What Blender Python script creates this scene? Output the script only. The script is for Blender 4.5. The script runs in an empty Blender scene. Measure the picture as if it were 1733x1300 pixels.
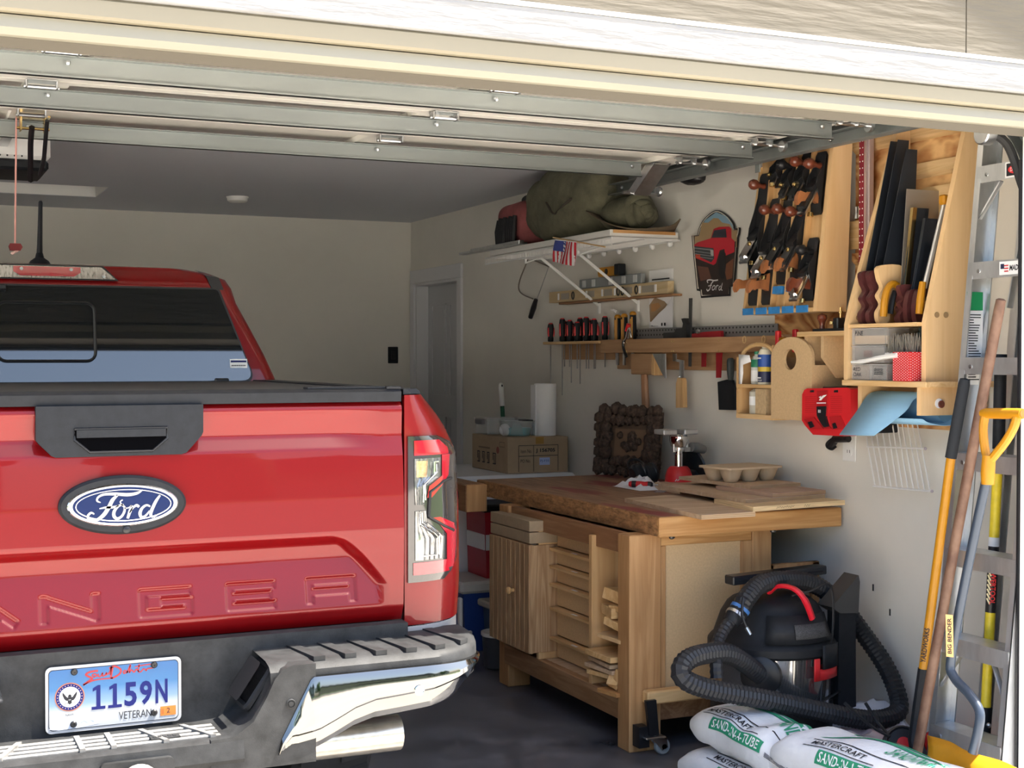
import bpy, bmesh, math, random
import numpy as np
from mathutils import Vector, Matrix, Euler

random.seed(7)
np.random.seed(7)
SC = bpy.context.scene
COL = SC.collection
R = math.radians

# ---------------------------------------------------------------- camera, sky, sun, exposure
cam = bpy.data.cameras.new('camera')
cam.sensor_width = 36.0
cam.lens = 48.4
cam.clip_start = 0.05
cam.clip_end = 500
camo = bpy.data.objects.new('camera', cam)
camo.location = (0, 0, 1.5)
camo.rotation_euler = (R(90 - 1.1064), 0, R(-24.4))
COL.objects.link(camo)
SC.camera = camo

world = bpy.data.worlds.new('sky')
SC.world = world
world.use_nodes = True
wn = world.node_tree.nodes
wl = world.node_tree.links
bg = wn['Background']
sky = wn.new('ShaderNodeTexSky')
sky.sky_type = 'NISHITA'
sky.sun_disc = False
sky.sun_elevation = R(62)
sky.sun_rotation = R(107.5)
sky.air_density = 1.0
sky.dust_density = 3.0
sky.ozone_density = 1.0
wl.new(sky.outputs[0], bg.inputs[0])
bg.inputs[1].default_value = 0.175

sun = bpy.data.lights.new('sun', 'SUN')
sun.energy = 6.5
sun.angle = R(0.53)
sun.color = (1.0, 0.93, 0.82)
suno = bpy.data.objects.new('sun', sun)
suno.rotation_euler = Vector((0.5, -0.151, 1.0)).to_track_quat('Z', 'Y').to_euler()
suno.location = (6, -3, 12)
COL.objects.link(suno)

SC.view_settings.view_transform = 'Standard'
SC.view_settings.look = 'None'
SC.view_settings.gamma = 1.0
SC.view_settings.use_curve_mapping = False
SC.view_settings.exposure = 1.85
try:
    SC.cycles.max_bounces = 10
    SC.cycles.diffuse_bounces = 5
    SC.cycles.transparent_max_bounces = 12
    SC.cycles.sample_clamp_indirect = 6.0
except Exception:
    pass


# ---------------------------------------------------------------- mesh builder
class G:
    def __init__(s):
        s.v = []
        s.f = []

    def add(s, vs, fs, M=None):
        n = len(s.v)
        if M is not None:
            vs = [M @ Vector(p) for p in vs]
        s.v += [tuple(p) for p in vs]
        s.f += [tuple(i + n for i in f) for f in fs]
        return s

    def box(s, x0, x1, y0, y1, z0, z1, M=None, b=0.0):
        if x1 < x0: x0, x1 = x1, x0
        if y1 < y0: y0, y1 = y1, y0
        if z1 < z0: z0, z1 = z1, z0
        b = min(b, (x1 - x0) * .45, (y1 - y0) * .45, (z1 - z0) * .45)
        if b <= 0:
            vs = [(x, y, z) for z in (z0, z1) for y in (y0, y1) for x in (x0, x1)]
            fs = [(0, 2, 3, 1), (4, 5, 7, 6), (0, 1, 5, 4), (2, 6, 7, 3), (0, 4, 6, 2), (1, 3, 7, 5)]
            return s.add(vs, fs, M)
        lo = (x0, y0, z0); hi = (x1, y1, z1)
        idx = {}
        vs = []
        for c in range(8):
            cc = [(c >> k) & 1 for k in range(3)]
            for a in range(3):
                p = []
                for k in range(3):
                    e = hi[k] if cc[k] else lo[k]
                    if k != a:
                        e += -b if cc[k] else b
                    p.append(e)
                idx[(c, a)] = len(vs)
                vs.append(p)
        fs = []
        for a in range(3):
            o = [k for k in range(3) if k != a]
            for sd in (0, 1):
                q = []
                for (i, j) in ((0, 0), (1, 0), (1, 1), (0, 1)):
                    c = (sd << a) | (i << o[0]) | (j << o[1])
                    q.append(idx[(c, a)])
                fs.append(tuple(q))
        for a in range(3):
            o = [k for k in range(3) if k != a]
            for (i, j) in ((0, 0), (1, 0), (1, 1), (0, 1)):
                c0 = (i << o[0]) | (j << o[1])
                c1 = c0 | (1 << a)
                fs.append((idx[(c0, o[0])], idx[(c1, o[0])], idx[(c1, o[1])], idx[(c0, o[1])]))
        for c in range(8):
            fs.append((idx[(c, 0)], idx[(c, 1)], idx[(c, 2)]))
        return s.add(vs, fs, M)

    def prism(s, poly, ax, a, b, M=None):
        n = len(poly)
        def pt(p, w):
            if ax == 'x': return (w, p[0], p[1])
            if ax == 'y': return (p[0], w, p[1])
            return (p[0], p[1], w)
        vs = [pt(p, a) for p in poly] + [pt(p, b) for p in poly]
        fs = [tuple(range(n)), tuple(range(2 * n - 1, n - 1, -1))]
        fs += [(i, (i + 1) % n, n + (i + 1) % n, n + i) for i in range(n)]
        return s.add(vs, fs, M)

    def tube(s, pts, r, n=8, cap=True, M=None, closed=False, flat=1.0):
        P = [Vector(p) for p in pts]
        m = len(P)
        rs = r if isinstance(r, (list, tuple, np.ndarray)) else [r] * m
        T = []
        for i in range(m):
            if closed:
                t = P[(i + 1) % m] - P[i - 1]
            else:
                t = P[min(i + 1, m - 1)] - P[max(i - 1, 0)]
            T.append(t.normalized() if t.length > 1e-9 else Vector((0, 0, 1)))
        up = Vector((0, 0, 1)) if abs(T[0].z) < .9 else Vector((0, 1, 0))
        nn = (up - T[0] * up.dot(T[0])).normalized()
        vs = []
        for i in range(m):
            nn = nn - T[i] * nn.dot(T[i])
            nn = nn.normalized() if nn.length > 1e-6 else T[i].orthogonal().normalized()
            bb = T[i].cross(nn)
            for k in range(n):
                a = 2 * math.pi * k / n
                vs.append(P[i] + (nn * math.cos(a) * flat + bb * math.sin(a)) * rs[i])
        fs = []
        for i in range(m if closed else m - 1):
            j = (i + 1) % m
            for k in range(n):
                fs.append((i * n + k, i * n + (k + 1) % n, j * n + (k + 1) % n, j * n + k))
        if cap and not closed:
            fs.append(tuple(range(n)))
            fs.append(tuple((m - 1) * n + k for k in range(n)))
        return s.add(vs, fs, M)

    def lathe(s, prof, n=20, M=None, a0=0.0, a1=2 * math.pi):
        full = abs(a1 - a0 - 2 * math.pi) < 1e-6
        k = n if full else n + 1
        vs = []
        for (r, z) in prof:
            for i in range(k):
                a = a0 + (a1 - a0) * i / n
                vs.append((max(r, 1e-5) * math.cos(a), max(r, 1e-5) * math.sin(a), z))
        fs = []
        for j in range(len(prof) - 1):
            for i in range(n):
                i2 = (i + 1) % k
                fs.append((j * k + i, j * k + i2, (j + 1) * k + i2, (j + 1) * k + i))
        if full:
            if prof[0][0] > 1e-4: fs.append(tuple(range(k)))
            if prof[-1][0] > 1e-4: fs.append(tuple((len(prof) - 1) * k + i for i in range(k)))
        return s.add(vs, fs, M)

    def ell(s, c, rx, ry, rz, n=14, m=8, M=None, p=1.0):
        prof = []
        vs = []
        for j in range(m + 1):
            th = -math.pi / 2 + math.pi * j / m
            for i in range(n):
                a = 2 * math.pi * i / n
                ct = math.copysign(abs(math.cos(th)) ** p, math.cos(th))
                st = math.copysign(abs(math.sin(th)) ** p, math.sin(th))
                ca = math.copysign(abs(math.cos(a)) ** p, math.cos(a))
                sa = math.copysign(abs(math.sin(a)) ** p, math.sin(a))
                vs.append((c[0] + rx * ct * ca, c[1] + ry * ct * sa, c[2] + rz * st))
        fs = []
        for j in range(m):
            for i in range(n):
                i2 = (i + 1) % n
                fs.append((j * n + i, j * n + i2, (j + 1) * n + i2, (j + 1) * n + i))
        return s.add(vs, fs, M)

    def grid(s, rows, M=None, closed=False):
        m = len(rows); n = len(rows[0])
        vs = [p for r in rows for p in r]
        fs = []
        for i in range(m - 1):
            for j in range(n if closed else n - 1):
                j2 = (j + 1) % n
                fs.append((i * n + j, i * n + j2, (i + 1) * n + j2, (i + 1) * n + j))
        return s.add(vs, fs, M)

    def loft(s, rings, M=None):
        n = len(rings[0]); m = len(rings)
        s0 = len(s.v)
        s.grid(rings, M, closed=True)
        s.f.append(tuple(s0 + i for i in range(n)))
        s.f.append(tuple(s0 + (m - 1) * n + i for i in range(n)))
        return s

    def build(s, name, mat, parent=None, sharp=35, sub=0, weld=False, solid=0, normals=True):
        me = bpy.data.meshes.new(name)
        me.from_pydata(s.v, [], s.f)
        if normals or weld:
            bm = bmesh.new()
            bm.from_mesh(me)
            if weld:
                bmesh.ops.remove_doubles(bm, verts=bm.verts, dist=1e-5)
            bmesh.ops.recalc_face_normals(bm, faces=bm.faces)
            bm.to_mesh(me)
            bm.free()
        me.polygons.foreach_set('use_smooth', [True] * len(me.polygons))
        try:
            me.set_sharp_from_angle(angle=R(sharp))
        except Exception:
            pass
        me.materials.append(mat)
        me.update()
        return link(name, me, parent, sub, solid)


def link(name, me, parent=None, sub=0, solid=0):
    o = bpy.data.objects.new(name, me)
    COL.objects.link(o)
    if parent is not None:
        o.parent = parent
        if parent.type == 'EMPTY':
            o.matrix_parent_inverse = Matrix.Translation(-parent.location)
    if sub:
        m = o.modifiers.new('smooth', 'SUBSURF')
        m.levels = sub
        m.render_levels = sub
    if solid:
        m = o.modifiers.new('thick', 'SOLIDIFY')
        m.thickness = solid
    return o


def tag(o, label, cat, group=None, kind=None):
    o['label'] = label
    o['category'] = cat
    if group: o['group'] = group
    if kind: o['kind'] = kind
    return o


def thing(name, label, cat, loc, group=None):
    o = bpy.data.objects.new(name, None)
    o.empty_display_size = .05
    o.location = loc
    COL.objects.link(o)
    return tag(o, label, cat, group)


def struct(o):
    o['kind'] = 'structure'
    return o


def T(x, y, z):
    return Matrix.Translation((x, y, z))


def frame(o, U, V, N):
    M = Matrix.Identity(4)
    for i in range(3):
        M[i][0] = U[i]; M[i][1] = V[i]; M[i][2] = N[i]; M[i][3] = o[i]
    return M


def fr(o, U, V):
    U = Vector(U).normalized(); V = Vector(V)
    V = (V - U * V.dot(U)).normalized()
    return frame(o, U, V, U.cross(V))


def text(s, M, w, h, mat, name, parent, shear=0.0, off=0.0008, bold=0.0, space=1.0):
    """flat print: the words fill a box w x h centred on the frame M (x right, y up, z out of the surface)"""
    cu = bpy.data.curves.new(name, 'FONT')
    cu.body = s
    cu.resolution_u = 3
    cu.shear = shear
    cu.offset = bold
    cu.space_character = space
    tmp = bpy.data.objects.new('tmp', cu)
    COL.objects.link(tmp)
    me = bpy.data.meshes.new_from_object(tmp)
    bpy.data.objects.remove(tmp)
    bpy.data.curves.remove(cu)
    n = len(me.vertices)
    co = np.empty(n * 3)
    me.vertices.foreach_get('co', co)
    co = co.reshape(-1, 3)
    lo = co.min(0); hi = co.max(0)
    co[:, 0] = (co[:, 0] - (lo[0] + hi[0]) / 2) * (w / (hi[0] - lo[0]))
    co[:, 1] = (co[:, 1] - (lo[1] + hi[1]) / 2) * (h / (hi[1] - lo[1]))
    co[:, 2] = off
    A = np.array(M)
    co = co @ A[:3, :3].T + A[:3, 3]
    me.vertices.foreach_set('co', co.ravel())
    me.materials.clear()
    me.materials.append(mat)
    me.update()
    return link(name, me, parent)


def ribbon(g, pts, ws, M, off=0.001):
    """flat brush stroke through 2D points, with a width per point"""
    P = [Vector((p[0], p[1])) for p in pts]
    m = len(P)
    if not isinstance(ws, (list, tuple)): ws = [ws] * m
    vs = []
    for i in range(m):
        t = (P[min(i + 1, m - 1)] - P[max(i - 1, 0)]).normalized()
        nrm = Vector((-t.y, t.x)) * ws[i] / 2
        vs.append((P[i].x + nrm.x, P[i].y + nrm.y, off))
        vs.append((P[i].x - nrm.x, P[i].y - nrm.y, off))
    fs = [(2 * i, 2 * i + 1, 2 * i + 3, 2 * i + 2) for i in range(m - 1)]
    g.add(vs, fs, M)


def flat(g, poly, M, off=0.001):
    g.add([(p[0], p[1], off) for p in poly], [tuple(range(len(poly)))], M)


def rect(g, x0, x1, y0, y1, M, off=0.001):
    flat(g, [(x0, y0), (x1, y0), (x1, y1), (x0, y1)], M, off)


def circ(r, n=24, cx=0, cy=0, ry=None):
    ry = r if ry is None else ry
    return [(cx + r * math.cos(2 * math.pi * i / n), cy + ry * math.sin(2 * math.pi * i / n)) for i in range(n)]


def rrect(x0, x1, y0, y1, r, n=4):
    out = []
    for (cx, cy, a) in ((x1 - r, y1 - r, 0), (x0 + r, y1 - r, 90), (x0 + r, y0 + r, 180), (x1 - r, y0 + r, 270)):
        for i in range(n + 1):
            t = R(a + 90 * i / n)
            out.append((cx + r * math.cos(t), cy + r * math.sin(t)))
    return out


def spline(pts, k=6, closed=False):
    P = [Vector(p) for p in pts]
    n = len(P)
    out = []
    rng = range(n if closed else n - 1)
    for i in rng:
        if closed:
            a, b, c, d = P[i - 1], P[i], P[(i + 1) % n], P[(i + 2) % n]
        else:
            a, b, c, d = P[max(i - 1, 0)], P[i], P[i + 1], P[min(i + 2, n - 1)]
        for j in range(k):
            t = j / k
            out.append(.5 * ((2 * b) + (c - a) * t + (2 * a - 5 * b + 4 * c - d) * t * t + (3 * b - a - 3 * c + d) * t ** 3))
    if not closed: out.append(P[-1])
    return out


def resample(pts, step):
    P = [Vector(p) for p in pts]
    out = [P[0]]
    acc = 0.0
    for i in range(1, len(P)):
        a = P[i - 1]; b = P[i]
        L = (b - a).length
        d = step - acc
        while d <= L:
            out.append(a + (b - a) * (d / L))
            d += step
        acc = (acc + L) % step
    return out


def clone(root, loc, label=None, group=None):
    r = root.copy()
    COL.objects.link(r)
    r.location = loc
    if label: r['label'] = label
    if group: r['group'] = group
    for ch in list(root.children):
        c = ch.copy(); COL.objects.link(c); c.parent = r
        for gch in list(ch.children):
            d = gch.copy(); COL.objects.link(d); d.parent = c
    return r


# ---------------------------------------------------------------- materials
def mat(name, col, rough=.5, metal=0.0, coat=0.0, var=0.0, vs=8.0, bump=0.0, bs=60.0, st=(1, 1, 1), spec=.5, emit=0, alpha=1.0, trans=0.0, ior=1.45, rvar=0.0, tint=None, detail=4.0):
    m = bpy.data.materials.new(name)
    m.use_nodes = True
    nt = m.node_tree
    b = nt.nodes['Principled BSDF']
    b.inputs['Base Color'].default_value = (*col, 1)
    b.inputs['Roughness'].default_value = rough
    b.inputs['Metallic'].default_value = metal
    b.inputs['Specular IOR Level'].default_value = spec
    b.inputs['Coat Weight'].default_value = coat
    b.inputs['Coat Roughness'].default_value = .03
    b.inputs['Alpha'].default_value = alpha
    b.inputs['Transmission Weight'].default_value = trans
    b.inputs['IOR'].default_value = ior
    if var or bump or rvar:
        tc = nt.nodes.new('ShaderNodeTexCoord')
        mp = nt.nodes.new('ShaderNodeMapping')
        mp.inputs['Scale'].default_value = st
        nt.links.new(tc.outputs['Object'], mp.inputs[0])
    if var or rvar:
        nz = nt.nodes.new('ShaderNodeTexNoise')
        nz.inputs['Scale'].default_value = vs
        nz.inputs['Detail'].default_value = detail
        nz.inputs['Roughness'].default_value = .62
        nt.links.new(mp.outputs[0], nz.inputs['Vector'])
    if var:
        rp = nt.nodes.new('ShaderNodeValToRGB')
        c2 = tint if tint else tuple(min(1, c * (1 + var)) for c in col)
        rp.color_ramp.elements[0].position = .3
        rp.color_ramp.elements[1].position = .7
        rp.color_ramp.elements[0].color = (*[c * (1 - var) for c in col], 1)
        rp.color_ramp.elements[1].color = (*c2, 1)
        nt.links.new(nz.outputs[0], rp.inputs[0])
        nt.links.new(rp.outputs[0], b.inputs['Base Color'])
    if rvar:
        mr = nt.nodes.new('ShaderNodeMapRange')
        mr.inputs[1].default_value = .3
        mr.inputs[2].default_value = .7
        mr.inputs[3].default_value = max(.02, rough - rvar)
        mr.inputs[4].default_value = min(1, rough + rvar)
        nt.links.new(nz.outputs[0], mr.inputs[0])
        nt.links.new(mr.outputs[0], b.inputs['Roughness'])
    if bump:
        n2 = nt.nodes.new('ShaderNodeTexNoise')
        n2.inputs['Scale'].default_value = bs
        n2.inputs['Detail'].default_value = 4
        nt.links.new(mp.outputs[0], n2.inputs['Vector'])
        bp = nt.nodes.new('ShaderNodeBump')
        bp.inputs['Strength'].default_value = bump
        bp.inputs['Distance'].default_value = .01
        nt.links.new(n2.outputs[0], bp.inputs['Height'])
        nt.links.new(bp.outputs[0], b.inputs['Normal'])
    if emit:
        b.inputs['Emission Color'].default_value = (*col, 1)
        b.inputs['Emission Strength'].default_value = emit
    return m


def wood(name, c1, c2, axis='x', scale=14.0, rough=.55, bands=3.0, dist=1.2, stretch=.07, bump=.15, knots=False):
    """grain running along the given axis; two colours of early and late wood"""
    m = bpy.data.materials.new(name)
    m.use_nodes = True
    nt = m.node_tree
    N = nt.nodes.new; L = nt.links.new
    b = nt.nodes['Principled BSDF']
    b.inputs['Roughness'].default_value = rough
    b.inputs['Specular IOR Level'].default_value = .35
    tc = N('ShaderNodeTexCoord')
    mp = N('ShaderNodeMapping')
    mp.inputs['Scale'].default_value = tuple(stretch if a == axis else 1.0 for a in 'xyz')
    L(tc.outputs['Object'], mp.inputs[0])
    n1 = N('ShaderNodeTexNoise')
    n1.inputs['Scale'].default_value = scale
    n1.inputs['Detail'].default_value = 3
    n1.inputs['Distortion'].default_value = dist
    L(mp.outputs[0], n1.inputs['Vector'])
    mu = N('ShaderNodeMath'); mu.operation = 'MULTIPLY'; mu.inputs[1].default_value = bands
    L(n1.outputs[0], mu.inputs[0])
    fr_ = N('ShaderNodeMath'); fr_.operation = 'PINGPONG'; fr_.inputs[1].default_value = .5
    L(mu.outputs[0], fr_.inputs[0])
    n2 = N('ShaderNodeTexNoise')
    n2.inputs['Scale'].default_value = scale * 7
    n2.inputs['Detail'].default_value = 5
    L(mp.outputs[0], n2.inputs['Vector'])
    ad = N('ShaderNodeMath'); ad.operation = 'MULTIPLY_ADD'; ad.inputs[1].default_value = 1.5
    L(fr_.outputs[0], ad.inputs[0])
    m2 = N('ShaderNodeMath'); m2.operation = 'MULTIPLY_ADD'; m2.inputs[1].default_value = .7; m2.inputs[2].default_value = -.2
    L(n2.outputs[0], m2.inputs[0])
    L(m2.outputs[0], ad.inputs[2])
    rp = N('ShaderNodeValToRGB')
    rp.color_ramp.elements[0].position = .1
    rp.color_ramp.elements[1].position = .85
    rp.color_ramp.elements[0].color = (*c1, 1)
    rp.color_ramp.elements[1].color = (*c2, 1)
    L(ad.outputs[0], rp.inputs[0])
    L(rp.outputs[0], b.inputs['Base Color'])
    bp = N('ShaderNodeBump'); bp.inputs['Strength'].default_value = bump; bp.inputs['Distance'].default_value = .004
    L(ad.outputs[0], bp.inputs['Height'])
    L(bp.outputs[0], b.inputs['Normal'])
    return m


PAINT = mat('red_paint', (.165, .0016, .003), rough=.36, metal=.2, coat=.5, var=.12, vs=900, spec=.25)
GLASS_DARK = mat('tinted_glass', (.012, .014, .016), rough=.02, spec=.9, coat=1.0)
BLACK_PL = mat('black_plastic', (.012, .0135, .0165), rough=.55, var=.2, vs=40, bump=.05, bs=500, spec=.3)
BUMPER_PL = mat('bumper_plastic', (.023, .024, .025), rough=.6, var=.45, vs=18, bump=.08, bs=400, spec=.3)
RECESS_SHADE = mat('recess_shade_black', (.002, .002, .0025), rough=1.0, spec=0)
BLACK = mat('black_satin', (.012, .012, .014), rough=.4)
RUBBER = mat('rubber', (.02, .02, .021), rough=.8, var=.2, vs=30)
CHROME = mat('chrome', (.86, .86, .86), rough=.06, metal=1.0)
STEEL = mat('steel', (.55, .56, .57), rough=.28, metal=1.0, var=.12, vs=20)
GALV = mat('galvanised', (.31, .335, .33), rough=.48, metal=.75, var=.12, vs=6, st=(.3, 1, 1))
ALU = mat('aluminium', (.66, .67, .68), rough=.38, metal=.85, var=.15, vs=14, st=(1, 1, .3))
BRASS = mat('brass', (.72, .52, .22), rough=.25, metal=1.0)
IRON = mat('japanned_iron', (.02, .021, .024), rough=.35, metal=.2, coat=.3)
WHITE = mat('white_paint', (.80, .80, .78), rough=.45, var=.03)
WHITE_PL = mat('white_plastic', (.82, .82, .80), rough=.35)
PAPER = mat('paper', (.82, .82, .82), rough=.8)
RED = mat('red_plastic', (.62, .02, .025), rough=.4)
YELLOW = mat('yellow_plastic', (.46, .20, .007), rough=.4, var=.08, vs=10)
BLUE_TAPE = mat('blue_tape', (.03, .2, .5), rough=.7, var=.15, vs=40)
INK = mat('ink', (.015, .015, .02), rough=.7)
KNOB_W = mat('rosewood', (.16, .04, .02), rough=.28, var=.35, vs=30, coat=.5)
TOTE_W = mat('tote_wood', (.34, .13, .05), rough=.35, var=.3, vs=25, st=(1, 1, .3), coat=.3)
FIR_X = wood('fir_x', (.62, .36, .15), (.47, .24, .085), 'x')
FIR_Y = wood('fir_y', (.42, .25, .13), (.28, .145, .065), 'y')
FIR_Z = wood('fir_z', (.52, .30, .135), (.40, .21, .085), 'z')
FIR_D = wood('fir_dark', (.40, .22, .11), (.27, .13, .06), 'y')
PINE_X = wood('pine_x', (.72, .49, .24), (.60, .36, .15), 'x', bands=4)
PINE_Y = wood('pine_y', (.70, .48, .25), (.58, .36, .155), 'y', bands=4)
PINE_Z = wood('pine_z', (.68, .45, .225), (.56, .335, .145), 'z', bands=3, scale=10)
MAPLE = wood('maple', (.72, .49, .26), (.64, .41, .20), 'z', bands=2, scale=10)
OAK_Z = wood('oak_z', (.50, .34, .19), (.34, .20, .10), 'z', bands=9, scale=11)
RAILW = wood('rail_wood', (.45, .27, .14), (.34, .18, .085), 'y', bands=2)
MDF = mat('mdf', (.58, .40, .215), rough=.7, var=.08, vs=120)
PLY = wood('fir_plywood', (.36, .12, .03), (.76, .46, .20), 'y', scale=5.0, bands=9, dist=.7, stretch=.4, bump=.05)
PLYF = wood('plywood_face', (.62, .47, .32), (.50, .35, .22), 'x', bands=3, scale=8)
PLYE = mat('plywood_edge', (.68, .50, .28), rough=.7, var=.25, vs=300, st=(.02, .02, 1))
CARD = mat('cardboard', (.40, .29, .18), rough=.85, var=.05, vs=15)
CANVAS = mat('canvas', (.10, .095, .06), rough=.95, var=.25, vs=14, bump=.25, bs=160)
BLADE = mat('saw_blade', (.045, .055, .075), rough=.3, metal=.7)

# ---------------------------------------------------------------- setting
XW, YB, ZC, YF = 3.5, 9.51, 2.487, 3.08
XL = -2.75
WALLM = mat('wall_paint', (.72, .695, .635), rough=.85, var=.035, vs=2.5, bump=.06, bs=220)
CEILM = mat('ceiling_paint', (.66, .68, .73), rough=.9, bump=.05, bs=200)
FLOORM = mat('floor_coating', (.095, .099, .118), rough=.42, var=.5, vs=5, st=(1, 1, 1), rvar=.15, tint=(.17, .17, .19), detail=9)
CONC = mat('concrete', (.68, .63, .55), rough=.85, var=.12, vs=3, bump=.1, bs=90, detail=8)
SIDING = mat('siding', (.118, .102, .076), rough=.75, var=.04, vs=14, bump=.65, bs=42, st=(.12, 1, 1))
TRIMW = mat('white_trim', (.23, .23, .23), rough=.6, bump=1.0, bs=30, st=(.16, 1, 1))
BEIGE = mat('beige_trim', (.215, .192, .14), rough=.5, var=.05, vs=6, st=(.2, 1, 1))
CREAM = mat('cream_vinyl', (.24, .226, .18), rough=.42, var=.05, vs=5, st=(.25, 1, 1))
SEAL = mat('seal_rubber', (.085, .075, .058), rough=.7)

g = G(); g.box(XL, XW + .2, 2.9, YB + .1, -.15, 0)
fl = struct(g.build('floor', FLOORM))
g = G(); g.box(-9, 9, -7.5, 2.9, -.16, -.012)
struct(g.build('driveway', CONC))
g = G(); g.box(-80, 80, -17, -7.5, -.2, -.04)
struct(g.build('street', mat('asphalt', (.13, .13, .135), rough=.9, var=.15, vs=5)))
LAWN = mat('lawn_grass', (.07, .13, .03), rough=.95, var=.3, vs=6)
g = G(); g.box(-80, -9, -7.5, 12, -.2, -.03); g.box(9, 80, -7.5, 12, -.2, -.03); g.box(-80, 80, -75, -17, -.2, -.03)
struct(g.build('lawn', LAWN))

# walls
g = G(); g.box(XL - .12, XW + .12, YB, YB + .12, 0, ZC + .2)
struct(g.build('wall_back', WALLM))
DY0, DY1, DZ = 8.58, 9.41, 2.035
g = G()
g.box(XW, XW + .12, YF + .09, DY0, 0, ZC + .2)
g.box(XW, XW + .12, DY1, YB, 0, ZC + .2)
g.box(XW, XW + .12, DY0, DY1, DZ, ZC + .2)
wr = struct(g.build('wall_right', WALLM))
g = G()
rs = random.Random(5)
for (u, z) in ((4.62, .40), (4.70, .34), (4.58, .30), (4.55, .47), (4.30, .60), (4.80, .25), (4.2, .52)):
    g.box(XW - .0015, XW, u - .004, u + .004, z - .012, z + .014)
o = g.build('scuff', mat('scuff', (.03, .03, .03), rough=.9), wr); o['kind'] = 'stuff'
g = G(); g.box(XL - .12, XL, YF + .14, YB, 0, ZC + .2)
struct(g.build('wall_left', WALLM))
# concrete footing showing along the right wall
g = G(); g.box(XW - .075, XW, 3.2, 4.62, 0, .115, b=.006)
struct(g.build('trim_1', CONC))

# ceiling with the attic hatch recess
HX0, HX1, HY0, HY1 = -.1, 1.18, 8.257, 8.80
g = G()
g.box(XL, HX0, YF + .13, YB, ZC, ZC + .12)
g.box(HX1, XW, YF + .13, YB, ZC, ZC + .12)
g.box(HX0, HX1, YF + .13, HY0, ZC, ZC + .12)
g.box(HX0, HX1, HY1, YB, ZC, ZC + .12)
ce = struct(g.build('ceiling', CEILM))
g = G()
t = .02
g.box(HX0 + .002, HX1 - .002, HY1 - .006, HY1 - .002, ZC + .002, ZC + .34); g.box(HX0 + .002, HX1 - .002, HY0 + .002, HY0 + .006, ZC + .002, ZC + .34)
g.box(HX0 + .002, HX0 + .006, HY0 + .002, HY1 - .002, ZC + .002, ZC + .34); g.box(HX1 - .006, HX1 - .002, HY0 + .002, HY1 - .002, ZC + .002, ZC + .34)
g.box(HX0, HX1, HY0, HY1, ZC + .30, ZC + .34)
g.build('attic_hatch', WHITE, ce)

# front wall: header, side piers, trim boards, stops
g = G()
JX0, JX1 = -2.16, 3.135
g.box(JX1 + .10, 4.6, YF, YF + .09, -.05, 2.27)
g.box(-3.6, JX0 - .1, YF, YF + .14, -.05, 2.27)
g.prism([(-3.6, 2.27), (2.828, 2.27), (2.828, 3.70), (.8, 4.5), (-3.6, 2.6)], 'y', YF, YF + .14)
g.prism([(2.832, 2.27), (4.6, 2.27), (4.6, 2.9), (2.832, 3.70)], 'y', YF, YF + .14)
wfo = struct(g.build('wall_front', SIDING))
g = G(); g.box(2.826, 2.834, YF + .004, YF + .02, 2.27, 3.9)
g.build('panel_seam', SEAL, wfo)
g = G(); g.box(JX0 - .14, JX1 + .14, YF - .038, YF, 2.268, 2.352, b=.003)
struct(g.build('trim_2', TRIMW))
g = G(); g.box(-4, 4.6, YF - .04, YF - .005, 2.352, 2.363)
struct(g.build('trim_3', WHITE))
# jamb face strip and vinyl stop along the top
g = G(); g.box(JX0, JX1, YF - .028, YF + .12, 2.222, 2.268, b=.006)
struct(g.build('trim_4', BEIGE))
g = G(); g.prism([(YF - .006, 2.219), (YF + .045, 2.219), (YF + .045, 2.176), (YF + .018, 2.174), (YF + .002, 2.178), (YF - .010, 2.192)], 'x', JX0, JX1)
struct(g.build('trim_5', CREAM))
g = G(); g.prism([(YF + .012, 2.175), (YF + .03, 2.175), (YF + .042, 2.160), (YF + .036, 2.157)], 'x', JX0, JX1); g.box(JX0, JX1, YF + .045, YF + .14, 2.185, 2.22)
struct(g.build('trim_6', SEAL))
# side jambs
for (a, b, c) in ((JX1, JX1 + .10, 7), (JX0 - .10, JX0, 8)):
    g = G(); g.box(a, b, YF - .028, YF + .092, 0, 2.222, b=.004)
    struct(g.build('trim_%d' % c, WHITE))
g = G(); g.box(JX1 - .004, JX1 + .02, YF + .092, YF + .10, 0, 2.10)
struct(g.build('trim_9', BLACK))
# gable roof with its overhanging rake
ROOFM = mat('shingle', (.09, .085, .08), rough=.9, var=.3, vs=30)
g = G()
sl = math.tan(R(22.5))
def rz(x): return 3.645 - .1 + (3.29 - .8) * sl - abs(x - .8) * sl
g.prism([(.8, rz(.8) + .24), (5.4, rz(5.4) + .22), (5.4, rz(5.4) + .1), (.8, rz(.8) + .1), (-5.2, rz(-5.2) + .1), (-5.2, rz(-5.2) + .22)], 'y', YF - .17, YB + .5)
struct(g.build('roof', ROOFM))

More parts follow.
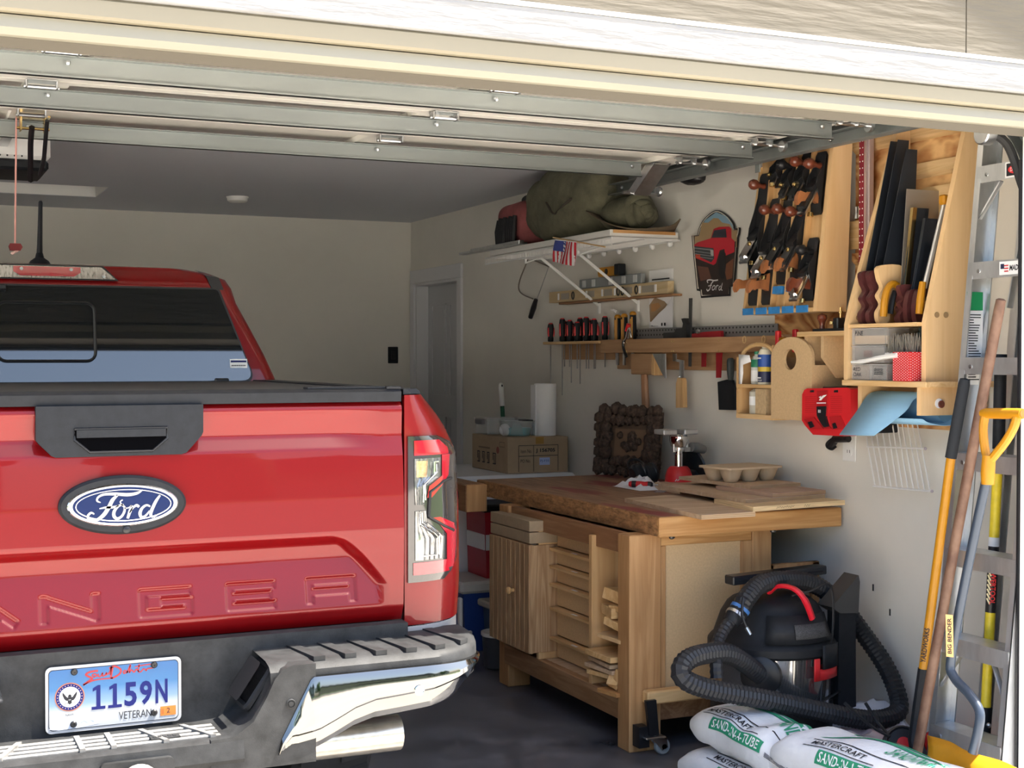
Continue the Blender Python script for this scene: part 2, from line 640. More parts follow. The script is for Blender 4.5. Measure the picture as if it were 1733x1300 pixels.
# side door on the right wall next to the back corner
g = G()
c = .075
g.box(XW - .018, XW, DY0 - c, DY0, 0, DZ - .001, b=.003)
g.box(XW - .018, XW, DY1, DY1 + c, 0, DZ - .001, b=.003)
g.box(XW - .018, XW, DY0 - c, DY1 + c, DZ, DZ + c + .02, b=.003)
g.box(XW, XW + .13, DY0, DY0 + .018, 0, DZ); g.box(XW, XW + .13, DY1 - .018, DY1, 0, DZ); g.box(XW, XW + .13, DY0, DY1, DZ - .018, DZ)
tr = struct(g.build('trim_10', mat('door_trim', (.66, .66, .68), rough=.5)))
DOORM = mat('door_paint', (.50, .51, .53), rough=.5)
g = G(); g.box(XW + .09, XW + .125, DY0 + .02, DY1 - .02, .012, DZ - .02)
d1 = struct(g.build('door_1', DOORM))
g = G()
for (a, b, z0, z1) in ((8.68, 8.96, 1.22, 1.88), (9.03, 9.31, 1.22, 1.88), (8.68, 8.96, .2, 1.08), (9.03, 9.31, .2, 1.08)):
    for (p, q, r0, r1) in ((a, b, z1 - .012, z1), (a, b, z0, z0 + .012), (a, a + .012, z0, z1), (b - .012, b, z0, z1)):
        g.box(XW + .083, XW + .09, p, q, r0, r1)
    g.box(XW + .086, XW + .09, a + .04, b - .04, z0 + .04, z1 - .04)
g.build('raised_panel', DOORM, d1)

# neighbours across the street, seen only as reflections
HW = [mat('house_siding_a', (.42, .40, .36), rough=.9), mat('house_siding_b', (.30, .33, .36), rough=.9), mat('house_siding_c', (.48, .42, .33), rough=.9)]
for i, (hx, w, h) in enumerate(((-23, 13, 3.4), (-3.5, 12, 5.6), (15.5, 13, 3.6), (34, 12, 5.4))):
    y0 = -29
    g = G(); g.box(hx - w / 2, hx + w / 2, y0 - 10, y0, -.1, h)
    hs = struct(g.build('exterior', HW[i % 3]))
    g = G(); g.prism([(hx - w / 2 - .5, h), (hx + w / 2 + .5, h), (hx, h + w * .27)], 'y', y0 - 10.4, y0 + .4)
    g.build('roof', ROOFM, hs)
    g = G()
    for k in (-.3, .05, .32):
        g.box(hx + w * k - .8, hx + w * k + .8, y0, y0 + .06, 1.0, 2.3)
    g.build('window', GLASS_DARK, hs)
for i, (tx, ty, th) in enumerate(((-13, -25, 6), (6.5, -26, 7), (25, -25, 6.5), (-31, -28, 7))):
    g = G(); g.tube([(tx, ty, -.1), (tx, ty, th * .5)], [.2, .12], 8)
    tk = struct(g.build('exterior', mat('bark', (.12, .08, .05), rough=.9)))
    g = G()
    q = random.Random(i)
    for k in range(9):
        g.ell((tx + q.uniform(-1.4, 1.4), ty + q.uniform(-1.4, 1.4), th * .68 + q.uniform(-1.5, 1.6)), 1.3, 1.3, 1.2, 10, 6)
    o = g.build('foliage', mat('tree_leaf', (.05, .11, .025), rough=.9, var=.4, vs=6), tk)
    o['kind'] = 'stuff'

# ---------------------------------------------------------------- overhead garage door, open
DOORP = mat('door_panel', (.88, .85, .78), rough=.5, var=.03, vs=3)
DX0, DX1 = -2.13, 3.19
gd = thing('garage_door', 'white sectional overhead garage door rolled open under the ceiling with three galvanised struts', 'garage door', (.45, 4.4, 2.359))
secs = [(3.497, 3.963), (3.968, 4.490), (4.496, 5.028), (5.034, 5.587)]
for k, (a, b) in enumerate(secs):
    g = G()
    z0 = 2.357
    fw = .05
    # stamped section: frame of stiles round recessed pans
    g.box(DX0, DX1, a, b, z0 + .022, z0 + .045)
    g.box(DX0, DX1, a, a + fw, z0, z0 + .022); g.box(DX0, DX1, b - fw, b, z0, z0 + .022)
    for x in (DX0, -1.0, .40, 1.70, DX1 - .13):
        g.box(x, x + .13, a + fw, b - fw, z0, z0 + .022)
    for x0, x1 in ((.53, 1.70), (1.83, DX1 - .13), (-.87, .40)):
        g.prism([(x0, z0 + .022), (x0 + .0, z0 + .004), (x0 + .012, z0 + .022)], 'y', a + fw, b - fw)
    g.build('section', DOORP, gd)
# struts: long galvanised hat channels under the sections
for (y, x1, ztop) in ((4.082, 3.125, 2.350), (4.609, 3.140, 2.350), (5.261, 3.006, 2.350)):
    g = G()
    zb = 2.288
    g.box(DX0 + .05, x1, y, y + .0025, zb, ztop)
    g.box(DX0 + .05, x1, y - .012, y + .0025, zb, zb + .0025)
    g.box(DX0 + .05, x1, y - .012, y - .0095, zb, zb + .008)
    g.box(DX0 + .05, x1 + .02, y - .022, y, ztop - .0025, ztop)
    g.box(DX0 + .05, x1, y, y + .0575, ztop - .002, ztop + .002)
    st = g.build('strut', GALV, gd)
    for x in (-.8, .47, 1.79, x1 - .05):
        g = G(); g.lathe([(.008, 0), (.008, .008), (.005, .012)], 6, T(x, y - .012, ztop - .014) @ Matrix.Rotation(R(180), 4, 'X'))
        g.build('bolt', STEEL, st)
# hinges between sections
for (x, y) in ((.44, 4.485), (1.775, 4.485), (-.9, 4.485), (.46, 5.023), (1.77, 5.039), (-.9, 5.023), (.44, 3.952), (1.77, 3.952)):
    g = G()
    z = 2.350
    g.box(x - .045, x + .045, y - .032, y + .032, z, z + .004)
    for sx in (-1, 1):
        g.box(x + sx * .045 - .003, x + sx * .045 + .003, y - .022, y + .022, z - .022, z + .004, b=.002)
    g.tube([(x - .052, y, z - .016), (x + .052, y, z - .016)], .006, 8)
    g.build('hinge', STEEL, gd)
# end hinges with rollers
for (y, x) in ((4.485, 3.114), (5.039, 3.114), (3.963, 3.114)):
    g = G()
    z = 2.346
    g.box(x - .055, x + .03, y - .035, y + .035, z, z + .004)
    g.box(x - .05, x - .045, y - .02, y + .02, z - .026, z); g.box(x + .02, x + .025, y - .02, y + .02, z - .026, z)
    g.tube([(x - .065, y, z - .02), (x + .10, y, z - .02)], .006, 8)
    h = g.build('roller_hinge', STEEL, gd)
    g = G(); g.lathe([(.022, -.008), (.024, 0), (.022, .008)], 14, T(x + .085, y, z - .02) @ Matrix.Rotation(R(90), 4, 'Y'))
    g.build('roller', STEEL, h)
# top fixture bracket near the end of the track
g = G()
g.prism([(5.194, 2.346), (5.277, 2.346), (5.442, 2.240), (5.380, 2.229)], 'x', 3.037, 3.042)
g.prism([(5.194, 2.346), (5.277, 2.346), (5.442, 2.240), (5.380, 2.229)], 'x', 3.114, 3.119)
g.prism([(5.204, 2.340), (5.215, 2.346), (5.396, 2.229), (5.385, 2.224)], 'x', 3.042, 3.114)
g.tube([(3.000, 5.416, 2.237), (3.176, 5.416, 2.237)], .007, 8)
g.lathe([(.02, -.008), (.024, 0), (.02, .008)], 14, T(3.187, 5.416, 2.250) @ Matrix.Rotation(R(90), 4, 'Y'))
g.build('top_bracket', STEEL, gd)
# lift bracket in the middle that takes the opener arm
g = G()
g.box(.42, .53, 5.101, 5.163, 2.343, 2.350); g.box(.43, .436, 5.111, 5.163, 2.297, 2.348); g.box(.51, .516, 5.111, 5.163, 2.297, 2.348)
g.tube([(.42, 5.137, 2.307), (.53, 5.137, 2.307)], .005, 6)
g.build('arm_bracket', BRASS, gd)

# horizontal track on the right, with the curve down at the jamb
TRX = 3.232
def channel(path, depth=.05, h=.052):
    """C section swept along a Y-Z path at constant X, open towards -X"""
    g = G()
    P = [Vector(p) for p in path]
    n = len(P)
    rows = []
    for i in range(n):
        t = (P[min(i + 1, n - 1)] - P[max(i - 1, 0)]).normalized()
        nr = Vector((-t.y, t.x))
        a = P[i] + nr * h / 2; b = P[i] - nr * h / 2
        rows.append([(TRX - depth / 2, a.x, a.y), (TRX + depth / 2, a.x, a.y), (TRX + depth / 2, b.x, b.y), (TRX - depth / 2, b.x, b.y)])
    g.grid(rows)
    return g
tkr = thing('door_track', 'galvanised overhead door track running back along the right wall', 'track', (TRX, 4.4, 2.28))
path = [(5.94, 2.318)] + [(5.94 - k * .2, 2.318) for k in range(1, 11)]
yc = 3.527
for k in range(0, 11):
    a = R(90 * k / 10)
    path.append((yc - .325 * math.sin(a), 1.993 + .325 * math.cos(a)))
path += [(yc - .325, 1.95)]
channel(path).build('track', GALV, tkr, solid=.0025, normals=True)
g = G()
g.box(TRX + .025, TRX + .028, 3.75, 5.82, 2.328, 2.372); g.box(TRX + .0, TRX + .028, 3.75, 5.82, 2.370, 2.373)
g.build('angle_stiffener', GALV, tkr)
for y in (4.75, 5.6):
    g = G(); g.box(TRX + .03, TRX + .033, y - .018, y + .018, 2.26, ZC, b=.001); g.build('hanger', GALV, tkr)
for y in (5.05, 5.8, 4.2):
    g = G(); g.lathe([(.009, 0), (.009, .006), (.005, .01)], 8, T(TRX - .02, y, 2.312) @ Matrix.Rotation(R(-90), 4, 'Y'))
    g.build('bolt', STEEL, tkr)
# black weather seal hose curling down beside the jamb
g = G(); g.tube(spline([(3.09, 3.25, 2.19), (3.13, 3.225, 2.15), (3.16, 3.205, 2.05), (3.176, 3.19, 1.95), (3.182, 3.186, 1.70)], 6), .014, 8)
tag(g.build('weather_seal', RUBBER), 'black rubber seal strip curling down at the top right of the door opening', 'seal')
g = G(); g.lathe([(.03, -.02), (.034, -.016), (.034, .016), (.03, .02)], 14, T(3.075, 3.26, 2.185) @ Matrix.Rotation(R(90), 4, 'Y'))
tag(g.build('cable_pulley', STEEL), 'small steel pulley under the header at the right end of the opening', 'pulley')

# opener
op = thing('door_opener', 'white garage door opener with a black underside hung from the ceiling', 'door opener', (.35, 6.6, 2.45))
g = G(); g.box(.12, .66, 6.35, 6.75, 2.36, 2.487, b=.02); 
g.build('housing', mat('opener_white', (.74, .74, .72), rough=.45), op)
g = G(); g.box(.13, .65, 6.34, 6.74, 2.315, 2.362, b=.012)
g.build('base_tray', BLACK_PL, op)
g = G()
for k in range(14): g.lathe([(.004, 0), (.004, .004)], 8, T(.15 + k * .03, 6.352, 2.376) @ Matrix.Rotation(R(90), 4, 'X'))
g.build('vent_holes', BLACK, op)['kind'] = 'stuff'
g = G(); g.box(.44, .48, 3.3, 6.36, 2.412, 2.442)
g.build('rail', STEEL, op)
g = G(); g.tube(spline([(.47, 5.13, 2.31), (.472, 5.2, 2.27), (.48, 5.3, 2.225), (.49, 5.42, 2.18), (.495, 5.46, 2.165)], 4), .011, 6)
g.tube([(.505, 4.97, 2.312), (.507, 5.1, 2.20), (.508, 5.25, 2.16)], .008, 6)
g.build('door_arm', BLACK, op)
# release cord with red handle
rc = thing('release_cord', 'pale red pull cord with a red handle hanging from the opener rail', 'pull cord', (.42, 5.2, 1.88))
g = G(); g.tube([(.425, 5.2, 2.40), (.42, 5.2, 2.1), (.417, 5.2, 1.90)], .0035, 6)
g.build('cord', mat('pink_cord', (.62, .30, .27), rough=.8), rc)
g = G(); g.prism([(.395, 1.895), (.40, 1.905), (.435, 1.905), (.442, 1.893), (.435, 1.88), (.40, 1.88)], 'y', 5.19, 5.21)
g.build('handle', mat('release_red', (.16, .008, .012), rough=.5), rc)
g = G(); g.tube(spline([(.42, 5.2, 1.88), (.41, 5.198, 1.868), (.405, 5.2, 1.872), (.418, 5.2, 1.875), (.428, 5.2, 1.88)], 4), .0035, 6)
g.build('knot', mat('cord_end', (.75, .5, .46), rough=.8), rc)

sd = thing('smoke_detector', 'small round white smoke detector on the grey ceiling', 'smoke detector', (1.967, 8.42, ZC))
g = G(); g.lathe([(.0, -.035), (.05, -.033), (.06, -.026), (.064, -.008)], 24, T(1.967, 8.42, ZC)); g.build('cover', WHITE, sd)
g = G(); g.lathe([(.068, -.008), (.068, 0)], 24, T(1.967, 8.42, ZC)); g.build('base_plate', WHITE, sd)
sw = thing('wall_switch', 'black switch plate on the beige back wall', 'switch', (3.36, YB, 1.517))
g = G(); g.box(3.32, 3.397, YB - .008, YB, 1.457, 1.577, b=.004); g.build('plate', BLACK_PL, sw)
g = G(); g.box(3.342, 3.375, YB - .013, YB - .007, 1.485, 1.55, b=.003); g.build('rocker', BLACK, sw)

# ---------------------------------------------------------------- fill light added on the left wall, out of frame, to brighten the interior
FILL_EMIT = mat('fill_emission', (1.0, .95, .87), rough=.5, emit=9.5)
def fill_light_strip(name, x0, x1, y0, y1, z0, z1, label):
    t = thing(name, label, 'light', ((x0 + x1) / 2, (y0 + y1) / 2, z0))
    g = G(); g.box(x0 if x0 < -2 else x0, x0 + .03 if x1 - x0 < .2 else x1, y0, y1, z0 if x1 - x0 < .2 else z1 - .03, z1, b=.004)
    g.build('housing', WHITE, t)
    g = G()
    if x1 - x0 < .2: g.box(x0 + .031, x1, y0 + .02, y1 - .02, z0 + .02, z1 - .02, b=.015)
    else: g.box(x0 + .02, x1 - .02, y0 + .02, y1 - .02, z0, z1 - .031, b=.015)
    g.build('fill_emitter', FILL_EMIT, t)
fill_light_strip('fill_light', XL, XL + .09, 3.5, 4.9, 2.0, 2.22, 'added white fill light strip, out of view on the left wall by the door')

# ---------------------------------------------------------------- the red pickup truck, tail towards the driveway
XC = .505
trk = thing('pickup_truck', 'shiny red pickup truck backed out of the garage tail first with a blue licence plate', 'truck', (XC, 5.8, 0))

def smoothstep(a, b, x):
    t = np.clip((x - a) / (b - a), 0, 1)
    return t * t * (3 - 2 * t)

zz = np.linspace(.80, 1.40, 1201)
def prof(pts):
    p = sorted(pts)
    y = np.interp(zz, [a for a, b in p], [b for a, b in p])
    k = np.hanning(21); k /= k.sum()
    return np.convolve(np.pad(y, 10, mode='edge'), k, mode='valid')
P_main = prof([(1.40, .03), (1.386, .012), (1.376, 0), (1.366, -.002), (1.30, .001), (1.25, -.008), (1.15, -.016), (1.06, -.018), (.95, -.016), (.862, -.012), (.825, .005), (.80, .02)])
P_upper = prof([(1.40, .03), (1.386, .012), (1.376, 0), (1.366, -.002), (1.360, .002), (1.308, .017), (1.300, .015), (1.270, -.006), (1.25, -.008), (1.15, -.016), (1.06, -.018), (.8, -.018)])
P_pock = prof([(1.40, 0), (1.058, -.018), (1.050, -.017), (1.030, .010), (1.024, .012), (1.000, .016), (.992, .016), (.870, -.012), (.862, -.012), (.825, .005), (.80, .02)])

LET = {
    'N': [[(0, 0), (0, 1)], [(0, .97), (1, .03)], [(1, 0), (1, 1)]],
    'G': [[(1, 1), (0, 1), (0, 0), (1, 0), (1, .5), (.45, .5)]],
    'E': [[(1, 1), (0, 1), (0, 0), (1, 0)], [(0, .5), (.9, .5)]],
    'R': [[(0, 0), (0, 1), (1, 1), (1, .45), (0, .45)], [(1, .35), (1, 0)]],
    'A': [[(-.05, 0), (.4, 1), (.6, 1), (1.05, 0)], [(.2, .33), (.8, .33)]],
}
def letters(X, Z):
    hw = .0098
    d = np.full(X.shape, 1.0)
    for ch, cx, w in (('R', -.05, .13), ('A', .185, .155), ('N', .3835, .135), ('G', .6045, .128), ('E', .812, .126), ('R', 1.0155, .131)):
        x0 = cx - w / 2 + hw; ww = w - 2 * hw; z0 = .879 + hw; hh = .067 - 2 * hw
        for pl in LET[ch]:
            q = [(x0 + a * ww, z0 + b * hh) for a, b in pl]
            for (a, b) in zip(q[:-1], q[1:]):
                L = math.hypot(b[0] - a[0], b[1] - a[1])
                ux, uz = (b[0] - a[0]) / L, (b[1] - a[1]) / L
                s = (X - a[0]) * ux + (Z - a[1]) * uz
                t = -(X - a[0]) * uz + (Z - a[1]) * ux
                d = np.minimum(d, np.maximum(np.abs(s - L / 2) - L / 2 - hw * .75, np.abs(t) - hw))
    return 1 - smoothstep(-.0035, .002, d)

def tailgate_y(X, Z):
    ym = np.interp(Z, zz, P_main); yu = np.interp(Z, zz, P_upper); yp = np.interp(Z, zz, P_pock)
    ax = np.abs(X - XC)
    fu = 1 - smoothstep(.50, .66, ax - (1.33 - Z) * .35 * (Z < 1.33))
    y = ym + (yu - ym) * fu * (Z > 1.2)
    xr = .525 + .125 * np.clip((1.045 - Z) / .125, 0, 1) ** .75
    fp = 1 - smoothstep(-.025, .012, ax - xr)
    y = y + (yp - y) * fp * (Z < 1.06)
    return 3.345 + y + .0055 * letters(X, Z)

nx, nz = 420, 170
xs = np.linspace(XC - .70, XC + .70, nx)
zs = np.linspace(.824, 1.386, nz)
Xg, Zg = np.meshgrid(xs, zs)
Yg = tailgate_y(Xg, Zg)
Zg = Zg + 0.0
verts = np.stack([Xg, Yg, Zg], -1).reshape(-1, 3)
verts[:, 2] += .012 * 0
idx = np.arange(nx * nz).reshape(nz, nx)
faces = np.stack([idx[:-1, :-1], idx[:-1, 1:], idx[1:, 1:], idx[1:, :-1]], -1).reshape(-1, 4)
g = G(); g.v = verts.tolist(); g.f = faces.tolist()
g.box(XC - .70, XC + .70, 3.37, 3.40, .826, 1.384)
tg = g.build('tailgate', PAINT, trk, sharp=60, normals=False)

# tailgate cap moulding, tonneau, rails
g = G(); g.prism([(3.340, 1.387), (3.338, 1.412), (3.350, 1.420), (3.42, 1.420), (3.42, 1.387)], 'x', XC - .70, XC + .697)
g.build('tailgate_cap', BLACK_PL, trk)
g = G(); g.box(XC - .78, XC + .78, 3.42, 4.96, 1.398, 1.414, b=.004)
g.build('tonneau_cover', mat('tonneau', (.03, .03, .033), rough=.5), trk)
g = G(); g.box(.96, 1.185, 3.36, 3.40, 1.419, 1.426, b=.002); g.box(1.165, 1.205, 3.345, 3.39, 1.418, 1.426, b=.002)
g.build('cap_seal', BLACK, trk)

# tailgate handle panel
g = G()
pan = [(.309, 1.387), (.309, 1.309), (.316, 1.300), (.343, 1.272), (.352, 1.268), (.640, 1.268), (.652, 1.272), (.688, 1.312), (.692, 1.321), (.692, 1.387)]
hole = [(.394, 1.333), (.394, 1.308), (.428, 1.279), (.572, 1.279), (.606, 1.308), (.606, 1.333)]
g.prism(pan, 'y', 3.326, 3.365)
hp = g.build('handle_panel', BLACK_PL, trk)
g = G()
ring = [(p[0], 3.3250, p[1]) for p in hole]
g.tube(ring, .0035, 6, closed=True)
g.build('handle_rim', BLACK, hp)
g = G(); g.prism(hole, 'y', 3.3245, 3.3262); g.build('handle_pocket_shade', RECESS_SHADE, hp)  # flat black plate, its colour stands in for the shade inside the recess
g = G(); g.prism([(.398, 1.331), (.398, 1.313), (.602, 1.313), (.602, 1.331)], 'y', 3.3180, 3.3262); g.build('handle_lever', BLACK_PL, hp)

# oval badge
EX, EZ = .5025, 1.1535
def oval(rx, rz, y0, y1, n=56):
    return [(EX + rx * math.cos(2 * math.pi * i / n), EZ + rz * math.sin(2 * math.pi * i / n)) for i in range(n)], y0, y1
def oval_dome(g, rx, rz, y0, y1, bev):
    n = 56
    rings = []
    for (k, y) in ((1, y0), (1, y1 + bev), (1 - bev / rx * 1.0, y1)):
        rings.append([(EX + rx * k * math.cos(2 * math.pi * i / n), y, EZ + (rz - rx * (1 - k)) * math.sin(2 * math.pi * i / n)) for i in range(n)])
    g.loft(rings)
g = G(); oval_dome(g, .1465, .0695, 3.35, 3.315, .006); bd = g.build('badge', BLACK_PL, trk)
g = G(); oval_dome(g, .127, .0500, 3.34, 3.3115, .003); g.build('badge_ring', CHROME, bd)
g = G(); oval_dome(g, .1155, .0425, 3.34, 3.3103, .001); g.build('badge_field', mat('badge_blue', (.006, .016, .07), rough=.2, spec=.2), bd)
g = G()
MB = frame((EX, 3.3100, EZ), (1, 0, 0), (0, 0, 1), (0, -1, 0))
n = 56
rr = [(.1085 * math.cos(2 * math.pi * i / n), .0365 * math.sin(2 * math.pi * i / n)) for i in range(n + 1)]
ribbon(g, rr, .0022, MB, .0006)
g.build('badge_line', CHROME, bd)
def script_word(g, M, s, off=.001):
    """the flowing oval-badge word, drawn with brush strokes; s = width of the whole word"""
    k = s / 230.0
    def c(p): return ((p[0] - 498) * k, (224 - p[1]) * k)
    def st(pts, w):
        q = spline([(*c(p), 0) for p in pts], 6)
        q = [(v.x, v.y) for v in q]
        m = len(q)
        if isinstance(w, tuple):
            ww = [k * np.interp(i / (m - 1), np.linspace(0, 1, len(w)), w) for i in range(m)]
        else: ww = [k * w] * m
        ribbon(g, q, ww, M, off)
    st([(424, 212), (413, 206), (417, 194), (436, 186), (470, 186), (510, 190), (540, 186), (558, 176)], (3, 6, 7, 8, 10, 11, 9, 3))
    st([(478, 190), (462, 205), (450, 228), (434, 252), (412, 268), (390, 266), (384, 254), (394, 244), (404, 249)], (6, 12, 13, 13, 10, 8, 8, 7, 4))
    st([(420, 232), (440, 229), (462, 229), (482, 224)], (3, 7, 8, 3))
    st([(497, 222), (480, 226), (467, 242), (466, 258), (476, 267), (490, 260), (499, 244), (499, 230), (491, 222), (486, 212), (494, 206)], (5, 8, 10, 11, 9, 8, 8, 7, 5, 4, 4))
    st([(499, 234), (512, 233), (522, 226)], (4, 4, 5))
    st([(524, 226), (517, 244), (509, 268)], (7, 11, 8))
    st([(515, 250), (526, 234), (538, 226), (546, 232)], (3, 6, 9, 8))
    st([(582, 232), (570, 227), (556, 236), (549, 252), (553, 265), (566, 262), (580, 246)], (5, 7, 9, 11, 9, 7, 5))
    st([(614, 196), (600, 216), (586, 246), (584, 262), (594, 266), (608, 258)], (6, 10, 11, 9, 6, 3))
g = G(); script_word(g, MB, .165, .0009)
g.build('badge_script', mat('badge_white', (.42, .42, .43), rough=.2), bd)
g = G(); g.lathe([(.0085, 0), (.0085, .004), (.0065, .0055), (.0, .006)], 16, T(.509, 3.316, 1.095) @ Matrix.Rotation(R(90), 4, 'X')); g.build('rear_camera', BLACK, bd)

# bed sides
XOZ = [(.745, 1.405), (.80, 1.425), (.90, 1.432), (1.10, 1.430), (1.25, 1.420), (1.33, 1.375), (1.385, 1.325), (1.403, 1.305)]
def xo(z): return np.interp(z, [a for a, b in XOZ], [b for a, b in XOZ])
X0 = 1.2125
def corner_y(x, z):
    w = min(max((x - X0) / (xo(z) - X0), 0), 1)
    return 3.345 + .21 * (1 - (1 - w ** 2.1) ** (1 / 2.1))
def bed_side(sgn, name):
    g = G()
    rows = []
    wl_ = [0, .12, .25, .38, .5, .6, .7, .78, .85, .9, .94, .97, .99, 1.0]
    ys = [3.62, 3.75, 3.9, 4.02, 4.1, 4.2, 4.35, 4.5, 4.65, 4.8, 4.9, 4.97]
    ny = 22
    cols = []
    for k in range(len(wl_) + len(ys)):
        col = []
        if k < len(wl_): zb = .806
        else:
            y = ys[k - len(wl_)]
            zb = .806 if abs(y - 4.5) > .44 else .50 + math.sqrt(max(0, .47 ** 2 - (y - 4.5) ** 2)) * .98
            zb = max(zb, .806 if y < 4.2 else .62)
        for j in range(ny):
            t = j / (ny - 1)
            z = zb + (1.403 - zb) * t
            if k < len(wl_):
                x = X0 + (xo(z) - X0) * wl_[k]; yy = corner_y(x, z)
            else:
                x = xo(z) + .012 * math.sin(min(1, (y - 3.55) / .8) * 1.57) * smoothstep(.8, 1.0, np.array(z)) ; yy = y
            col.append((float(x) if sgn > 0 else 2 * XC - float(x), float(yy), z))
        cols.append(col)
    cols.insert(0, [(p[0], p[1] + .05, p[2]) for p in cols[0]])
    g.grid(cols)
    # top lip
    top = [c[-1] for c in cols]
    g.grid([top, [(p[0] - sgn * .12, p[1] + .02, p[2]) for p in top]])
    return g.build(name, PAINT, trk, sharp=50)
bed_side(1, 'bed_side'); bed_side(-1, 'bed_side')
for s in (1, -1):
    g = G()
    rows = []
    for y in (3.352, 3.37, 3.45, 3.6, 4.2, 4.96):
        xa = X0 + .0; xb = 1.235 if y < 3.36 else (1.268 if y < 3.4 else (1.296 if y < 3.5 else 1.303))
        q = [(xa, y, 1.404), (xa, y, 1.418), (xb - .012, y, 1.418), (xb, y, 1.406)]
        rows.append([(p[0] if s > 0 else 2 * XC - p[0], p[1], p[2]) for p in q])
    g.grid(rows, closed=True)
    n0 = len(g.v) - 24
    g.f.append((n0, n0 + 1, n0 + 2, n0 + 3))
    g.build('rail_cap', BLACK_PL, trk)

# tail lamp: pieces that follow the rounded corner of the bed
def strip(name, zl, xl, xr, off, m, parent, n=16, flute=0.0, s=1, cols=9):
    g = G()
    rows = []
    Z = np.linspace(zl[0], zl[-1], n)
    if len(zl) > 2: Z = np.unique(np.concatenate([Z, np.array(zl)]))
    for z in Z:
        a = float(np.interp(z, zl, xl)); b = float(np.interp(z, zl, xr))
        row = []
        for i in range(cols):
            x = a + (b - a) * i / (cols - 1)
            o = off + (flute * (i % 2) if 0 < i < cols - 1 else 0)
            row.append((x if s > 0 else 2 * XC - x, corner_y(x, z) - o, float(z)))
        rows.append(row)
    g.grid(rows)
    # skirt
    edge = rows[0] + [r[-1] for r in rows[1:]] + rows[-1][-2::-1] + [r[0] for r in rows[-2:0:-1]]
    g.grid([edge, [(p[0], p[1] + off + .012, p[2]) for p in edge]], closed=True)
    return g.build(name, m, parent, sharp=28)
SMOKE = mat('lamp_smoke', (.025, .022, .022), rough=.06, coat=1)
LRED = mat('lamp_red', (.32, .004, .016), rough=.08, coat=1, spec=.7)
LCLEAR = mat('lamp_clear', (.27, .27, .265), rough=.14, metal=.7, coat=.6, var=.55, vs=60, st=(3, 1, .6))
LAMB = mat('lamp_amber', (.8, .5, .28), rough=.15, metal=.7, coat=1, var=.4, vs=90)
for s in (1, -1):
    tl = strip('tail_lamp', [.917, .935, .965, 1.24, 1.275, 1.296], [1.2205] * 6, [1.332, 1.36, 1.385, 1.400, 1.372, 1.312], .006, SMOKE, trk, s=s, cols=16)
    if s < 0: continue
    strip('red_lens', [1.246, 1.262, 1.285], [1.237, 1.237, 1.237], [1.352, 1.350, 1.318], .0085, LRED, tl)
    strip('red_lens', [1.135, 1.165, 1.19, 1.245], [1.275, 1.282, 1.325, 1.325], [1.290, 1.325, 1.350, 1.356], .0085, LRED, tl)
    strip('red_lens', [.945, .97, 1.035, 1.06, 1.082], [1.338, 1.342, 1.342, 1.318, 1.290], [1.368, 1.378, 1.384, 1.372, 1.318], .0085, LRED, tl)
    strip('red_lens', [.936, .968], [1.234, 1.234], [1.352, 1.340], .0085, LRED, tl)
    strip('clear_lens', [1.118, 1.165, 1.188, 1.238], [1.240, 1.238, 1.238, 1.238], [1.268, 1.272, 1.316, 1.320], .009, LCLEAR, tl, flute=.003, cols=13)
    strip('clear_lens', [.974, 1.03, 1.072, 1.102], [1.240, 1.240, 1.240, 1.240], [1.330, 1.334, 1.276, 1.272], .009, LCLEAR, tl, flute=.003, cols=13)
    strip('amber_reflector', [1.19, 1.232], [1.242, 1.242], [1.272, 1.276], .0115, LAMB, tl, flute=.002, cols=7)
    g = G()
    for path in ([(1.310, 1.228), (1.296, 1.228), (1.296, 1.196), (1.262, 1.168), (1.262, 1.125)], [(1.304, 1.222), (1.304, 1.200), (1.268, 1.172), (1.268, 1.13)],
                 [(1.258, 1.098), (1.258, 1.072), (1.312, 1.035), (1.312, .985)], [(1.252, 1.095), (1.252, 1.068), (1.304, 1.03), (1.304, .985), (1.262, .985)]):
        g.tube([(x, corner_y(x, z) - .0135, z) for x, z in path], .0022, 6)
    g.build('light_guide', CHROME, tl)
    g = G()
    fr_ = [(1.288, 1.148), (1.312, 1.162), (1.362, 1.178), (1.372, 1.12), (1.368, 1.09), (1.300, 1.078), (1.284, 1.10)]
    g.tube([(x, corner_y(x, z) - .009, z) for x, z in [(1.282, 1.148), (1.330, 1.175), (1.362, 1.180)]], .004, 6)
    g.tube([(x, corner_y(x, z) - .009, z) for x, z in [(1.280, 1.085), (1.284, 1.148)]], .004, 6)
    g.tube([(x, corner_y(x, z) - .009, z) for x, z in [(1.280, 1.085), (1.33, 1.058), (1.37, 1.04)]], .004, 6)
    g.build('lens_divider', BLACK, tl)
# trim below the bed corner
for s in (1, -1):
    g = G()
    rows = []
    for w in [0, .25, .5, .7, .85, .94, .99]:
        q = []
        for (z, o) in ((.804, .004), (.798, .008), (.775, .008), (.755, .0), (.750, -.03)):
            x = X0 + .004 + (1.415 - X0) * w
            y = 3.345 + .21 * (1 - (1 - w ** 2.1) ** (1 / 2.1)) - o
            q.append((x if s > 0 else 2 * XC - x, y, z))
        rows.append(q)
    g.grid(rows)
    g.build('corner_trim', mat('corner_trim', (.16, .16, .165), rough=.5), trk)
g = G(); g.box(1.166, 1.212, 3.36, 3.40, .74, .84); g.box(XC - .70, XC + .70, 3.40, 3.44, .76, 1.39)
g.build('body_gap', BLACK, trk)

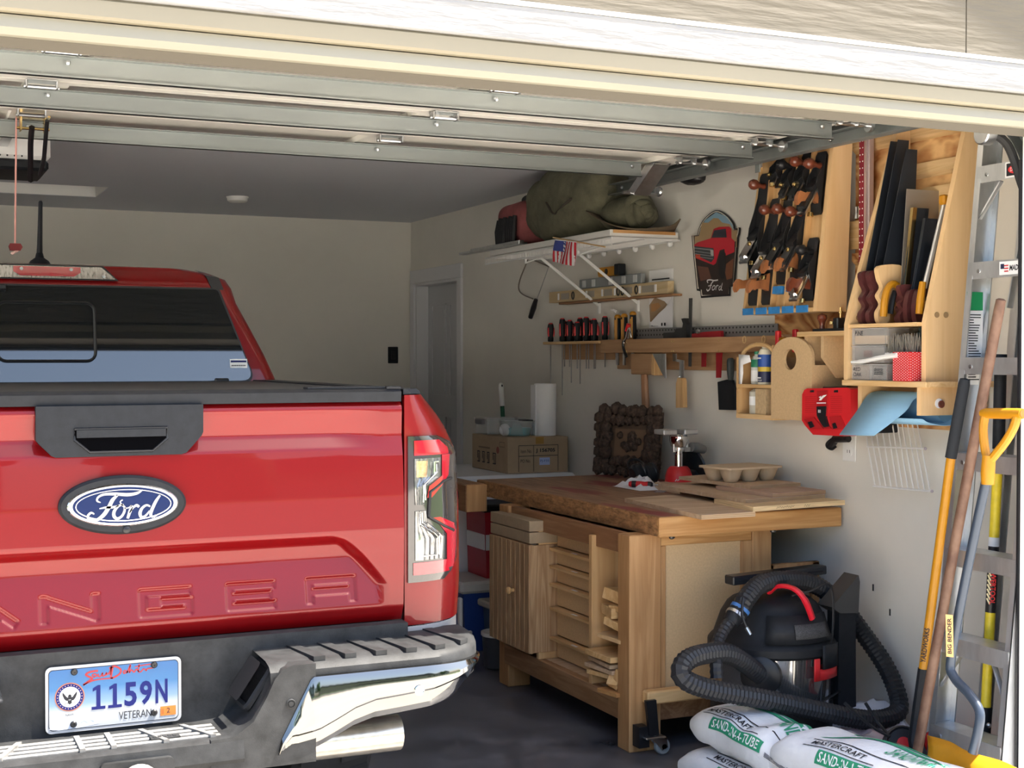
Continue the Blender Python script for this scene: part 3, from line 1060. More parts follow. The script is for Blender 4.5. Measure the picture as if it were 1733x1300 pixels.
# ------------------------------------------------ bumper
bmp = G()
bmp.box(-.19, 1.20, 3.286, 3.33, .63, .826)
bmp.prism([(3.29, .632), (3.12, .632), (3.103, .626), (3.097, .585), (3.115, .556), (3.29, .556)], 'x', -.25, .735)
bmp.prism([(.66, .556), (.66, .632), (.715, .636), (.758, .665), (.79, .72), (.808, .758), (.826, .778), (.85, .786), (.905, .786), (.905, .556)], 'y', 3.103, 3.33)
bmp = bmp.build('bumper_core', BUMPER_PL, trk, sharp=32)
def yf(x):
    t = min(max((x - 1.17) / .21, 0), 1)
    return 3.112 + .20 * (1 - (1 - t ** 2.2) ** (1 / 2.2))
# step pad on the right end
g = G()
rows = []
xsn = np.concatenate([np.linspace(.80, 1.17, 8), np.linspace(1.20, 1.372, 12)])
for x in xsn:
    y = yf(x)
    k = .018 if x > .83 else 0
    rows.append([(x, 3.37, .70), (x, 3.37, .793 - k * 0), (x, max(y + .05, 3.33 if y > 3.3 else y + .05), .789), (x, y + .016, .782), (x, y + .003, .770), (x, y, .745), (x, y + .02, .70)])
g.grid(rows, closed=True)
n0 = len(g.v)
g.f.append(tuple(range(n0 - 7, n0)))
g.build('step_pad', BUMPER_PL, bmp, sharp=40)
g = G()
for i in range(6):
    x = .875 + i * .077
    g.prism([(x, 3.345), (x + .028, 3.345), (x + .062, yf(x + .06) + .022), (x + .034, yf(x + .03) + .022)], 'z', .784, .7955)
g.build('tread_bar', BUMPER_PL, bmp, sharp=20)
# chrome corner
zt = [(.815, .59), (.823, .62), (.86, .69), (.893, .752), (.90, .757), (1.2, .757), (1.38, .752)]
zbm = [(.812, .575), (.86, .572), (.91, .580), (.955, .600), (1.0, .622), (1.05, .636), (1.12, .641), (1.20, .648), (1.26, .662), (1.30, .69), (1.34, .715), (1.38, .735)]
CHB = mat('chrome_bumper', (.22, .216, .205), rough=.08, metal=1.0, bump=.02, bs=9)
g = G()
rows = []
xsn = np.concatenate([np.linspace(.8155, .90, 12), np.linspace(.915, 1.17, 16), np.linspace(1.185, 1.366, 16)])
for x in xsn:
    a = float(np.interp(x, [p for p, q in zt], [q for p, q in zt])); b = float(np.interp(x, [p for p, q in zbm], [q for p, q in zbm]))
    y = yf(x) - .016
    lip = min(.052, (a - b) * .55)
    h = a - b
    rows.append([(x, y + .03, a - .0), (x, y + .004, a - .002), (x, y, a - min(.012, h * .15)), (x, y - .004, b + lip + (h - lip) * .45), (x, y - .003, b + lip * 1.05), (x, y + .002, b + lip * .95), (x, y + .010, b + lip * .4), (x, y + .024, b + .004), (x, y + .06, b)])
g.grid(rows)
g.build('chrome_corner', CHB, bmp, sharp=24)
for (x, z, r, m, yy) in ((1.158, .700, .0125, CHROME, None), (.845, .698, .0115, BUMPER_PL, 3.103)):
    y = (yf(x) - .0205) if yy is None else yy
    g = G(); g.lathe([(r, -.004), (r, .002), (r * .8, .0035), (r * .78, .001), (r * .55, .001), (r * .5, .003), (0, .003)], 20, T(x, y, z) @ Matrix.Rotation(R(90), 4, 'X'))
    g.build('parking_sensor', m, bmp)
# pocket on the slope between step and corner
g = G()
U = Vector((0, 1, 0)); V = Vector((.085, 0, .125)).normalized()
Mp = fr((.786, 3.215, .725), U, V)
for s_ in (1,):
    q = rrect(-.052, .055, -.052, .055, .012, 3)
    g.tube([Mp @ Vector((p[0], p[1], .0)) for p in q], .009, 6, closed=True)
pk = g.build('pocket_frame', BLACK_PL, bmp)
g = G(); flat(g, rrect(-.05, .052, -.05, .052, .012, 3), Mp, .004); flat(g, rrect(-.05, .052, -.05, .052, .012, 3), Mp, -.03)
g.build('pocket_liner', BLACK, pk)
# treads of the centre step
g = G()
for y in (3.135, 3.165, 3.195, 3.225): g.box(-.2, .69, y, y + .014, .628, .6365, b=.002)
for (x, dx) in ((.205, -.05), (.378, .0), (.445, .0), (.56, .04), (.665, .05), (.06, -.02)):
    g.prism([(x, 3.130), (x + .012, 3.130), (x + .012 - dx, 3.245), (x - dx, 3.245)], 'z', .630, .640)
g.build('step_tread', mat('tread_grey', (.17, .165, .155), rough=.75, var=.35, vs=30), bmp)
g = G(); g.box(.535, .60, 3.145, 3.175, .628, .6395); ts = g.build('tread_badge', BUMPER_PL, bmp)
g = G()
for k in range(5): g.box(.541 + k * .011, .548 + k * .011, 3.154, 3.166, .639, .6408)
g.build('tread_relief', BUMPER_PL, bmp)['kind'] = 'stuff'
# light sockets and trailer plug
g = G(); g.prism(rrect(.665, .70, .755, .80, .006, 2), 'y', 3.287, 3.29); g.build('plug_cover', BLACK_PL, bmp)
g = G()
g.lathe([(.040, 0), (.042, .03), (.038, .034), (.032, .036), (.032, .08), (.024, .085)], 10, T(.185, 3.29, .745) @ Matrix.Rotation(R(90), 4, 'X'))
g.box(.15, .225, 3.19, 3.225, .74, .752, b=.004)
g.build('trailer_socket', BLACK_PL, trk)
# hitch receiver
g = G()
g.prism(rrect(.415, .575, .47, .612, .012, 3), 'y', 3.085, 3.10)
g.box(.455, .535, 3.10, 3.4, .50, .58)
hr = g.build('hitch_receiver', BUMPER_PL, trk)
g = G(); g.tube([(.495 + .036 * math.cos(a), 3.07, .565 + .036 * math.sin(a)) for a in np.linspace(0, 2 * math.pi, 24)[:-1]], .008, 8, closed=True)
g.build('safety_ring', mat('ring_metal', (.6, .55, .5), rough=.4, metal=.7), hr)
# silencer and mud flap
g = G()
g.tube([(.98, 3.43, .508), (1.0, 3.43, .508), (1.215, 3.43, .508), (1.225, 3.43, .508)], .047, 20)
g.build('silencer', mat('silencer_steel', (.62, .57, .48), rough=.25, metal=.85, var=.15, vs=60), trk)
g = G(); g.tube([(.70, 3.52, .50), (.85, 3.5, .50), (.98, 3.45, .508)], .03, 12); g.build('exhaust_pipe', STEEL, trk)
g = G(); g.box(1.02, 1.285, 3.95, 3.965, .36, .72, b=.004); g.build('mud_flap', mat('mud_flap', (.16, .16, .165), rough=.7), trk)

# ------------------------------------------------ licence plate
PLW = mat('plate_white', (.42, .42, .42), rough=.4)
PX0, PX1, PZ0, PZ1, PY = .321, .627, .641, .7935, 3.277
PLATE = bpy.data.materials.new('plate_print'); PLATE.use_nodes = True
nt = PLATE.node_tree; b_ = nt.nodes['Principled BSDF']; b_.inputs['Roughness'].default_value = .35
tc = nt.nodes.new('ShaderNodeTexCoord'); sx = nt.nodes.new('ShaderNodeSeparateXYZ'); mr = nt.nodes.new('ShaderNodeMapRange'); rp = nt.nodes.new('ShaderNodeValToRGB')
mr.inputs[1].default_value = PZ0; mr.inputs[2].default_value = PZ1
nt.links.new(tc.outputs['Object'], sx.inputs[0]); nt.links.new(sx.outputs[2], mr.inputs[0]); nt.links.new(mr.outputs[0], rp.inputs[0]); nt.links.new(rp.outputs[0], b_.inputs['Base Color'])
e = rp.color_ramp.elements
e[0].position = .30; e[0].color = (.38, .40, .42, 1); e[1].position = .95; e[1].color = (.005, .09, .26, 1)
k = e.new(.42); k.color = (.15, .25, .38, 1); k = e.new(.65); k.color = (.014, .12, .29, 1)
g = G(); g.prism(rrect(PX0, PX1, PZ0, PZ1, .013, 4), 'y', PY, PY + .003)
pl = g.build('license_plate', PLW, trk)
ax_ = frame(((PX0 + PX1) / 2, PY, (PZ0 + PZ1) / 2), (1, 0, 0), (0, 0, 1), (0, -1, 0))
g = G(); flat(g, rrect(-.1465, .1465, -.0698, .0698, .010, 4), ax_, .0006); g.build('plate_border', INK, pl)
g = G(); flat(g, rrect(-.145, .145, -.0683, .0683, .009, 4), ax_, .0009); g.build('plate_face', PLATE, pl)
NAVY = mat('plate_navy', (.018, .022, .12), rough=.6, spec=.1)
def on(x, z): return frame((x, PY, z), (1, 0, 0), (0, 0, 1), (0, -1, 0))
for i, (ch, x, w) in enumerate((('1', .4375, .025), ('1', .4745, .025), ('5', .510, .028), ('9', .545, .028), ('N', .581, .028))):
    if ch == '1':
        g = G(); flat(g, [(x - .0045, .6875), (x + .0045, .6875), (x + .0045, .7435), (x - .001, .7435), (x - .0125, .737), (x - .0125, .730), (x - .0045, .7335)], on(0, 0), .0016); g.build('plate_character', NAVY, pl)
        continue
    text(ch, on(x, .7155), w, .056, NAVY, 'plate_character', pl, off=.0016, bold=.03)
for x in (.4375, .4745):
    g = G(); rect(g, x - .0155, x + .0155, .6875, .6945, on(0, 0), .0017); g.build('plate_character', NAVY, pl)
text('VETERAN', on(.520, .6675), .074, .018, INK, 'plate_word', pl, off=.0016)
text('NAVY', on(.3735, .6815), .018, .0045, INK, 'plate_word', pl, off=.0016)
SCR = mat('script_red', (.32, .012, .02), rough=.4)
g = G()
def st(pts, w): ribbon(g, [(p.x, p.y) for p in spline([(a, b, 0) for a, b in pts], 6)], w, on(0, 0), .0016)
st([(.404, .747), (.416, .755), (.424, .760), (.415, .766), (.410, .771), (.420, .776), (.437, .777)], .0045)
st([(.428, .763), (.424, .768), (.430, .770), (.434, .766), (.428, .763)], .003)
st([(.438, .770), (.437, .764), (.443, .764), (.447, .771), (.447, .764), (.452, .765), (.456, .771), (.455, .764)], .003)
st([(.458, .766), (.463, .772), (.467, .784), (.464, .765)], .003)
st([(.470, .783), (.466, .760), (.472, .758), (.486, .766), (.487, .776), (.474, .784), (.462, .780)], .0042)
st([(.500, .772), (.494, .770), (.496, .765), (.503, .770), (.502, .766), (.510, .784), (.507, .766), (.512, .772), (.518, .766), (.523, .772), (.529, .766)], .003)
st([(.530, .784), (.528, .767), (.534, .766), (.540, .772), (.546, .767), (.548, .771), (.562, .772)], .003)
st([(.520, .778), (.535, .780), (.558, .7815)], .0025)
st([(.404, .747), (.43, .756), (.47, .757)], .003)
g.build('plate_script', SCR, pl)
g = G(); flat(g, circ(.033, 32), on(.374, .7225), .0014); sl_ = g.build('plate_seal', mat('seal_gold', (.36, .13, .07), rough=.5), pl)
g = G(); flat(g, circ(.0305, 32), on(.374, .7225), .0016); g.build('plate_seal_ring', NAVY, pl)
g = G(); flat(g, circ(.0235, 32), on(.374, .7225), .0018); g.build('plate_seal_field', WHITE_PL, pl)
g = G()
M_ = on(.374, .7225)
for s in (1, -1):
    flat(g, [(s * .001, -.001), (s * .006, .000), (s * .013, .009), (s * .0165, .0125), (s * .0155, .004), (s * .012, -.004), (s * .008, -.008), (s * .003, -.008)], M_, .002)
    ribbon(g, [(s * .002, -.013), (s * .007, -.0145), (s * .011, -.012), (s * .012, -.0155), (s * .009, -.017)], .0013, M_, .002)
    for a in (8, 24, 40): ribbon(g, [(s * .007 * math.sin(R(a)), .009), (s * .017 * math.sin(R(a)), .009 + .010 * math.cos(R(a)))], .0008, M_, .002)
flat(g, [(-.003, -.006), (.003, -.006), (.004, .003), (.001, .0065), (-.003, .005), (-.004, .002)], M_, .0021)
flat(g, [(-.005, -.007), (.005, -.007), (.004, -.014), (0, -.0175), (-.004, -.014)], M_, .002)
g.build('plate_seal_eagle', INK, pl)
g = G()
for i in range(26):
    a = 2 * math.pi * i / 26
    flat(g, circ(.0011, 6, .027 * math.cos(a), .027 * math.sin(a)), M_, .0019)
g.build('plate_seal_ring_letters', mat('seal_letters', (.6, .4, .3), rough=.5), pl)['kind'] = 'stuff'
g = G(); rect(g, .578, .614, .657, .679, on(0, 0), .0016); g.build('plate_sticker', mat('sticker_orange', (.55, .17, .03), rough=.5), pl)
text('2', on(.5965, .669), .0075, .0115, INK, 'plate_sticker_number', pl, off=.002)
text('11', on(.583, .668), .0035, .013, SCR, 'plate_sticker_number', pl, off=.002)
g = G()
for j in range(3): ribbon(g, [(.398 + i * .0075, .6625 + (.0025 if i % 2 else -.0025) + j * .001) for i in range(5)], .001, on(0, 0), .0015)
g.build('plate_hills', mat('plate_grey', (.42, .45, .5), rough=.6), pl)
g = G(); flat(g, [(.328, .652), (.345, .667), (.375, .668), (.42, .667), (.44, .655), (.40, .650), (.35, .648)], on(0, 0), .0012); g.build('plate_hills', mat('plate_mist', (.56, .6, .68), rough=.6), pl)
for (x, z) in ((.384, .779), (.564, .779), (.382, .659), (.5635, .6665)):
    g = G(); g.lathe([(.0078, 0), (.0078, .003), (.0055, .006), (.0025, .006), (.0025, .004), (0, .004)], 14, on(x, z)); g.build('plate_bolt', BLACK, pl)

# ------------------------------------------------ cab
TILT = .16
def yr(z): return 5.0 + (z - 1.38) * TILT
CW = [(1.30, .845), (1.38, .825), (1.42, .813), (1.51, .775), (1.60, .73), (1.70, .678), (1.755, .662), (1.787, .64), (1.81, .595), (1.825, .50)]
def cab_ring(z, hw, n=8):
    r = .05 if z < 1.80 else .08
    a = yr(z) + (0.02 if z > 1.80 else 0) + (.03 if z > 1.825 else 0)
    b = 7.35 - (z - 1.30) * 1.9
    out = []
    for (cx, cy, t0) in ((XC + hw - r, b - r, 0), (XC - hw + r, b - r, 90), (XC - hw + r, a + r, 180), (XC + hw - r, a + r, 270)):
        for i in range(n + 1):
            t = R(t0 + 90 * i / n)
            out.append((cx + r * math.cos(t), cy + r * math.sin(t), z))
    return out
g = G()
rings = [cab_ring(z, w) for z, w in CW]
rings.append([(XC + (p[0] - XC) * .5, 5.9 + (p[1] - 5.9) * .6, 1.85) for p in rings[-1]])
g.loft(rings)
cab_ = g.build('cab', PAINT, trk, sharp=40)
g = G()
secs_ = [(4.97, 1.40, .905, .42), (6.0, 1.36, .92, .42), (7.0, 1.34, .92, .42), (7.5, 1.28, .91, .45), (8.1, 1.2, .88, .45), (8.36, 1.12, .80, .5), (8.45, .95, .70, .55)]
rings = []
for (y, zt_, hw, zb) in secs_:
    rings.append([(XC + s1 * hw * k, y, z) for (s1, k, z) in ((1, .94, zb), (1, 1, zb + .12), (1, 1, zt_ - .28), (1, .95, zt_ - .04), (1, .88, zt_), (-1, .88, zt_), (-1, .95, zt_ - .04), (-1, 1, zt_ - .28), (-1, 1, zb + .12), (-1, .94, zb))])
g.loft(rings); g.build('front_body', PAINT, trk, sharp=30)
Mg = lambda x, z, o=0: (x, yr(z) - o, z)
# rear window
gl_poly = []
def glass_pts(inset=0.0):
    zb, zt_ = 1.415 + inset, 1.748 - inset
    hb, ht = .724 - inset, .600 - inset
    cs = [(XC + hb, zb), (XC + ht, zt_), (XC - ht, zt_), (XC - hb, zb)]
    out = []
    rad = [.05, .012, .012, .05]
    for i in range(4):
        p = Vector(cs[i]); a = (Vector(cs[i - 1]) - p).normalized(); b = (Vector(cs[(i + 1) % 4]) - p).normalized()
        for k in range(6):
            t = k / 5
            q0 = p + a * rad[i]; q1 = p + b * rad[i]
            q = q0 * (1 - t) ** 2 + p * 2 * t * (1 - t) + q1 * t * t
            out.append((q.x, q.y))
    return out
def panel(name, pts, o0, o1, m, parent):
    g = G(); n = len(pts)
    g.add([Mg(p[0], p[1], o1) for p in pts] + [Mg(p[0], p[1], o0) for p in pts], [tuple(range(n))] + [(i, (i + 1) % n, n + (i + 1) % n, n + i) for i in range(n)])
    return g.build(name, m, parent)
ga = panel('window_gasket', glass_pts(-.007), -.01, .003, BLACK, trk)
panel('rear_window', glass_pts(.0), .0, .006, GLASS_DARK, trk)
g = G(); q = rrect(.342, .667, 1.487, 1.692, .03, 5)
g.tube([Mg(p[0], p[1], .007) for p in q], .006, 6, closed=True)
g.build('slider_frame', BLACK, trk)
Ms = lambda x, z: fr(Mg(x, z, .0068), (1, 0, 0), (0, TILT, 1))
g = G(); rect(g, -.032, .032, -.0165, .0165, Ms(1.172, 1.478), .0); stk = g.build('window_sticker', PAPER, trk)
g = G(); rect(g, -.029, .029, .004, .011, Ms(1.172, 1.478), .0004); g.build('sticker_bar', NAVY, stk)
g = G()
for k in range(8): rect(g, -.026 + k * .0066, -.0215 + k * .0066, -.010, -.0055, Ms(1.172, 1.478), .0005)
g.build('sticker_small_print', INK, stk)['kind'] = 'stuff'
for s in (1, -1):
    g = G()
    x0 = XC + s * .568; x1 = XC + s * .612
    P4 = [Mg(x0 + s * .012, 1.750, .004), Mg(x1 + s * .012, 1.748, .004), Mg(x1 - s * .004, 1.792, .004), Mg(x0 - s * .008, 1.800, .004)]
    g.add(P4 + [(p[0], p[1] + .03, p[2]) for p in P4] + [(x0 - s * .03, yr(1.8) + .10, 1.826), (x1 - s * .03, yr(1.8) + .10, 1.816)], [(0, 1, 2, 3), (0, 1, 5, 4), (1, 2, 6, 5), (0, 3, 7, 4), (3, 2, 9, 8)])
    g.build('roof_ditch', BLACK, trk)
# third brake light and roof lip
def bar(name, x0, x1, x2, x3, z0, z1, o, m, parent):
    g = G()
    pts = [(x0, z0), (x1, z0), (x2, z1), (x3, z1)]
    g.add([Mg(p[0], p[1], o) for p in pts] + [Mg(p[0], p[1], -.02) for p in pts], [(0, 1, 2, 3), (0, 1, 5, 4), (1, 2, 6, 5), (2, 3, 7, 6), (3, 0, 4, 7)])
    return g.build(name, m, parent)
bl = bar('brake_light', .262, .752, .700, .31, 1.772, 1.824, .014, BLACK, trk)
bar('clear_lens', .27, .742, .693, .318, 1.777, 1.819, .018, LCLEAR, bl)
bar('red_lens', .42, .60, .622, .398, 1.784, 1.798, .021, LRED, bl)
bar('red_lens', .398, .622, .622, .398, 1.798, 1.817, .021, LRED, bl)
for x in (.425, .59, .70):
    g = G(); g.lathe([(.006, 0), (.006, .003), (0, .004)], 10, fr(Mg(x, 1.808 if x < .65 else 1.787, .021), (1, 0, 0), (0, TILT, 1)))
    g.build('lens_screw', STEEL, bl)
g = G(); g.box(XC - .04, XC + .085, yr(1.75) + .0, yr(1.75) + .0, 1.74, 1.76)
g = G(); g.box(.30, .375, yr(1.742) - .03, yr(1.742) - .004, 1.732, 1.752, b=.004); g.build('window_latch', BLACK, trk)
g = G(); g.box(1.075, 1.125, 4.955, 4.975, 1.395, 1.425, b=.004); g.build('tonneau_latch', BLACK, trk)
# aerial
g = G()
rings = []
for (z, rx, ry) in ((1.848, .048, .07), (1.875, .046, .065), (1.892, .036, .05), (1.905, .018, .025), (1.925, .013, .016)):
    rings.append([(.567 + rx * math.cos(a), 5.9 + ry * math.sin(a), z) for a in np.linspace(0, 2 * math.pi, 15)[:-1]])
g.loft(rings)
g.tube([(.567, 5.9, 1.92), (.568, 5.9, 1.96), (.572, 5.9, 2.13), (.572, 5.9, 2.137)], [.012, .0105, .008, .005], 8)
g.build('antenna', mat('aerial_black', (.015, .018, .025), rough=.5), trk)
# windows on the sides and windscreen
for s in (1, -1):
    g = G()
    q = [(5.25, 1.42), (6.9, 1.42), (6.25, 1.74), (5.35, 1.74)]
    g.add([(XC + s * (float(np.interp(z, [a for a, b in CW], [b for a, b in CW])) + .004), y, z) for y, z in q], [(0, 1, 2, 3)])
    g.build('side_window', GLASS_DARK, trk)
# wheels
for (x, y) in ((1.27, 4.5), (-.26, 4.5), (1.27, 7.72), (-.26, 7.72)):
    g = G()
    M_ = T(x, y, .385) @ Matrix.Rotation(R(90), 4, 'Y')
    g.lathe([(.22, -.12), (.36, -.13), (.378, -.11), (.384, 0), (.378, .11), (.36, .13), (.22, .12)], 36, M_)
    for k in range(30):
        a = 2 * math.pi * k / 30
        for (w0, w1, d) in ((-.11, -.02, .05), (.02, .11, -.05)):
            g.add([(.378 * math.cos(a + t), .378 * math.sin(a + t), w) if r == 0 else (.391 * math.cos(a + t), .391 * math.sin(a + t), w) for r in (0, 1) for (t, w) in ((0, w0), (.11, w0), (.11 + d, w1), (d, w1))],
                  [(4, 5, 6, 7), (0, 1, 5, 4), (1, 2, 6, 5), (2, 3, 7, 6), (3, 0, 4, 7)], M_)
    wh = g.build('wheel', RUBBER, trk)
    g = G(); g.lathe([(0, .06), (.06, .07), (.08, .05), (.2, .08), (.225, .11), (.22, .12)], 24, M_); g.lathe([(.22, -.12), (.2, -.05), (0, -.04)], 24, M_)
    g.build('rim', STEEL, wh)
g = G(); g.box(XC - .62, XC + .62, 4.42, 4.58, .32, .46); g.box(XC - .42, XC - .30, 3.4, 8.2, .48, .62); g.box(XC + .30, XC + .42, 3.4, 8.2, .48, .62)
g.box(XC - .60, XC + .60, 3.45, 4.9, .64, .74)
g.build('chassis', BLACK, trk)

# ---------------------------------------------------------------- the workbench
wb = thing('workbench', 'big wooden workbench with thick laminated top, drawers and cubbies along the right wall', 'workbench', (3.0, 5.2, 0))
TOPM = bpy.data.materials.new('bench_top'); TOPM.use_nodes = True
def _top():
    nt = TOPM.node_tree; N = nt.nodes.new; L = nt.links.new
    b = nt.nodes['Principled BSDF']; b.inputs['Roughness'].default_value = .6
    tc = N('ShaderNodeTexCoord'); mp = N('ShaderNodeMapping'); mp.inputs['Scale'].default_value = (1, .1, 1); L(tc.outputs['Object'], mp.inputs[0])
    n1 = N('ShaderNodeTexNoise'); n1.inputs['Scale'].default_value = 40; n1.inputs['Detail'].default_value = 6; L(mp.outputs[0], n1.inputs['Vector'])
    r1 = N('ShaderNodeValToRGB'); L(n1.outputs[0], r1.inputs[0])
    e = r1.color_ramp.elements; e[0].position = .3; e[0].color = (.20, .10, .055, 1); e[1].position = .75; e[1].color = (.42, .25, .14, 1)
    m2 = N('ShaderNodeMapping'); m2.inputs['Scale'].default_value = (4.2, 1.3, 1); L(tc.outputs['Object'], m2.inputs[0])
    n2 = N('ShaderNodeTexNoise'); n2.inputs['Scale'].default_value = 1.4; n2.inputs['Detail'].default_value = 3; L(m2.outputs[0], n2.inputs['Vector'])
    r2 = N('ShaderNodeValToRGB'); L(n2.outputs[0], r2.inputs[0])
    e = r2.color_ramp.elements; e[0].position = .52; e[0].color = (0, 0, 0, 1); e[1].position = .60; e[1].color = (1, 1, 1, 1)
    mx = N('ShaderNodeMixRGB'); mx.inputs[2].default_value = (.25, .05, .045, 1); L(r2.outputs[0], mx.inputs[0]); L(r1.outputs[0], mx.inputs[1])
    L(mx.outputs[0], b.inputs['Base Color'])
_top()
EDGE = mat('rough_edge', (.33, .17, .07), rough=.8, var=.5, vs=45, bump=.8, bs=55, st=(1, .5, 1.4))
TX0, TX1, TY0, TY1 = 2.632, 3.475, 4.475, 6.22
g = G(); g.box(TX0 + .004, TX1, TY0 + .004, TY1, .826, .9, b=.004)
g.build('top_slab', TOPM, wb)
g = G()
rr = random.Random(3)
rows = []
for i in range(60):
    y = TY0 + (TY1 - TY0) * i / 59
    row = []
    for j in range(6):
        z = .827 + .071 * j / 5
        row.append((TX0 + rr.uniform(-.0035, .0035), y, z))
    rows.append(row)
rows2 = [[(TX0 + .01, r[0][1], r[0][2])] + r + [(TX0 + .012, r[-1][1], .9008)] for r in rows]
g.grid(rows2)
g.build('rough_front_edge', EDGE, wb, sharp=60)
g = G(); g.box(TX0, TX1, TY0 - .012, TY0 + .012, .824, .899, b=.004)
g.build('end_board', FIR_X, wb)
g = G()
for x in (2.70, 3.16): g.lathe([(.012, 0), (.012, .01), (.006, .014)], 10, T(x, TY0 + .012, .826) @ Matrix.Rotation(R(180), 4, 'X'))
g.build('bolt_head', IRON, wb)['kind'] = 'stuff'
# vise jaw at the far end
g = G(); g.box(2.525, 2.632, 6.10, 6.62, .755, .889, b=.006)
vj = g.build('vise_jaw', FIR_D, wb)
g = G(); g.box(2.527, 2.632, 6.094, 6.10, .757, .887, b=.002); g.build('jaw_end_grain', FIR_Z, vj)
g = G(); g.lathe([(.03, 0), (.03, .03), (.018, .036), (.0, .038)], 14, T(2.525, 6.22, .83) @ Matrix.Rotation(R(-90), 4, 'Y')); g.build('vise_screw', BLACK, vj)
# legs
for (x0, x1, y0, y1) in ((2.548, 2.686, 4.54, 4.635), (3.105, 3.196, 4.545, 4.645), (2.56, 2.672, 5.685, 5.787), (3.105, 3.196, 5.685, 5.787)):
    g = G(); g.box(x0, x1, y0, y1, 0, .826, b=.004); g.build('leg', FIR_Z, wb)
g = G(); g.box(2.596, 2.606, 4.532, 4.54, .78, .81)
# end frame
g = G(); g.box(2.686, 3.105, 4.552, 4.575, .778, .826, b=.003); g.build('end_rail', FIR_X, wb)
g = G(); g.box(2.686, 2.712, 4.549, 4.575, .215, .778, b=.002); g.build('end_stile', FIR_Z, wb)
g = G(); g.box(3.055, 3.105, 4.549, 4.575, .215, .778, b=.002); g.build('end_stile', FIR_Z, wb)
g = G(); g.box(2.712, 3.055, 4.558, 4.572, .215, .778); g.build('end_panel', MDF, wb)
g = G(); g.box(2.60, 3.13, 4.49, 4.538, .188, .238, b=.006); g.build('foot_beam', PINE_X, wb)
g = G(); g.box(2.686, 3.2, 4.56, 4.59, .105, .19, b=.003); g.build('end_apron', FIR_D, wb)
# front frame
g = G(); g.box(2.575, 2.60, 4.635, 5.685, .745, .826, b=.002); g.build('front_apron', FIR_D, wb)
g = G(); g.box(2.556, 2.59, 4.60, 5.72, .105, .193, b=.003); g.build('front_rail', FIR_Y, wb)
g = G(); g.box(2.59, 3.178, 4.575, 5.75, .175, .193); g.build('bottom_board', PLYF, wb)
g = G(); g.box(3.178, 3.196, 4.65, 5.68, .10, .826); g.build('back_panel', MDF, wb)
g = G()
g.box(2.556, 3.175, 4.862, 4.89, .193, .79, b=.002); g.build('divider', PINE_Z, wb)
g = G(); g.box(2.556, 3.175, 5.355, 5.38, .193, .79, b=.002); g.build('divider', PINE_Z, wb)
g = G(); g.box(2.60, 3.175, 4.60, 4.862, .385, .40); g.build('cubby_shelf', PLYF, wb)
# left cabinet that stands proud of the frame
CX0 = 2.505
g = G(); g.box(CX0 + .018, 3.17, 5.345, 5.355, .225, .69, b=.001); g.build('cabinet_side', OAK_Z, wb)
g = G()
cd_y0, cd_y1 = 5.345, 5.775
g.box(CX0 + .008, CX0 + .02, cd_y0, cd_y1, .222, .692)
cdoor = g.build('cabinet_door', OAK_Z, wb)
for k in range(9):
    a = cd_y0 + k * (cd_y1 - cd_y0) / 9
    g = G(); g.box(CX0, CX0 + .010, a + .0018, a + (cd_y1 - cd_y0) / 9 - .0018, .222, .692, b=.002); g.build('plank', OAK_Z, cdoor)
g = G(); g.lathe([(.008, 0), (.007, .012), (.015, .02), (.016, .028), (.010, .034), (0, .035)], 16, T(CX0, 5.505, .475) @ Matrix.Rotation(R(-90), 4, 'Y')); g.build('knob', PINE_Z, cdoor)
for (z0, z1) in ((.697, .745), (.749, .795)):
    g = G(); g.box(CX0 + .004, 3.1, 5.35, 5.77, z0, z1, b=.002); g.build('box_drawer', CARD if False else mat('drawer_board', (.36, .27, .17), rough=.7, var=.08, vs=30), wb)
# bank of shallow drawers with long pull lips
for i, (zt_, z0) in enumerate(((.757, .683), (.670, .605), (.594, .526), (.516, .425), (.413, .297), (.283, .200))):
    g = G(); g.box(2.64, 2.66, 4.897, 5.345, z0, zt_ + .006, b=.0015)
    dr = g.build('drawer', MDF, wb)
    g = G(); g.prism([(2.640, zt_ - .010), (2.602, zt_ - .004), (2.600, zt_ + .008), (2.640, zt_ + .008)], 'y', 4.90, 5.342); g.build('pull_lip', PINE_Y, dr)
    g = G(); g.box(2.606, 2.618, 5.10, 5.15, zt_ + .0075, zt_ + .0085); g.build('label_tag', PAPER, dr)
g = G(); g.box(2.66, 2.80, 5.335, 5.355, .20, .78); g.build('drawer_runner', PINE_Z, wb)

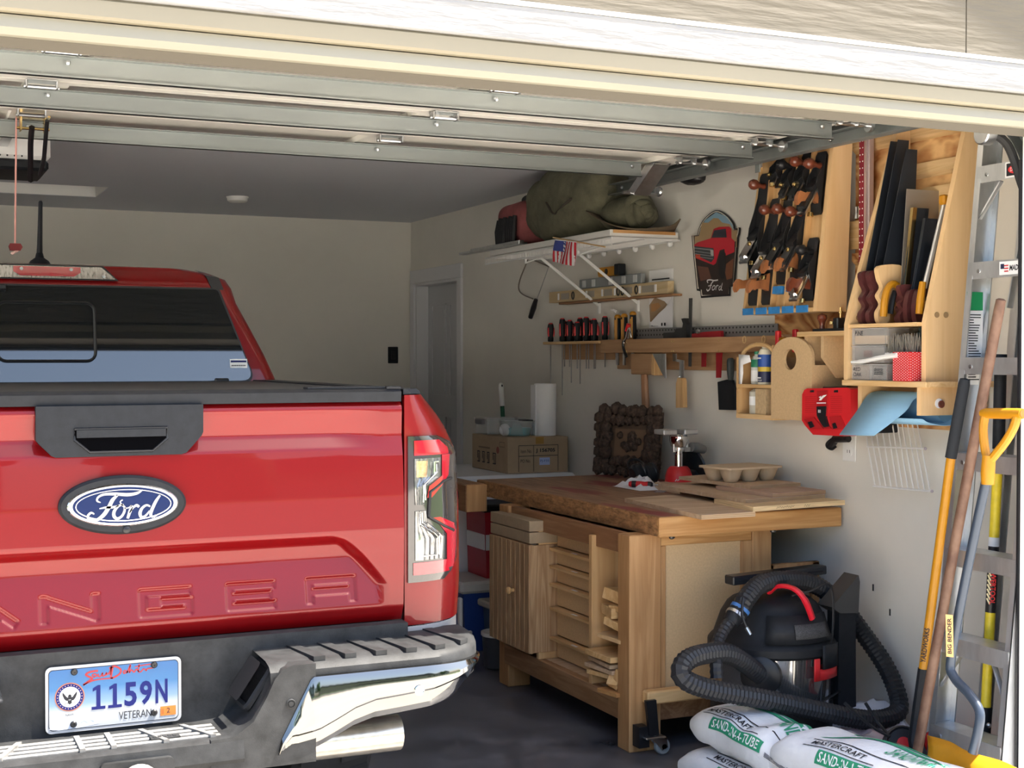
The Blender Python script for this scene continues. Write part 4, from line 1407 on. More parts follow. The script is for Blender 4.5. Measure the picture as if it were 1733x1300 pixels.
# offcuts in the cubbies: each one a thing
GO = 'wood offcuts stored in the bench cubbies'
offs = [
 ((2.72, 4.73, .645), (.012, .20, .20), (0, 0, 0), PLYF, 'square plywood panel standing upright at the back of the upper cubby'),
 ((2.62, 4.72, .560), (.10, .13, .045), (10, 8, 20), PINE_X, 'chunky pine offcut lying askew on top of the pile in the upper cubby'),
 ((2.62, 4.74, .505), (.12, .14, .040), (0, 0, -12), PINE_X, 'pale end-grain pine block in the middle of the upper cubby pile'),
 ((2.63, 4.70, .530), (.14, .07, .022), (0, -6, 12), PINE_X, 'thin pine strip poking from the upper cubby pile beside the leg'),
 ((2.62, 4.69, .462), (.14, .12, .030), (12, 0, 15), PINE_X, 'tilted wooden wedge low in the upper cubby pile'),
 ((2.66, 4.75, .475), (.10, .10, .022), (0, 4, 35), PLYF, 'small reddish plywood scrap under the tilted wedge'),
 ((2.61, 4.70, .408), (.14, .17, .016), (0, 0, 4), MAPLE, 'flat pale board lying on the upper cubby shelf'),
 ((2.63, 4.635, .435), (.10, .04, .06), (0, 0, 8), PINE_Z, 'short upright stub of wood at the right end of the upper cubby shelf'),
 ((2.60, 4.75, .332), (.16, .20, .022), (0, 0, 2), PINE_X, 'pale board on top of the lower cubby stack'),
 ((2.62, 4.77, .300), (.16, .20, .016), (0, 0, -3), PLYF, 'second board down in the lower cubby stack'),
 ((2.61, 4.77, .278), (.16, .20, .016), (0, 0, 5), PLYF, 'third board down in the lower cubby stack'),
 ((2.62, 4.76, .254), (.16, .20, .018), (0, 0, 14), PINE_X, 'skewed board at the bottom of the lower cubby stack'),
 ((2.60, 4.665, .255), (.10, .03, .08), (18, 0, 12), PINE_Z, 'narrow upright offcut leaning in the lower cubby'),
 ((2.60, 4.70, .222), (.14, .05, .05), (0, 30, 30), PINE_X, 'slanting block leaning beside the skewed board'),
 ((2.59, 4.685, .203), (.14, .12, .016), (0, 0, 10), FIR_X, 'reddish board on the floor of the lower cubby sticking out at the front'),
]
for (c, d, r, m, lab) in offs:
    g = G(); g.box(-d[0] / 2, d[0] / 2, -d[1] / 2, d[1] / 2, -d[2] / 2, d[2] / 2, b=.002, M=T(*c) @ Euler([R(a) for a in r]).to_matrix().to_4x4())
    tag(g.build('wood_offcut', m), lab, 'wood', GO)

# retractable caster on the near leg
cs = thing('caster', 'black lift-up caster with grey wheel bolted to the near leg of the workbench', 'caster', (2.62, 4.49, 0))
Mc = T(2.605, 4.487, 0)
g = G(); g.prism([(-.022, .21), (.022, .21), (.035, .075), (-.005, .075)], 'y', -.012, .004, Mc); g.prism([(-.045, .11), (-.005, .11), (.0, .03), (-.045, .03)], 'y', 0, .05, Mc)
g.build('lever', BLACK, cs)
g = G(); g.box(-.03, .055, -.03, .03, .066, .074, M=Mc, b=.003); g.lathe([(.006, .0), (.006, .04)], 8, Mc @ T(.02, -.005, .06)); g.build('plate', STEEL, cs)
g = G(); g.prism([(.0, .066), (.06, .066), (.066, .03), (.04, .02)], 'y', -.025, -.021, Mc); g.prism([(.0, .066), (.06, .066), (.066, .03), (.04, .02)], 'y', .009, .013, Mc); g.build('fork', CHROME, cs)
g = G(); g.lathe([(.010, -.012), (.026, -.014), (.031, -.008), (.031, .008), (.026, .014), (.010, .012)], 22, Mc @ T(.05, -.006, .0315) @ Matrix.Rotation(R(90), 4, 'X')); g.build('wheel', mat('caster_grey', (.25, .28, .30), rough=.5), cs)
g = G(); g.lathe([(.011, -.019), (.011, .019)], 12, Mc @ T(.05, -.006, .0315) @ Matrix.Rotation(R(90), 4, 'X')); g.build('axle', STEEL, cs)

# ---------------------------------------------------------------- things on the bench
def board(name, pts, z0, z1, m, label, group=None, cat='board', parent=None):
    g = G(); g.prism([(p[0], p[1]) for p in pts], 'z', z0, z1)
    return tag(g.build(name, m), label, cat, group)
GP = 'plywood boards on the bench top'
b1 = board('plywood_board', [(2.775, 4.99), (2.735, 4.335), (2.98, 4.345), (3.13, 5.06)], .900, .917, PLYF, 'longest pale plywood board lying on the bench top at its near corner', GP)
g = G(); g.box(2.733, 2.983, 4.336, 4.344, .9005, .9165, M=None)
b2 = board('plywood_board', [(2.97, 4.345), (3.44, 4.40), (3.40, 4.72), (3.0, 4.66)], .9175, .936, PLYE, 'plywood strip with pencilled markings along the near end of the bench', GP)
g = G(); ribbon(g, [(-.045 + .006 * i, (.004 if i % 2 else -.004) * (1 - .3 * (i % 3))) for i in range(16)], .0014, fr((3.13, 4.3640, .927), (.47, .055, 0), (0, 0, 1)), .0012); g.build('pencil_mark', INK, b2)
g = G(); ribbon(g, [(-.015 + .006 * i, (.004 if i % 2 else -.004)) for i in range(6)], .0014, fr((3.24, 4.3767, .927), (.47, .055, 0), (0, 0, 1)), .0012); g.build('pencil_mark', INK, b2)
b3 = board('plywood_board', [(3.02, 5.08), (3.01, 4.455), (3.42, 4.50), (3.40, 5.15)], .9365, .951, PLYF, 'brown veneered board sloping back under the egg tray boards', GP)
b4 = board('plywood_board', [(3.13, 4.85), (3.15, 4.475), (3.43, 4.51), (3.42, 5.0)], .9515, .967, wood('ply_red', (.50, .34, .24), (.38, .24, .17), 'y', bands=3, scale=8), 'thick plywood board with striped edge stacked on the brown board', GP)
b5 = board('plywood_board', [(3.14, 5.16), (3.17, 4.66), (3.44, 4.69), (3.42, 5.22)], .9675, .981, PLYF, 'top plywood board carrying the egg tray', GP)
b6 = board('plywood_board', [(3.16, 5.40), (3.17, 5.20), (3.35, 5.23), (3.33, 5.43)], .900, .935, PLYF, 'small board half hidden behind the egg tray boards', GP)
for bb, (p, q, z0, z1) in ((b1, ((2.735, 4.335), (2.98, 4.345), .9005, .9165)), (b3, ((3.01, 4.455), (3.42, 4.50), .937, .9505)), (b4, ((3.15, 4.475), (3.43, 4.51), .952, .9665)), (b5, ((3.17, 4.66), (3.44, 4.69), .968, .9805))):
    g = G(); L_ = math.hypot(q[0] - p[0], q[1] - p[1])
    Mb = fr((p[0], p[1], 0), (q[0] - p[0], q[1] - p[1], 0), (0, 0, 1))
    h = (z1 - z0) / 5
    for k in (1, 3): rect(g, 0, L_, z0 + k * h, z0 + (k + 1) * h, Mb, .0006)
    g.build('ply_layer', mat('ply_dark_layer', (.42, .28, .15), rough=.8), bb)

# pulp egg tray, upside down
et = G()
ex, ey, ez = 3.285, 4.90, .981
U = Vector((1, .12, 0)).normalized(); V = Vector((-.12, 1, 0)).normalized()
Me = frame((ex, ey, ez), U, V, (0, 0, 1))
et.prism(rrect(-.150, .150, -.105, .105, .02, 4), 'z', .054, .062, Me)
for i in range(3):
    for j in range(2):
        cx = -.097 + i * .097; cy = -.052 + j * .104
        ring = lambda r, z: [(cx + r * math.copysign(abs(math.cos(a)) ** .7, math.cos(a)), cy + r * math.copysign(abs(math.sin(a)) ** .7, math.sin(a)), z) for a in np.linspace(0, 2 * math.pi, 17)[:-1]]
        et.loft([ring(.048, .057), ring(.042, .045), ring(.033, .02), ring(.026, .003), ring(.021, .0)], Me)
tag(et.build('egg_tray', mat('paper_pulp', (.58, .45, .30), rough=.95, bump=.15, bs=200), sharp=50), 'tan moulded pulp cup tray upside down on the stacked plywood boards', 'tray')

# lumpy pine cone plaque leaning on the wall
pc = thing('pine_cone_plaque', 'dark brown square plaque framed with lumpy pine cones leaning against the wall on the bench', 'plaque', (3.36, 5.98, .9))
A0 = Vector((3.395, 5.73, .905)); Bp = Vector((3.28, 6.17, .905)); Up = Vector((.085, .06, .995)).normalized()
Ux = (A0 - Bp); Wd = Ux.length; Ux.normalize()
Mpl = fr(Bp + Vector((.0, 0, 0)), Ux, Up)
HT = .36
g = G(); g.box(.03, Wd - .03, .03, HT - .03, -.01, .012, M=Mpl); g.build('backing_board', mat('plaque_board', (.13, .085, .055), rough=.8, var=.2, vs=20), pc)
g = G(); g.box(.12, Wd - .12, .10, HT - .12, .011, .018, M=Mpl); g.build('centre_panel', mat('plaque_panel', (.20, .12, .07), rough=.7), pc)
CONE = mat('pine_cone', (.05, .03, .02), rough=.9, var=.45, vs=60, tint=(.11, .07, .05))
q = random.Random(11)
def cone(c, r):
    g = G()
    rows = []
    for j in range(7):
        th = -1.57 + 3.14 * j / 6
        row = []
        for i in range(12):
            a = 2 * math.pi * (i + (j % 2) * .5) / 12
            rr_ = r * math.cos(th) * (1.18 if (i + j) % 2 else .82) + .001
            row.append((c[0] + rr_ * math.cos(a), c[1] + rr_ * math.sin(a), c[2] + r * .9 * math.sin(th)))
        rows.append(row)
    g.grid(rows, Mpl, closed=True)
    return g
spots = []
for t_ in np.linspace(0, 1, 9):
    for k in (0, 1):
        spots += [(.035 + (Wd - .07) * t_, .03 + .045 * k), (.035 + (Wd - .07) * t_, HT - .03 - .045 * k)]
for t_ in np.linspace(.2, .8, 6):
    for k in (0, 1):
        spots += [(.03 + .045 * k, HT * t_), (Wd - .03 - .045 * k, HT * t_)]
for (x, y) in spots:
    cone((x + q.uniform(-.008, .008), y + q.uniform(-.008, .008), .022 + q.uniform(0, .018)), q.uniform(.022, .034)).build('pine_cone', CONE, pc, sharp=15)
for t_ in range(9):
    cone((Wd / 2 + q.uniform(-.07, .07), HT / 2 + q.uniform(-.03, .035), .022), q.uniform(.016, .026)).build('pine_cone', CONE, pc, sharp=15)

# trim router standing on the bench
rt_ = thing('trim_router', 'red and silver trim router standing on the bench before the pine cone plaque', 'router', (3.30, 5.42, .9))
rx, ry = 3.285, 5.40
g = G(); g.lathe([(.060, 0), (.063, .012), (.062, .055), (.052, .085), (.040, .098)], 22, T(rx, ry, .905)); g.build('motor_body', RED, rt_)
g = G(); ribbon(g, [(-.012, -.005), (-.004, .005), (-.002, -.002), (.010, .006)], .0035, fr((rx - .036, ry - .052, .945), (.82, -.57, 0), (0, 0, 1)), .003); g.build('body_mark', WHITE_PL, rt_)
g = G(); g.lathe([(.066, 0), (.068, .006), (.064, .012)], 22, T(rx, ry, .9)); g.prism([(-.07, .012), (-.09, .0), (.10, .0), (.095, .06), (.075, .085), (.06, .05)], 'y', -.025, .025, T(rx, ry, .9)); g.build('motor_foot', BLACK_PL, rt_)
g = G(); g.lathe([(.020, .095), (.020, .155), (.018, .157), (.018, .17), (.028, .172), (.028, .185), (.036, .19), (.042, .215), (.042, .235), (.034, .245)], 22, T(rx, ry, .905)); g.build('collar', CHROME, rt_)
g = G(); g.lathe([(.008, .165), (.008, .20)], 12, T(rx - .032, ry - .01, .905)); g.lathe([(.008, .165), (.008, .22)], 12, T(rx + .036, ry - .012, .905)); g.box(.02, .05, -.02, .02, .165, .185, M=T(rx, ry, .905)); g.build('depth_rod', STEEL, rt_)
g = G(); g.box(-.105, -.035, -.045, .045, .245, .268, M=T(rx, ry, .905), b=.003); g.build('base_plate', ALU, rt_)
g = G(); g.box(.005, .075, -.045, .045, .245, .268, M=T(rx, ry, .905), b=.003); g.build('base_plate', ALU, rt_)
g = G(); g.tube([(rx + .06, ry - .01, 1.09), (rx + .10, ry, 1.085), (rx + .14, ry + .01, 1.075)], [.022, .024, .02], 12); g.build('dust_port', mat('smoke_plastic', (.18, .18, .17), rough=.3), rt_)

# safety guard disc, ear defenders, rag, screwdriver, chisel
g = G(); g.lathe([(.0, 0), (.095, .002), (.098, .012), (.09, .016), (0, .018)], 28, T(3.40, 5.46, .99) @ Matrix.Rotation(R(74), 4, 'Y') @ Matrix.Rotation(R(0), 4, 'X'), a0=0)
tag(g.build('guard_disc', mat('guard_black', (.02, .025, .03), rough=.25)), 'black round guard disc leaning behind the trim router', 'disc')
em = thing('ear_defenders', 'pair of dark ribbed ear defender cups lying in front of the pine cone plaque', 'ear defenders', (3.26, 5.66, .9))
for dx in (0, .06):
    g = G(); g.lathe([(.0, -.03), (.035, -.03), (.048, -.018), (.05, 0), (.048, .012), (.05, .016), (.044, .03), (.03, .036), (0, .037)], 20, T(3.22 + dx * .95, 5.66 - dx * .1, .951) @ Matrix.Rotation(R(75), 4, 'Y')); g.build('cup', mat('cup_dark', (.02, .022, .026), rough=.3), em)
g = G(); g.tube(spline([(3.19, 5.67, .95), (3.20, 5.72, 1.0), (3.26, 5.73, 1.01), (3.31, 5.67, .95)], 6), .006, 6); g.build('headband', BLACK, em)
g = G()
q = random.Random(4)
rows = []
for i in range(12):
    row = []
    for j in range(12):
        a, b_ = i / 11 - .5, j / 11 - .5
        e = max(abs(a), abs(b_)) * 2
        row.append((3.15 + a * .17, 5.50 + b_ * .26, .902 + max(0, (1 - e ** 2)) * (.028 + .022 * math.sin(9 * a + 7 * b_ * b_ * 8) + q.uniform(0, .012))))
    rows.append(row)
g.grid(rows)
tag(g.build('rag', mat('white_cloth', (.72, .72, .74), rough=.9), sharp=25), 'crumpled white rag on the bench beside the router', 'rag')
sd_ = thing('screwdriver', 'red and black handled screwdriver lying on the bench against the white rag', 'screwdriver', (3.13, 5.36, .92))
Ms_ = fr((3.065, 5.47, .925), (.72, -.69, 0), (0, 0, 1)) @ Matrix.Rotation(R(90), 4, 'Y')
g = G(); g.lathe([(.010, 0), (.014, .008), (.0145, .05), (.012, .075), (.0145, .09)], 12, Ms_); g.build('handle', RED, sd_)
g = G(); g.lathe([(.0152, .015), (.0155, .02), (.0155, .03), (.0152, .035)], 12, Ms_); g.lathe([(.0145, .09), (.013, .105), (.006, .112)], 12, Ms_); g.build('grip', BLACK, sd_)
g = G(); g.lathe([(.0035, .11), (.0035, .20)], 8, Ms_); g.build('shaft', STEEL, sd_)
ch = thing('putty_knife', 'grey bladed scraper lying on the bench near the plywood boards', 'scraper', (3.18, 5.30, .905))
g = G(); g.prism([(3.10, 5.30), (3.13, 5.27), (3.21, 5.36), (3.20, 5.39)], 'z', .901, .904); g.build('blade', STEEL, ch)
g = G(); g.tube([(3.205, 5.375, .908), (3.25, 5.43, .910), (3.29, 5.48, .910)], [.007, .010, .009], 8); g.build('handle', BLACK_PL, ch)

# ---------------------------------------------------------------- upper left of the right wall: wire shelf and what is on it
VW = mat('vinyl_white', (.74, .74, .73), rough=.4)
ws = thing('wire_shelf', 'white vinyl coated wire shelf on two diagonal braces high on the right wall', 'shelf', (3.3, 6.4, 2.05))
g = G()
for (x, z) in ((3.10, 2.062), (3.10, 2.03), (3.28, 2.062), (3.47, 2.062)):
    g.tube([(x, 5.70, z), (x, 7.20, z)], .0045, 6)
for i in range(60):
    y = 5.71 + i * .0252
    g.tube([(3.48, y, 2.066), (3.10, y, 2.066), (3.098, y, 2.03)], .002, 4)
w_ = g.build('wires', VW, ws); w_['kind'] = 'stuff'
for (y, zb) in ((6.56, 1.78), (6.14, 1.78)):
    g = G(); g.tube([(3.13, y, 2.035), (3.488, y, zb)], .008, 6); g.box(3.484, 3.498, y - .007, y + .007, zb - .045, zb + .012)
    g.build('brace', VW, ws)
for i in range(6):
    y = 5.80 + i * .17
    g = G(); g.ell((3.475, y, 2.052), .016, .014, .016, 10, 6); g.build('wall_clip', VW, ws)
for y in (6.66, 6.05):
    g = G(); g.box(3.096, 3.106, y - .004, y + .004, 2.0, 2.06); g.tube([(3.10, y, 2.003), (3.13, y - .10, 2.022), (3.14, y - .16, 2.03)], .004, 6); g.build('end_hook', VW, ws)
g = G(); g.box(3.105, 3.478, 5.725, 7.15, 2.072, 2.104, b=.003)
sb_ = tag(g.build('shelf_board', mat('melamine', (.66, .65, .62), rough=.5)), 'pale laminated board laid on top of the wire shelf', 'board')
g = G(); g.box(3.12, 3.46, 5.722, 5.7255, 2.088, 2.103); g.build('raw_edge', FIR_X, sb_)
g = G(); g.box(3.08, 3.13, 6.70, 7.55, 2.105, 2.118, b=.002); g.box(3.09, 3.12, 6.72, 7.4, 2.118, 2.13, b=.002)
tag(g.build('straightedge', STEEL), 'grey metal straightedges overhanging the far end of the wire shelf', 'straightedge')

# duffel bag
LR = np.random.RandomState(3)
def lumpy(c, rx, ry, rz, amp, n=36, m=22, p=.75, fold=0.0, f=7):
    g = G()
    g.ell(c, rx, ry, rz, n, m, p=p)
    V = np.array(g.v)
    d = V - np.array(c)
    ph = LR.uniform(0, 6.28, 6)
    nn = np.zeros(len(V))
    for k in range(6):
        w = LR.uniform(-1, 1, 3) * f * (1 + k * .6) / max(rx, ry, rz) * .5
        nn += np.sin(d @ w + ph[k]) / (1 + k * .5)
    d *= (1 + amp * nn)[:, None]
    V = np.array(c) + d
    g.v = [tuple(p) for p in V]
    return g
db = thing('duffel_bag', 'dark olive canvas duffel bag bulging on the wire shelf under the ceiling', 'bag', (3.27, 6.1, 2.105))
g = lumpy((3.28, 6.36, 2.29), .18, .40, .19, .045, n=56, m=34, p=.6, f=15)
V = np.array(g.v); V[:, 2] = np.clip(V[:, 2], 2.107, 2.475); g.v = [tuple(p) for p in V]
g.build('body', CANVAS, db, sharp=70)
# rolled end facing the door
g = G()
for (r, y0, k) in ((.062, 5.78, 1.0), (.035, 5.75, .9), (.01, 5.73, .8)):
    pts = [(3.30 + r * math.cos(a) * 1.05, y0 + .012 * math.sin(3 * a), 2.198 + r * math.sin(a) + .006 * math.sin(2 * a + r * 60)) for a in np.linspace(0, 2 * math.pi, 28)[:-1]]
    g.tube(pts, .028, 8, closed=True)
g.ell((3.30, 5.90, 2.195), .13, .18, .088, 18, 10)
g.build('rolled_end', CANVAS, db, sharp=70)
g = G()
rows = [[(p[0] - .02 * 0, p[1], p[2]) for p in r] for r in ([(3.12, 6.0, 2.22), (3.13, 5.86, 2.16), (3.16, 5.72, 2.118), (3.25, 5.66, 2.108), (3.38, 5.64, 2.125), (3.43, 5.63, 2.16)], [(3.19, 5.96, 2.19), (3.22, 5.86, 2.125), (3.27, 5.74, 2.107), (3.36, 5.76, 2.107), (3.43, 5.75, 2.108), (3.46, 5.74, 2.11)])]
g.grid([spline(r, 4) for r in rows])
g.build('flap', mat('canvas_brown', (.11, .08, .05), rough=.9), db, solid=.006)
g = G(); g.tube(spline([(3.11, 6.42, 2.30), (3.095, 6.30, 2.23), (3.092, 6.22, 2.25), (3.10, 6.12, 2.29)], 6), .012, 6, flat=.4); g.build('strap', mat('strap', (.055, .045, .035), rough=.9), db)
g = lumpy((3.40, 5.46, 2.33), .05, .06, .03, .08, 16, 8)
tag(g.build('glove', BLACK), 'black glove lying beside the duffel bag behind the door track', 'glove')
g = lumpy((3.27, 6.98, 2.235), .12, .24, .125, .04, p=.5)
V = np.array(g.v); V[:, 2] = np.maximum(V[:, 2], 2.108); g.v = [tuple(p) for p in V]
tag(g.build('cushion', mat('faded_red', (.27, .075, .075), rough=.9, var=.3, vs=8), sharp=70), 'faded red cushion behind the duffel bag on the shelf', 'cushion')
g = lumpy((3.30, 6.85, 2.36), .10, .16, .05, .10)
tag(g.build('jacket', mat('dark_cloth', (.03, .03, .035), rough=.9), sharp=70), 'dark folded cloth lying on top of the faded red cushion', 'cloth')
for i, (y, w) in enumerate(((7.02, .055), (6.89, .05))):
    g = G()
    for k in range(4): g.tube([(3.125 - .004 * k, y + .05 - .03 * k, 2.11), (3.118, y + .05 - .03 * k, 2.20), (3.125, y + .045 - .028 * k, 2.265 + .01 * (k % 2))], [.018, .018, .013], 8)
    tag(g.build('glove', BLACK), ['left one of two black gloves hanging before the faded red cushion', 'right one of two black gloves hanging before the faded red cushion'][i], 'glove', 'black gloves on the wire shelf')

# little flag on its stick
fg = thing('flag', 'small stars and stripes flag on a stick clipped to the wire shelf', 'flag', (3.085, 6.3, 2.0))
a_, b_ = Vector((3.085,6.296,2.109)), Vector((3.085,5.739,2.021))
g = G(); g.tube([a_, b_], .0035, 6); g.build('stick', PINE_Y, fg)
FC = [Vector(p) for p in [(3.08,6.258,2.097), (3.08,6.016,2.067), (3.08,6.048,1.947), (3.08,6.285,1.986)]]
def fpt(s, t):
    p = FC[0].lerp(FC[1], s).lerp(FC[3].lerp(FC[2], s), t)
    return Vector((p.x - .006 * math.sin(s * 9 + t * 3), p.y, p.z))
def fpatch(name, s0, s1, t0, t1, m, o):
    g = G(); g.grid([[fpt(s0 + (s1 - s0) * i / 6, t0 + (t1 - t0) * j / 6) + Vector((-o, 0, 0)) for i in range(7)] for j in range(7)]); return g.build(name, m, fg)
fpatch('cloth', 0, 1, 0, 1, mat('flag_white', (.75, .74, .74), rough=.8), 0)
FR_ = mat('flag_red', (.50, .02, .035), rough=.8)
for k in range(4): fpatch('stripe', .48 + k * .144, .48 + k * .144 + .075, .04, 1, FR_, .0012)
for k in range(4): fpatch('stripe', .0 + k * .148, .075 + k * .148, .5, 1, FR_, .0012)
fpatch('canton', .0, .47, .04, .5, mat('flag_blue', (.04, .06, .25), rough=.8), .0016)

# coping saw on the bracket hook
cs_ = thing('coping_saw', 'coping saw with a thin grey frame and black handle hanging from the shelf end', 'saw', (3.46, 7.3, 1.75))
g = G(); g.tube(spline([(3.46,7.112,2.021), (3.46,7.303,2.067), (3.46,7.392,2.084), (3.46,7.438,2.041), (3.46,7.511,1.968), (3.46,7.53,1.914), (3.46,7.474,1.877), (3.46,7.329,1.844)], 4), .0042, 6); g.build('frame', mat('saw_frame', (.20, .17, .14), rough=.5, metal=.3), cs_)
a_ = [(3.46,7.115,2.022), (3.46,7.272,1.842)]; g = G(); g.tube(a_, .002, 4); g.build('blade', STEEL, cs_)
a_ = [(3.46,7.288,1.839), (3.46,7.32,1.791), (3.46,7.365,1.735)]; g = G(); g.tube(a_, [.012, .017, .014], 10); g.build('handle', BLACK, cs_)

# spirit levels and tape on their ledge
g = G(); g.box(3.44, 3.498, 5.72, 6.95, 1.797, 1.808, b=.002)
tag(g.build('ledge', FIR_D), 'narrow brown wooden ledge under the spirit levels', 'ledge')
lv = thing('spirit_level', 'long wooden spirit level with vial windows lying on the brown ledge', 'level', (3.46, 6.4, 1.81))
g = G(); g.box(3.446, 3.482, 5.77, 7.085, 1.81, 1.872, b=.002); g.build('body', wood('level_wood', (.56, .44, .27), (.48, .36, .2), 'y'), lv)
for (y0, y1) in ((6.83, 6.93), (6.53, 6.60), (6.33, 6.42), (6.12, 6.22), (5.90, 6.02)):
    g = G(); g.box(3.4445, 3.447, y0, y1, 1.824, 1.858); g.build('window', mat('level_window', (.30, .27, .22), rough=.3), lv)
for y in (6.96, 6.62, 6.44, 6.30, 5.885, 6.04):
    g = G(); g.box(3.443, 3.447, y - .010, y + .010, 1.822, 1.860, b=.003); g.build('vial', PAPER, lv)
for y in (6.78, 6.265, 6.22, 5.965 + .11):
    g = G(); g.tube([(3.4445, y + .013 * math.cos(a), 1.841 + .02 * math.sin(a)) for a in np.linspace(0, 2 * math.pi, 13)[:-1]], .004, 5, closed=True); g.build('vial_ring', BLACK, lv)
cb = thing('plastic_level', 'grey translucent plastic level lying on top of the wooden spirit level', 'level', (3.46, 6.4, 1.873))
CP = mat('clear_grey', (.30, .32, .33), rough=.2, alpha=.75)
g = G(); g.box(3.452, 3.478, 6.04, 6.72, 1.873, 1.925, b=.003); g.build('body', CP, cb)
for y in (6.66, 6.55, 6.36, 6.22, 6.10):
    g = G(); g.box(3.449, 3.453, y - .02, y + .02, 1.88, 1.918, b=.002); g.build('cell', mat('cell_grey', (.48, .5, .5), rough=.3), cb)
tm = thing('tape_measure', 'yellow tape measure with black trim sitting on the plastic level', 'tape measure', (3.46, 6.37, 1.925))
g = G(); g.prism(rrect(6.29, 6.48, 1.926, 1.975, .015, 3), 'x', 3.44, 3.48); g.build('case', YELLOW, tm)
g = G(); g.box(3.438, 3.482, 6.25, 6.30, 1.927, 1.985, b=.004); g.build('end_block', BLACK_PL, tm)
g = G(); g.lathe([(.016, 0), (.016, .003)], 16, T(3.441, 6.385, 1.95) @ Matrix.Rotation(R(-90), 4, 'Y')); g.build('badge', BLACK, tm)

# papers pinned on the wall
pp = thing('pinned_paper', 'white sheets pinned on the wall, the lower one curling up over a brown picture', 'paper', (3.49, 5.9, 1.65))
g = G(); g.box(3.493, 3.496, 5.80, 6.03, 1.64, 1.935); g.build('sheet', PAPER, pp)
Mw = lambda x=3.4925: frame((x, 0, 0), (0, -1, 0), (0, 0, 1), (-1, 0, 0))
g = G(); flat(g, [(-p[1], p[2]) for p in [(3.49,6.026,1.763), (3.49,5.971,1.8), (3.49,5.876,1.776), (3.49,5.852,1.76), (3.49,5.899,1.722), (3.49,5.959,1.681), (3.49,6.019,1.679)]], Mw(), .0008); g.build('picture', mat('print_tan', (.36, .25, .15), rough=.8), pp)
g = G(); flat(g, [(-p[1], p[2]) for p in [(3.49,6.008,1.768), (3.49,5.935,1.772), (3.49,5.911,1.753), (3.49,5.971,1.73), (3.49,6.007,1.731)]], Mw(), .0012); g.build('picture', mat('print_brown', (.42, .22, .09), rough=.8), pp)
cl = [(3.482,5.787,1.802), (3.482,5.78,1.641), (3.482,5.921,1.643), (3.482,5.975,1.666), (3.482,5.886,1.715), (3.482,5.827,1.756)]
g = G(); g.add([(p[0] - .02 * (i in (3, 4)), p[1], p[2]) for i, p in enumerate(cl)], [(0, 1, 4, 5), (1, 2, 3, 4)]); g.build('curled_sheet', mat('paper_grey', (.66, .66, .68), rough=.8), pp)
g = G()
for (u0, u1) in ((1035, 1080), (1100, 1110), (1118, 1130)):
    a_ = 5.80 + (1150 - u0) * .00116 * 1.25; b2_ = 5.80 + (1150 - u1) * .00116 * 1.25
    rect(g, -a_, -b2_, 1.655, 1.67, Mw(3.47), .0)
g.build('print_block', INK, pp)
g = G(); rect(g, -6.0, -5.83, 1.885, 1.891, Mw(), .001); g.build('print_block', INK, pp)

# ---------------------------------------------------------------- screwdriver rack
sr = thing('screwdriver_rack', 'narrow wooden rack board holding a row of red and black screwdrivers', 'rack', (3.45, 6.7, 1.5))
g = G(); g.box(3.395, 3.495, 6.39, 7.06, 1.573, 1.588, b=.002); g.build('shelf', PINE_Y, sr)
g = G(); g.box(3.48, 3.495, 6.385, 6.97, 1.488, 1.573, b=.001); g.build('back_board', RAILW, sr)
def screwdriver(x, y, ln, red, label, tall=.105, tip=True):
    t = thing('screwdriver', label, 'screwdriver', (x, y, 1.575), 'screwdrivers standing in the wall rack')
    M_ = T(x, y, 1.588)
    g = G(); g.lathe([(.011, 0), (.016, .004), (.0165, .02), (.014, .03), (.0185, .045), (.0195, tall * .75), (.015, tall), (.0, tall + .003)], 12, M_); g.build('handle', BLACK_PL, t)
    if red:
        g = G()
        for k in range(3):
            a = R(200 + 120 * k if k else 200)
            g.tube([(x + .0175 * math.cos(a), y + .0175 * math.sin(a), 1.588 + h) for h in (.03, .05, tall * .8)], [.004, .006, .004], 6)
        g.lathe([(.0155, tall * .93), (.011, tall + .006), (0, tall + .007)], 12, M_)
        g.build('grip_inlay', RED, t)
    g = G(); g.lathe([(.0032, 0), (.0032, -ln + .01), (.0042, -ln + .004), (.001, -ln)], 6, M_); g.build('shaft', STEEL, t)
sxs = [(941.5, .235), (955, .14), (961, .30), (966, .23), (973, .14), (980, .235), (985, .15), (993.5, .15), (999, .15), (1003.5, .15), (1011, .15), (1018, .14)]
nm = ['first', 'second', 'third', 'fourth', 'fifth', 'sixth', 'seventh', 'eighth', 'ninth', 'tenth', 'eleventh', 'twelfth']
for i, (u, ln) in enumerate(sxs):
    y = 7.02 - (u - 941.5) * (7.02 - 6.44) / (1018 - 941.5)
    x = 3.425 if i % 2 == 0 else 3.462
    kind = 'long shafted' if ln > .2 else 'short shafted'
    screwdriver(x, y, ln, True, '%s red and black screwdriver, %s from the far end of the wall rack' % (kind, nm[i]), tall=.10 + .012 * (i % 3))
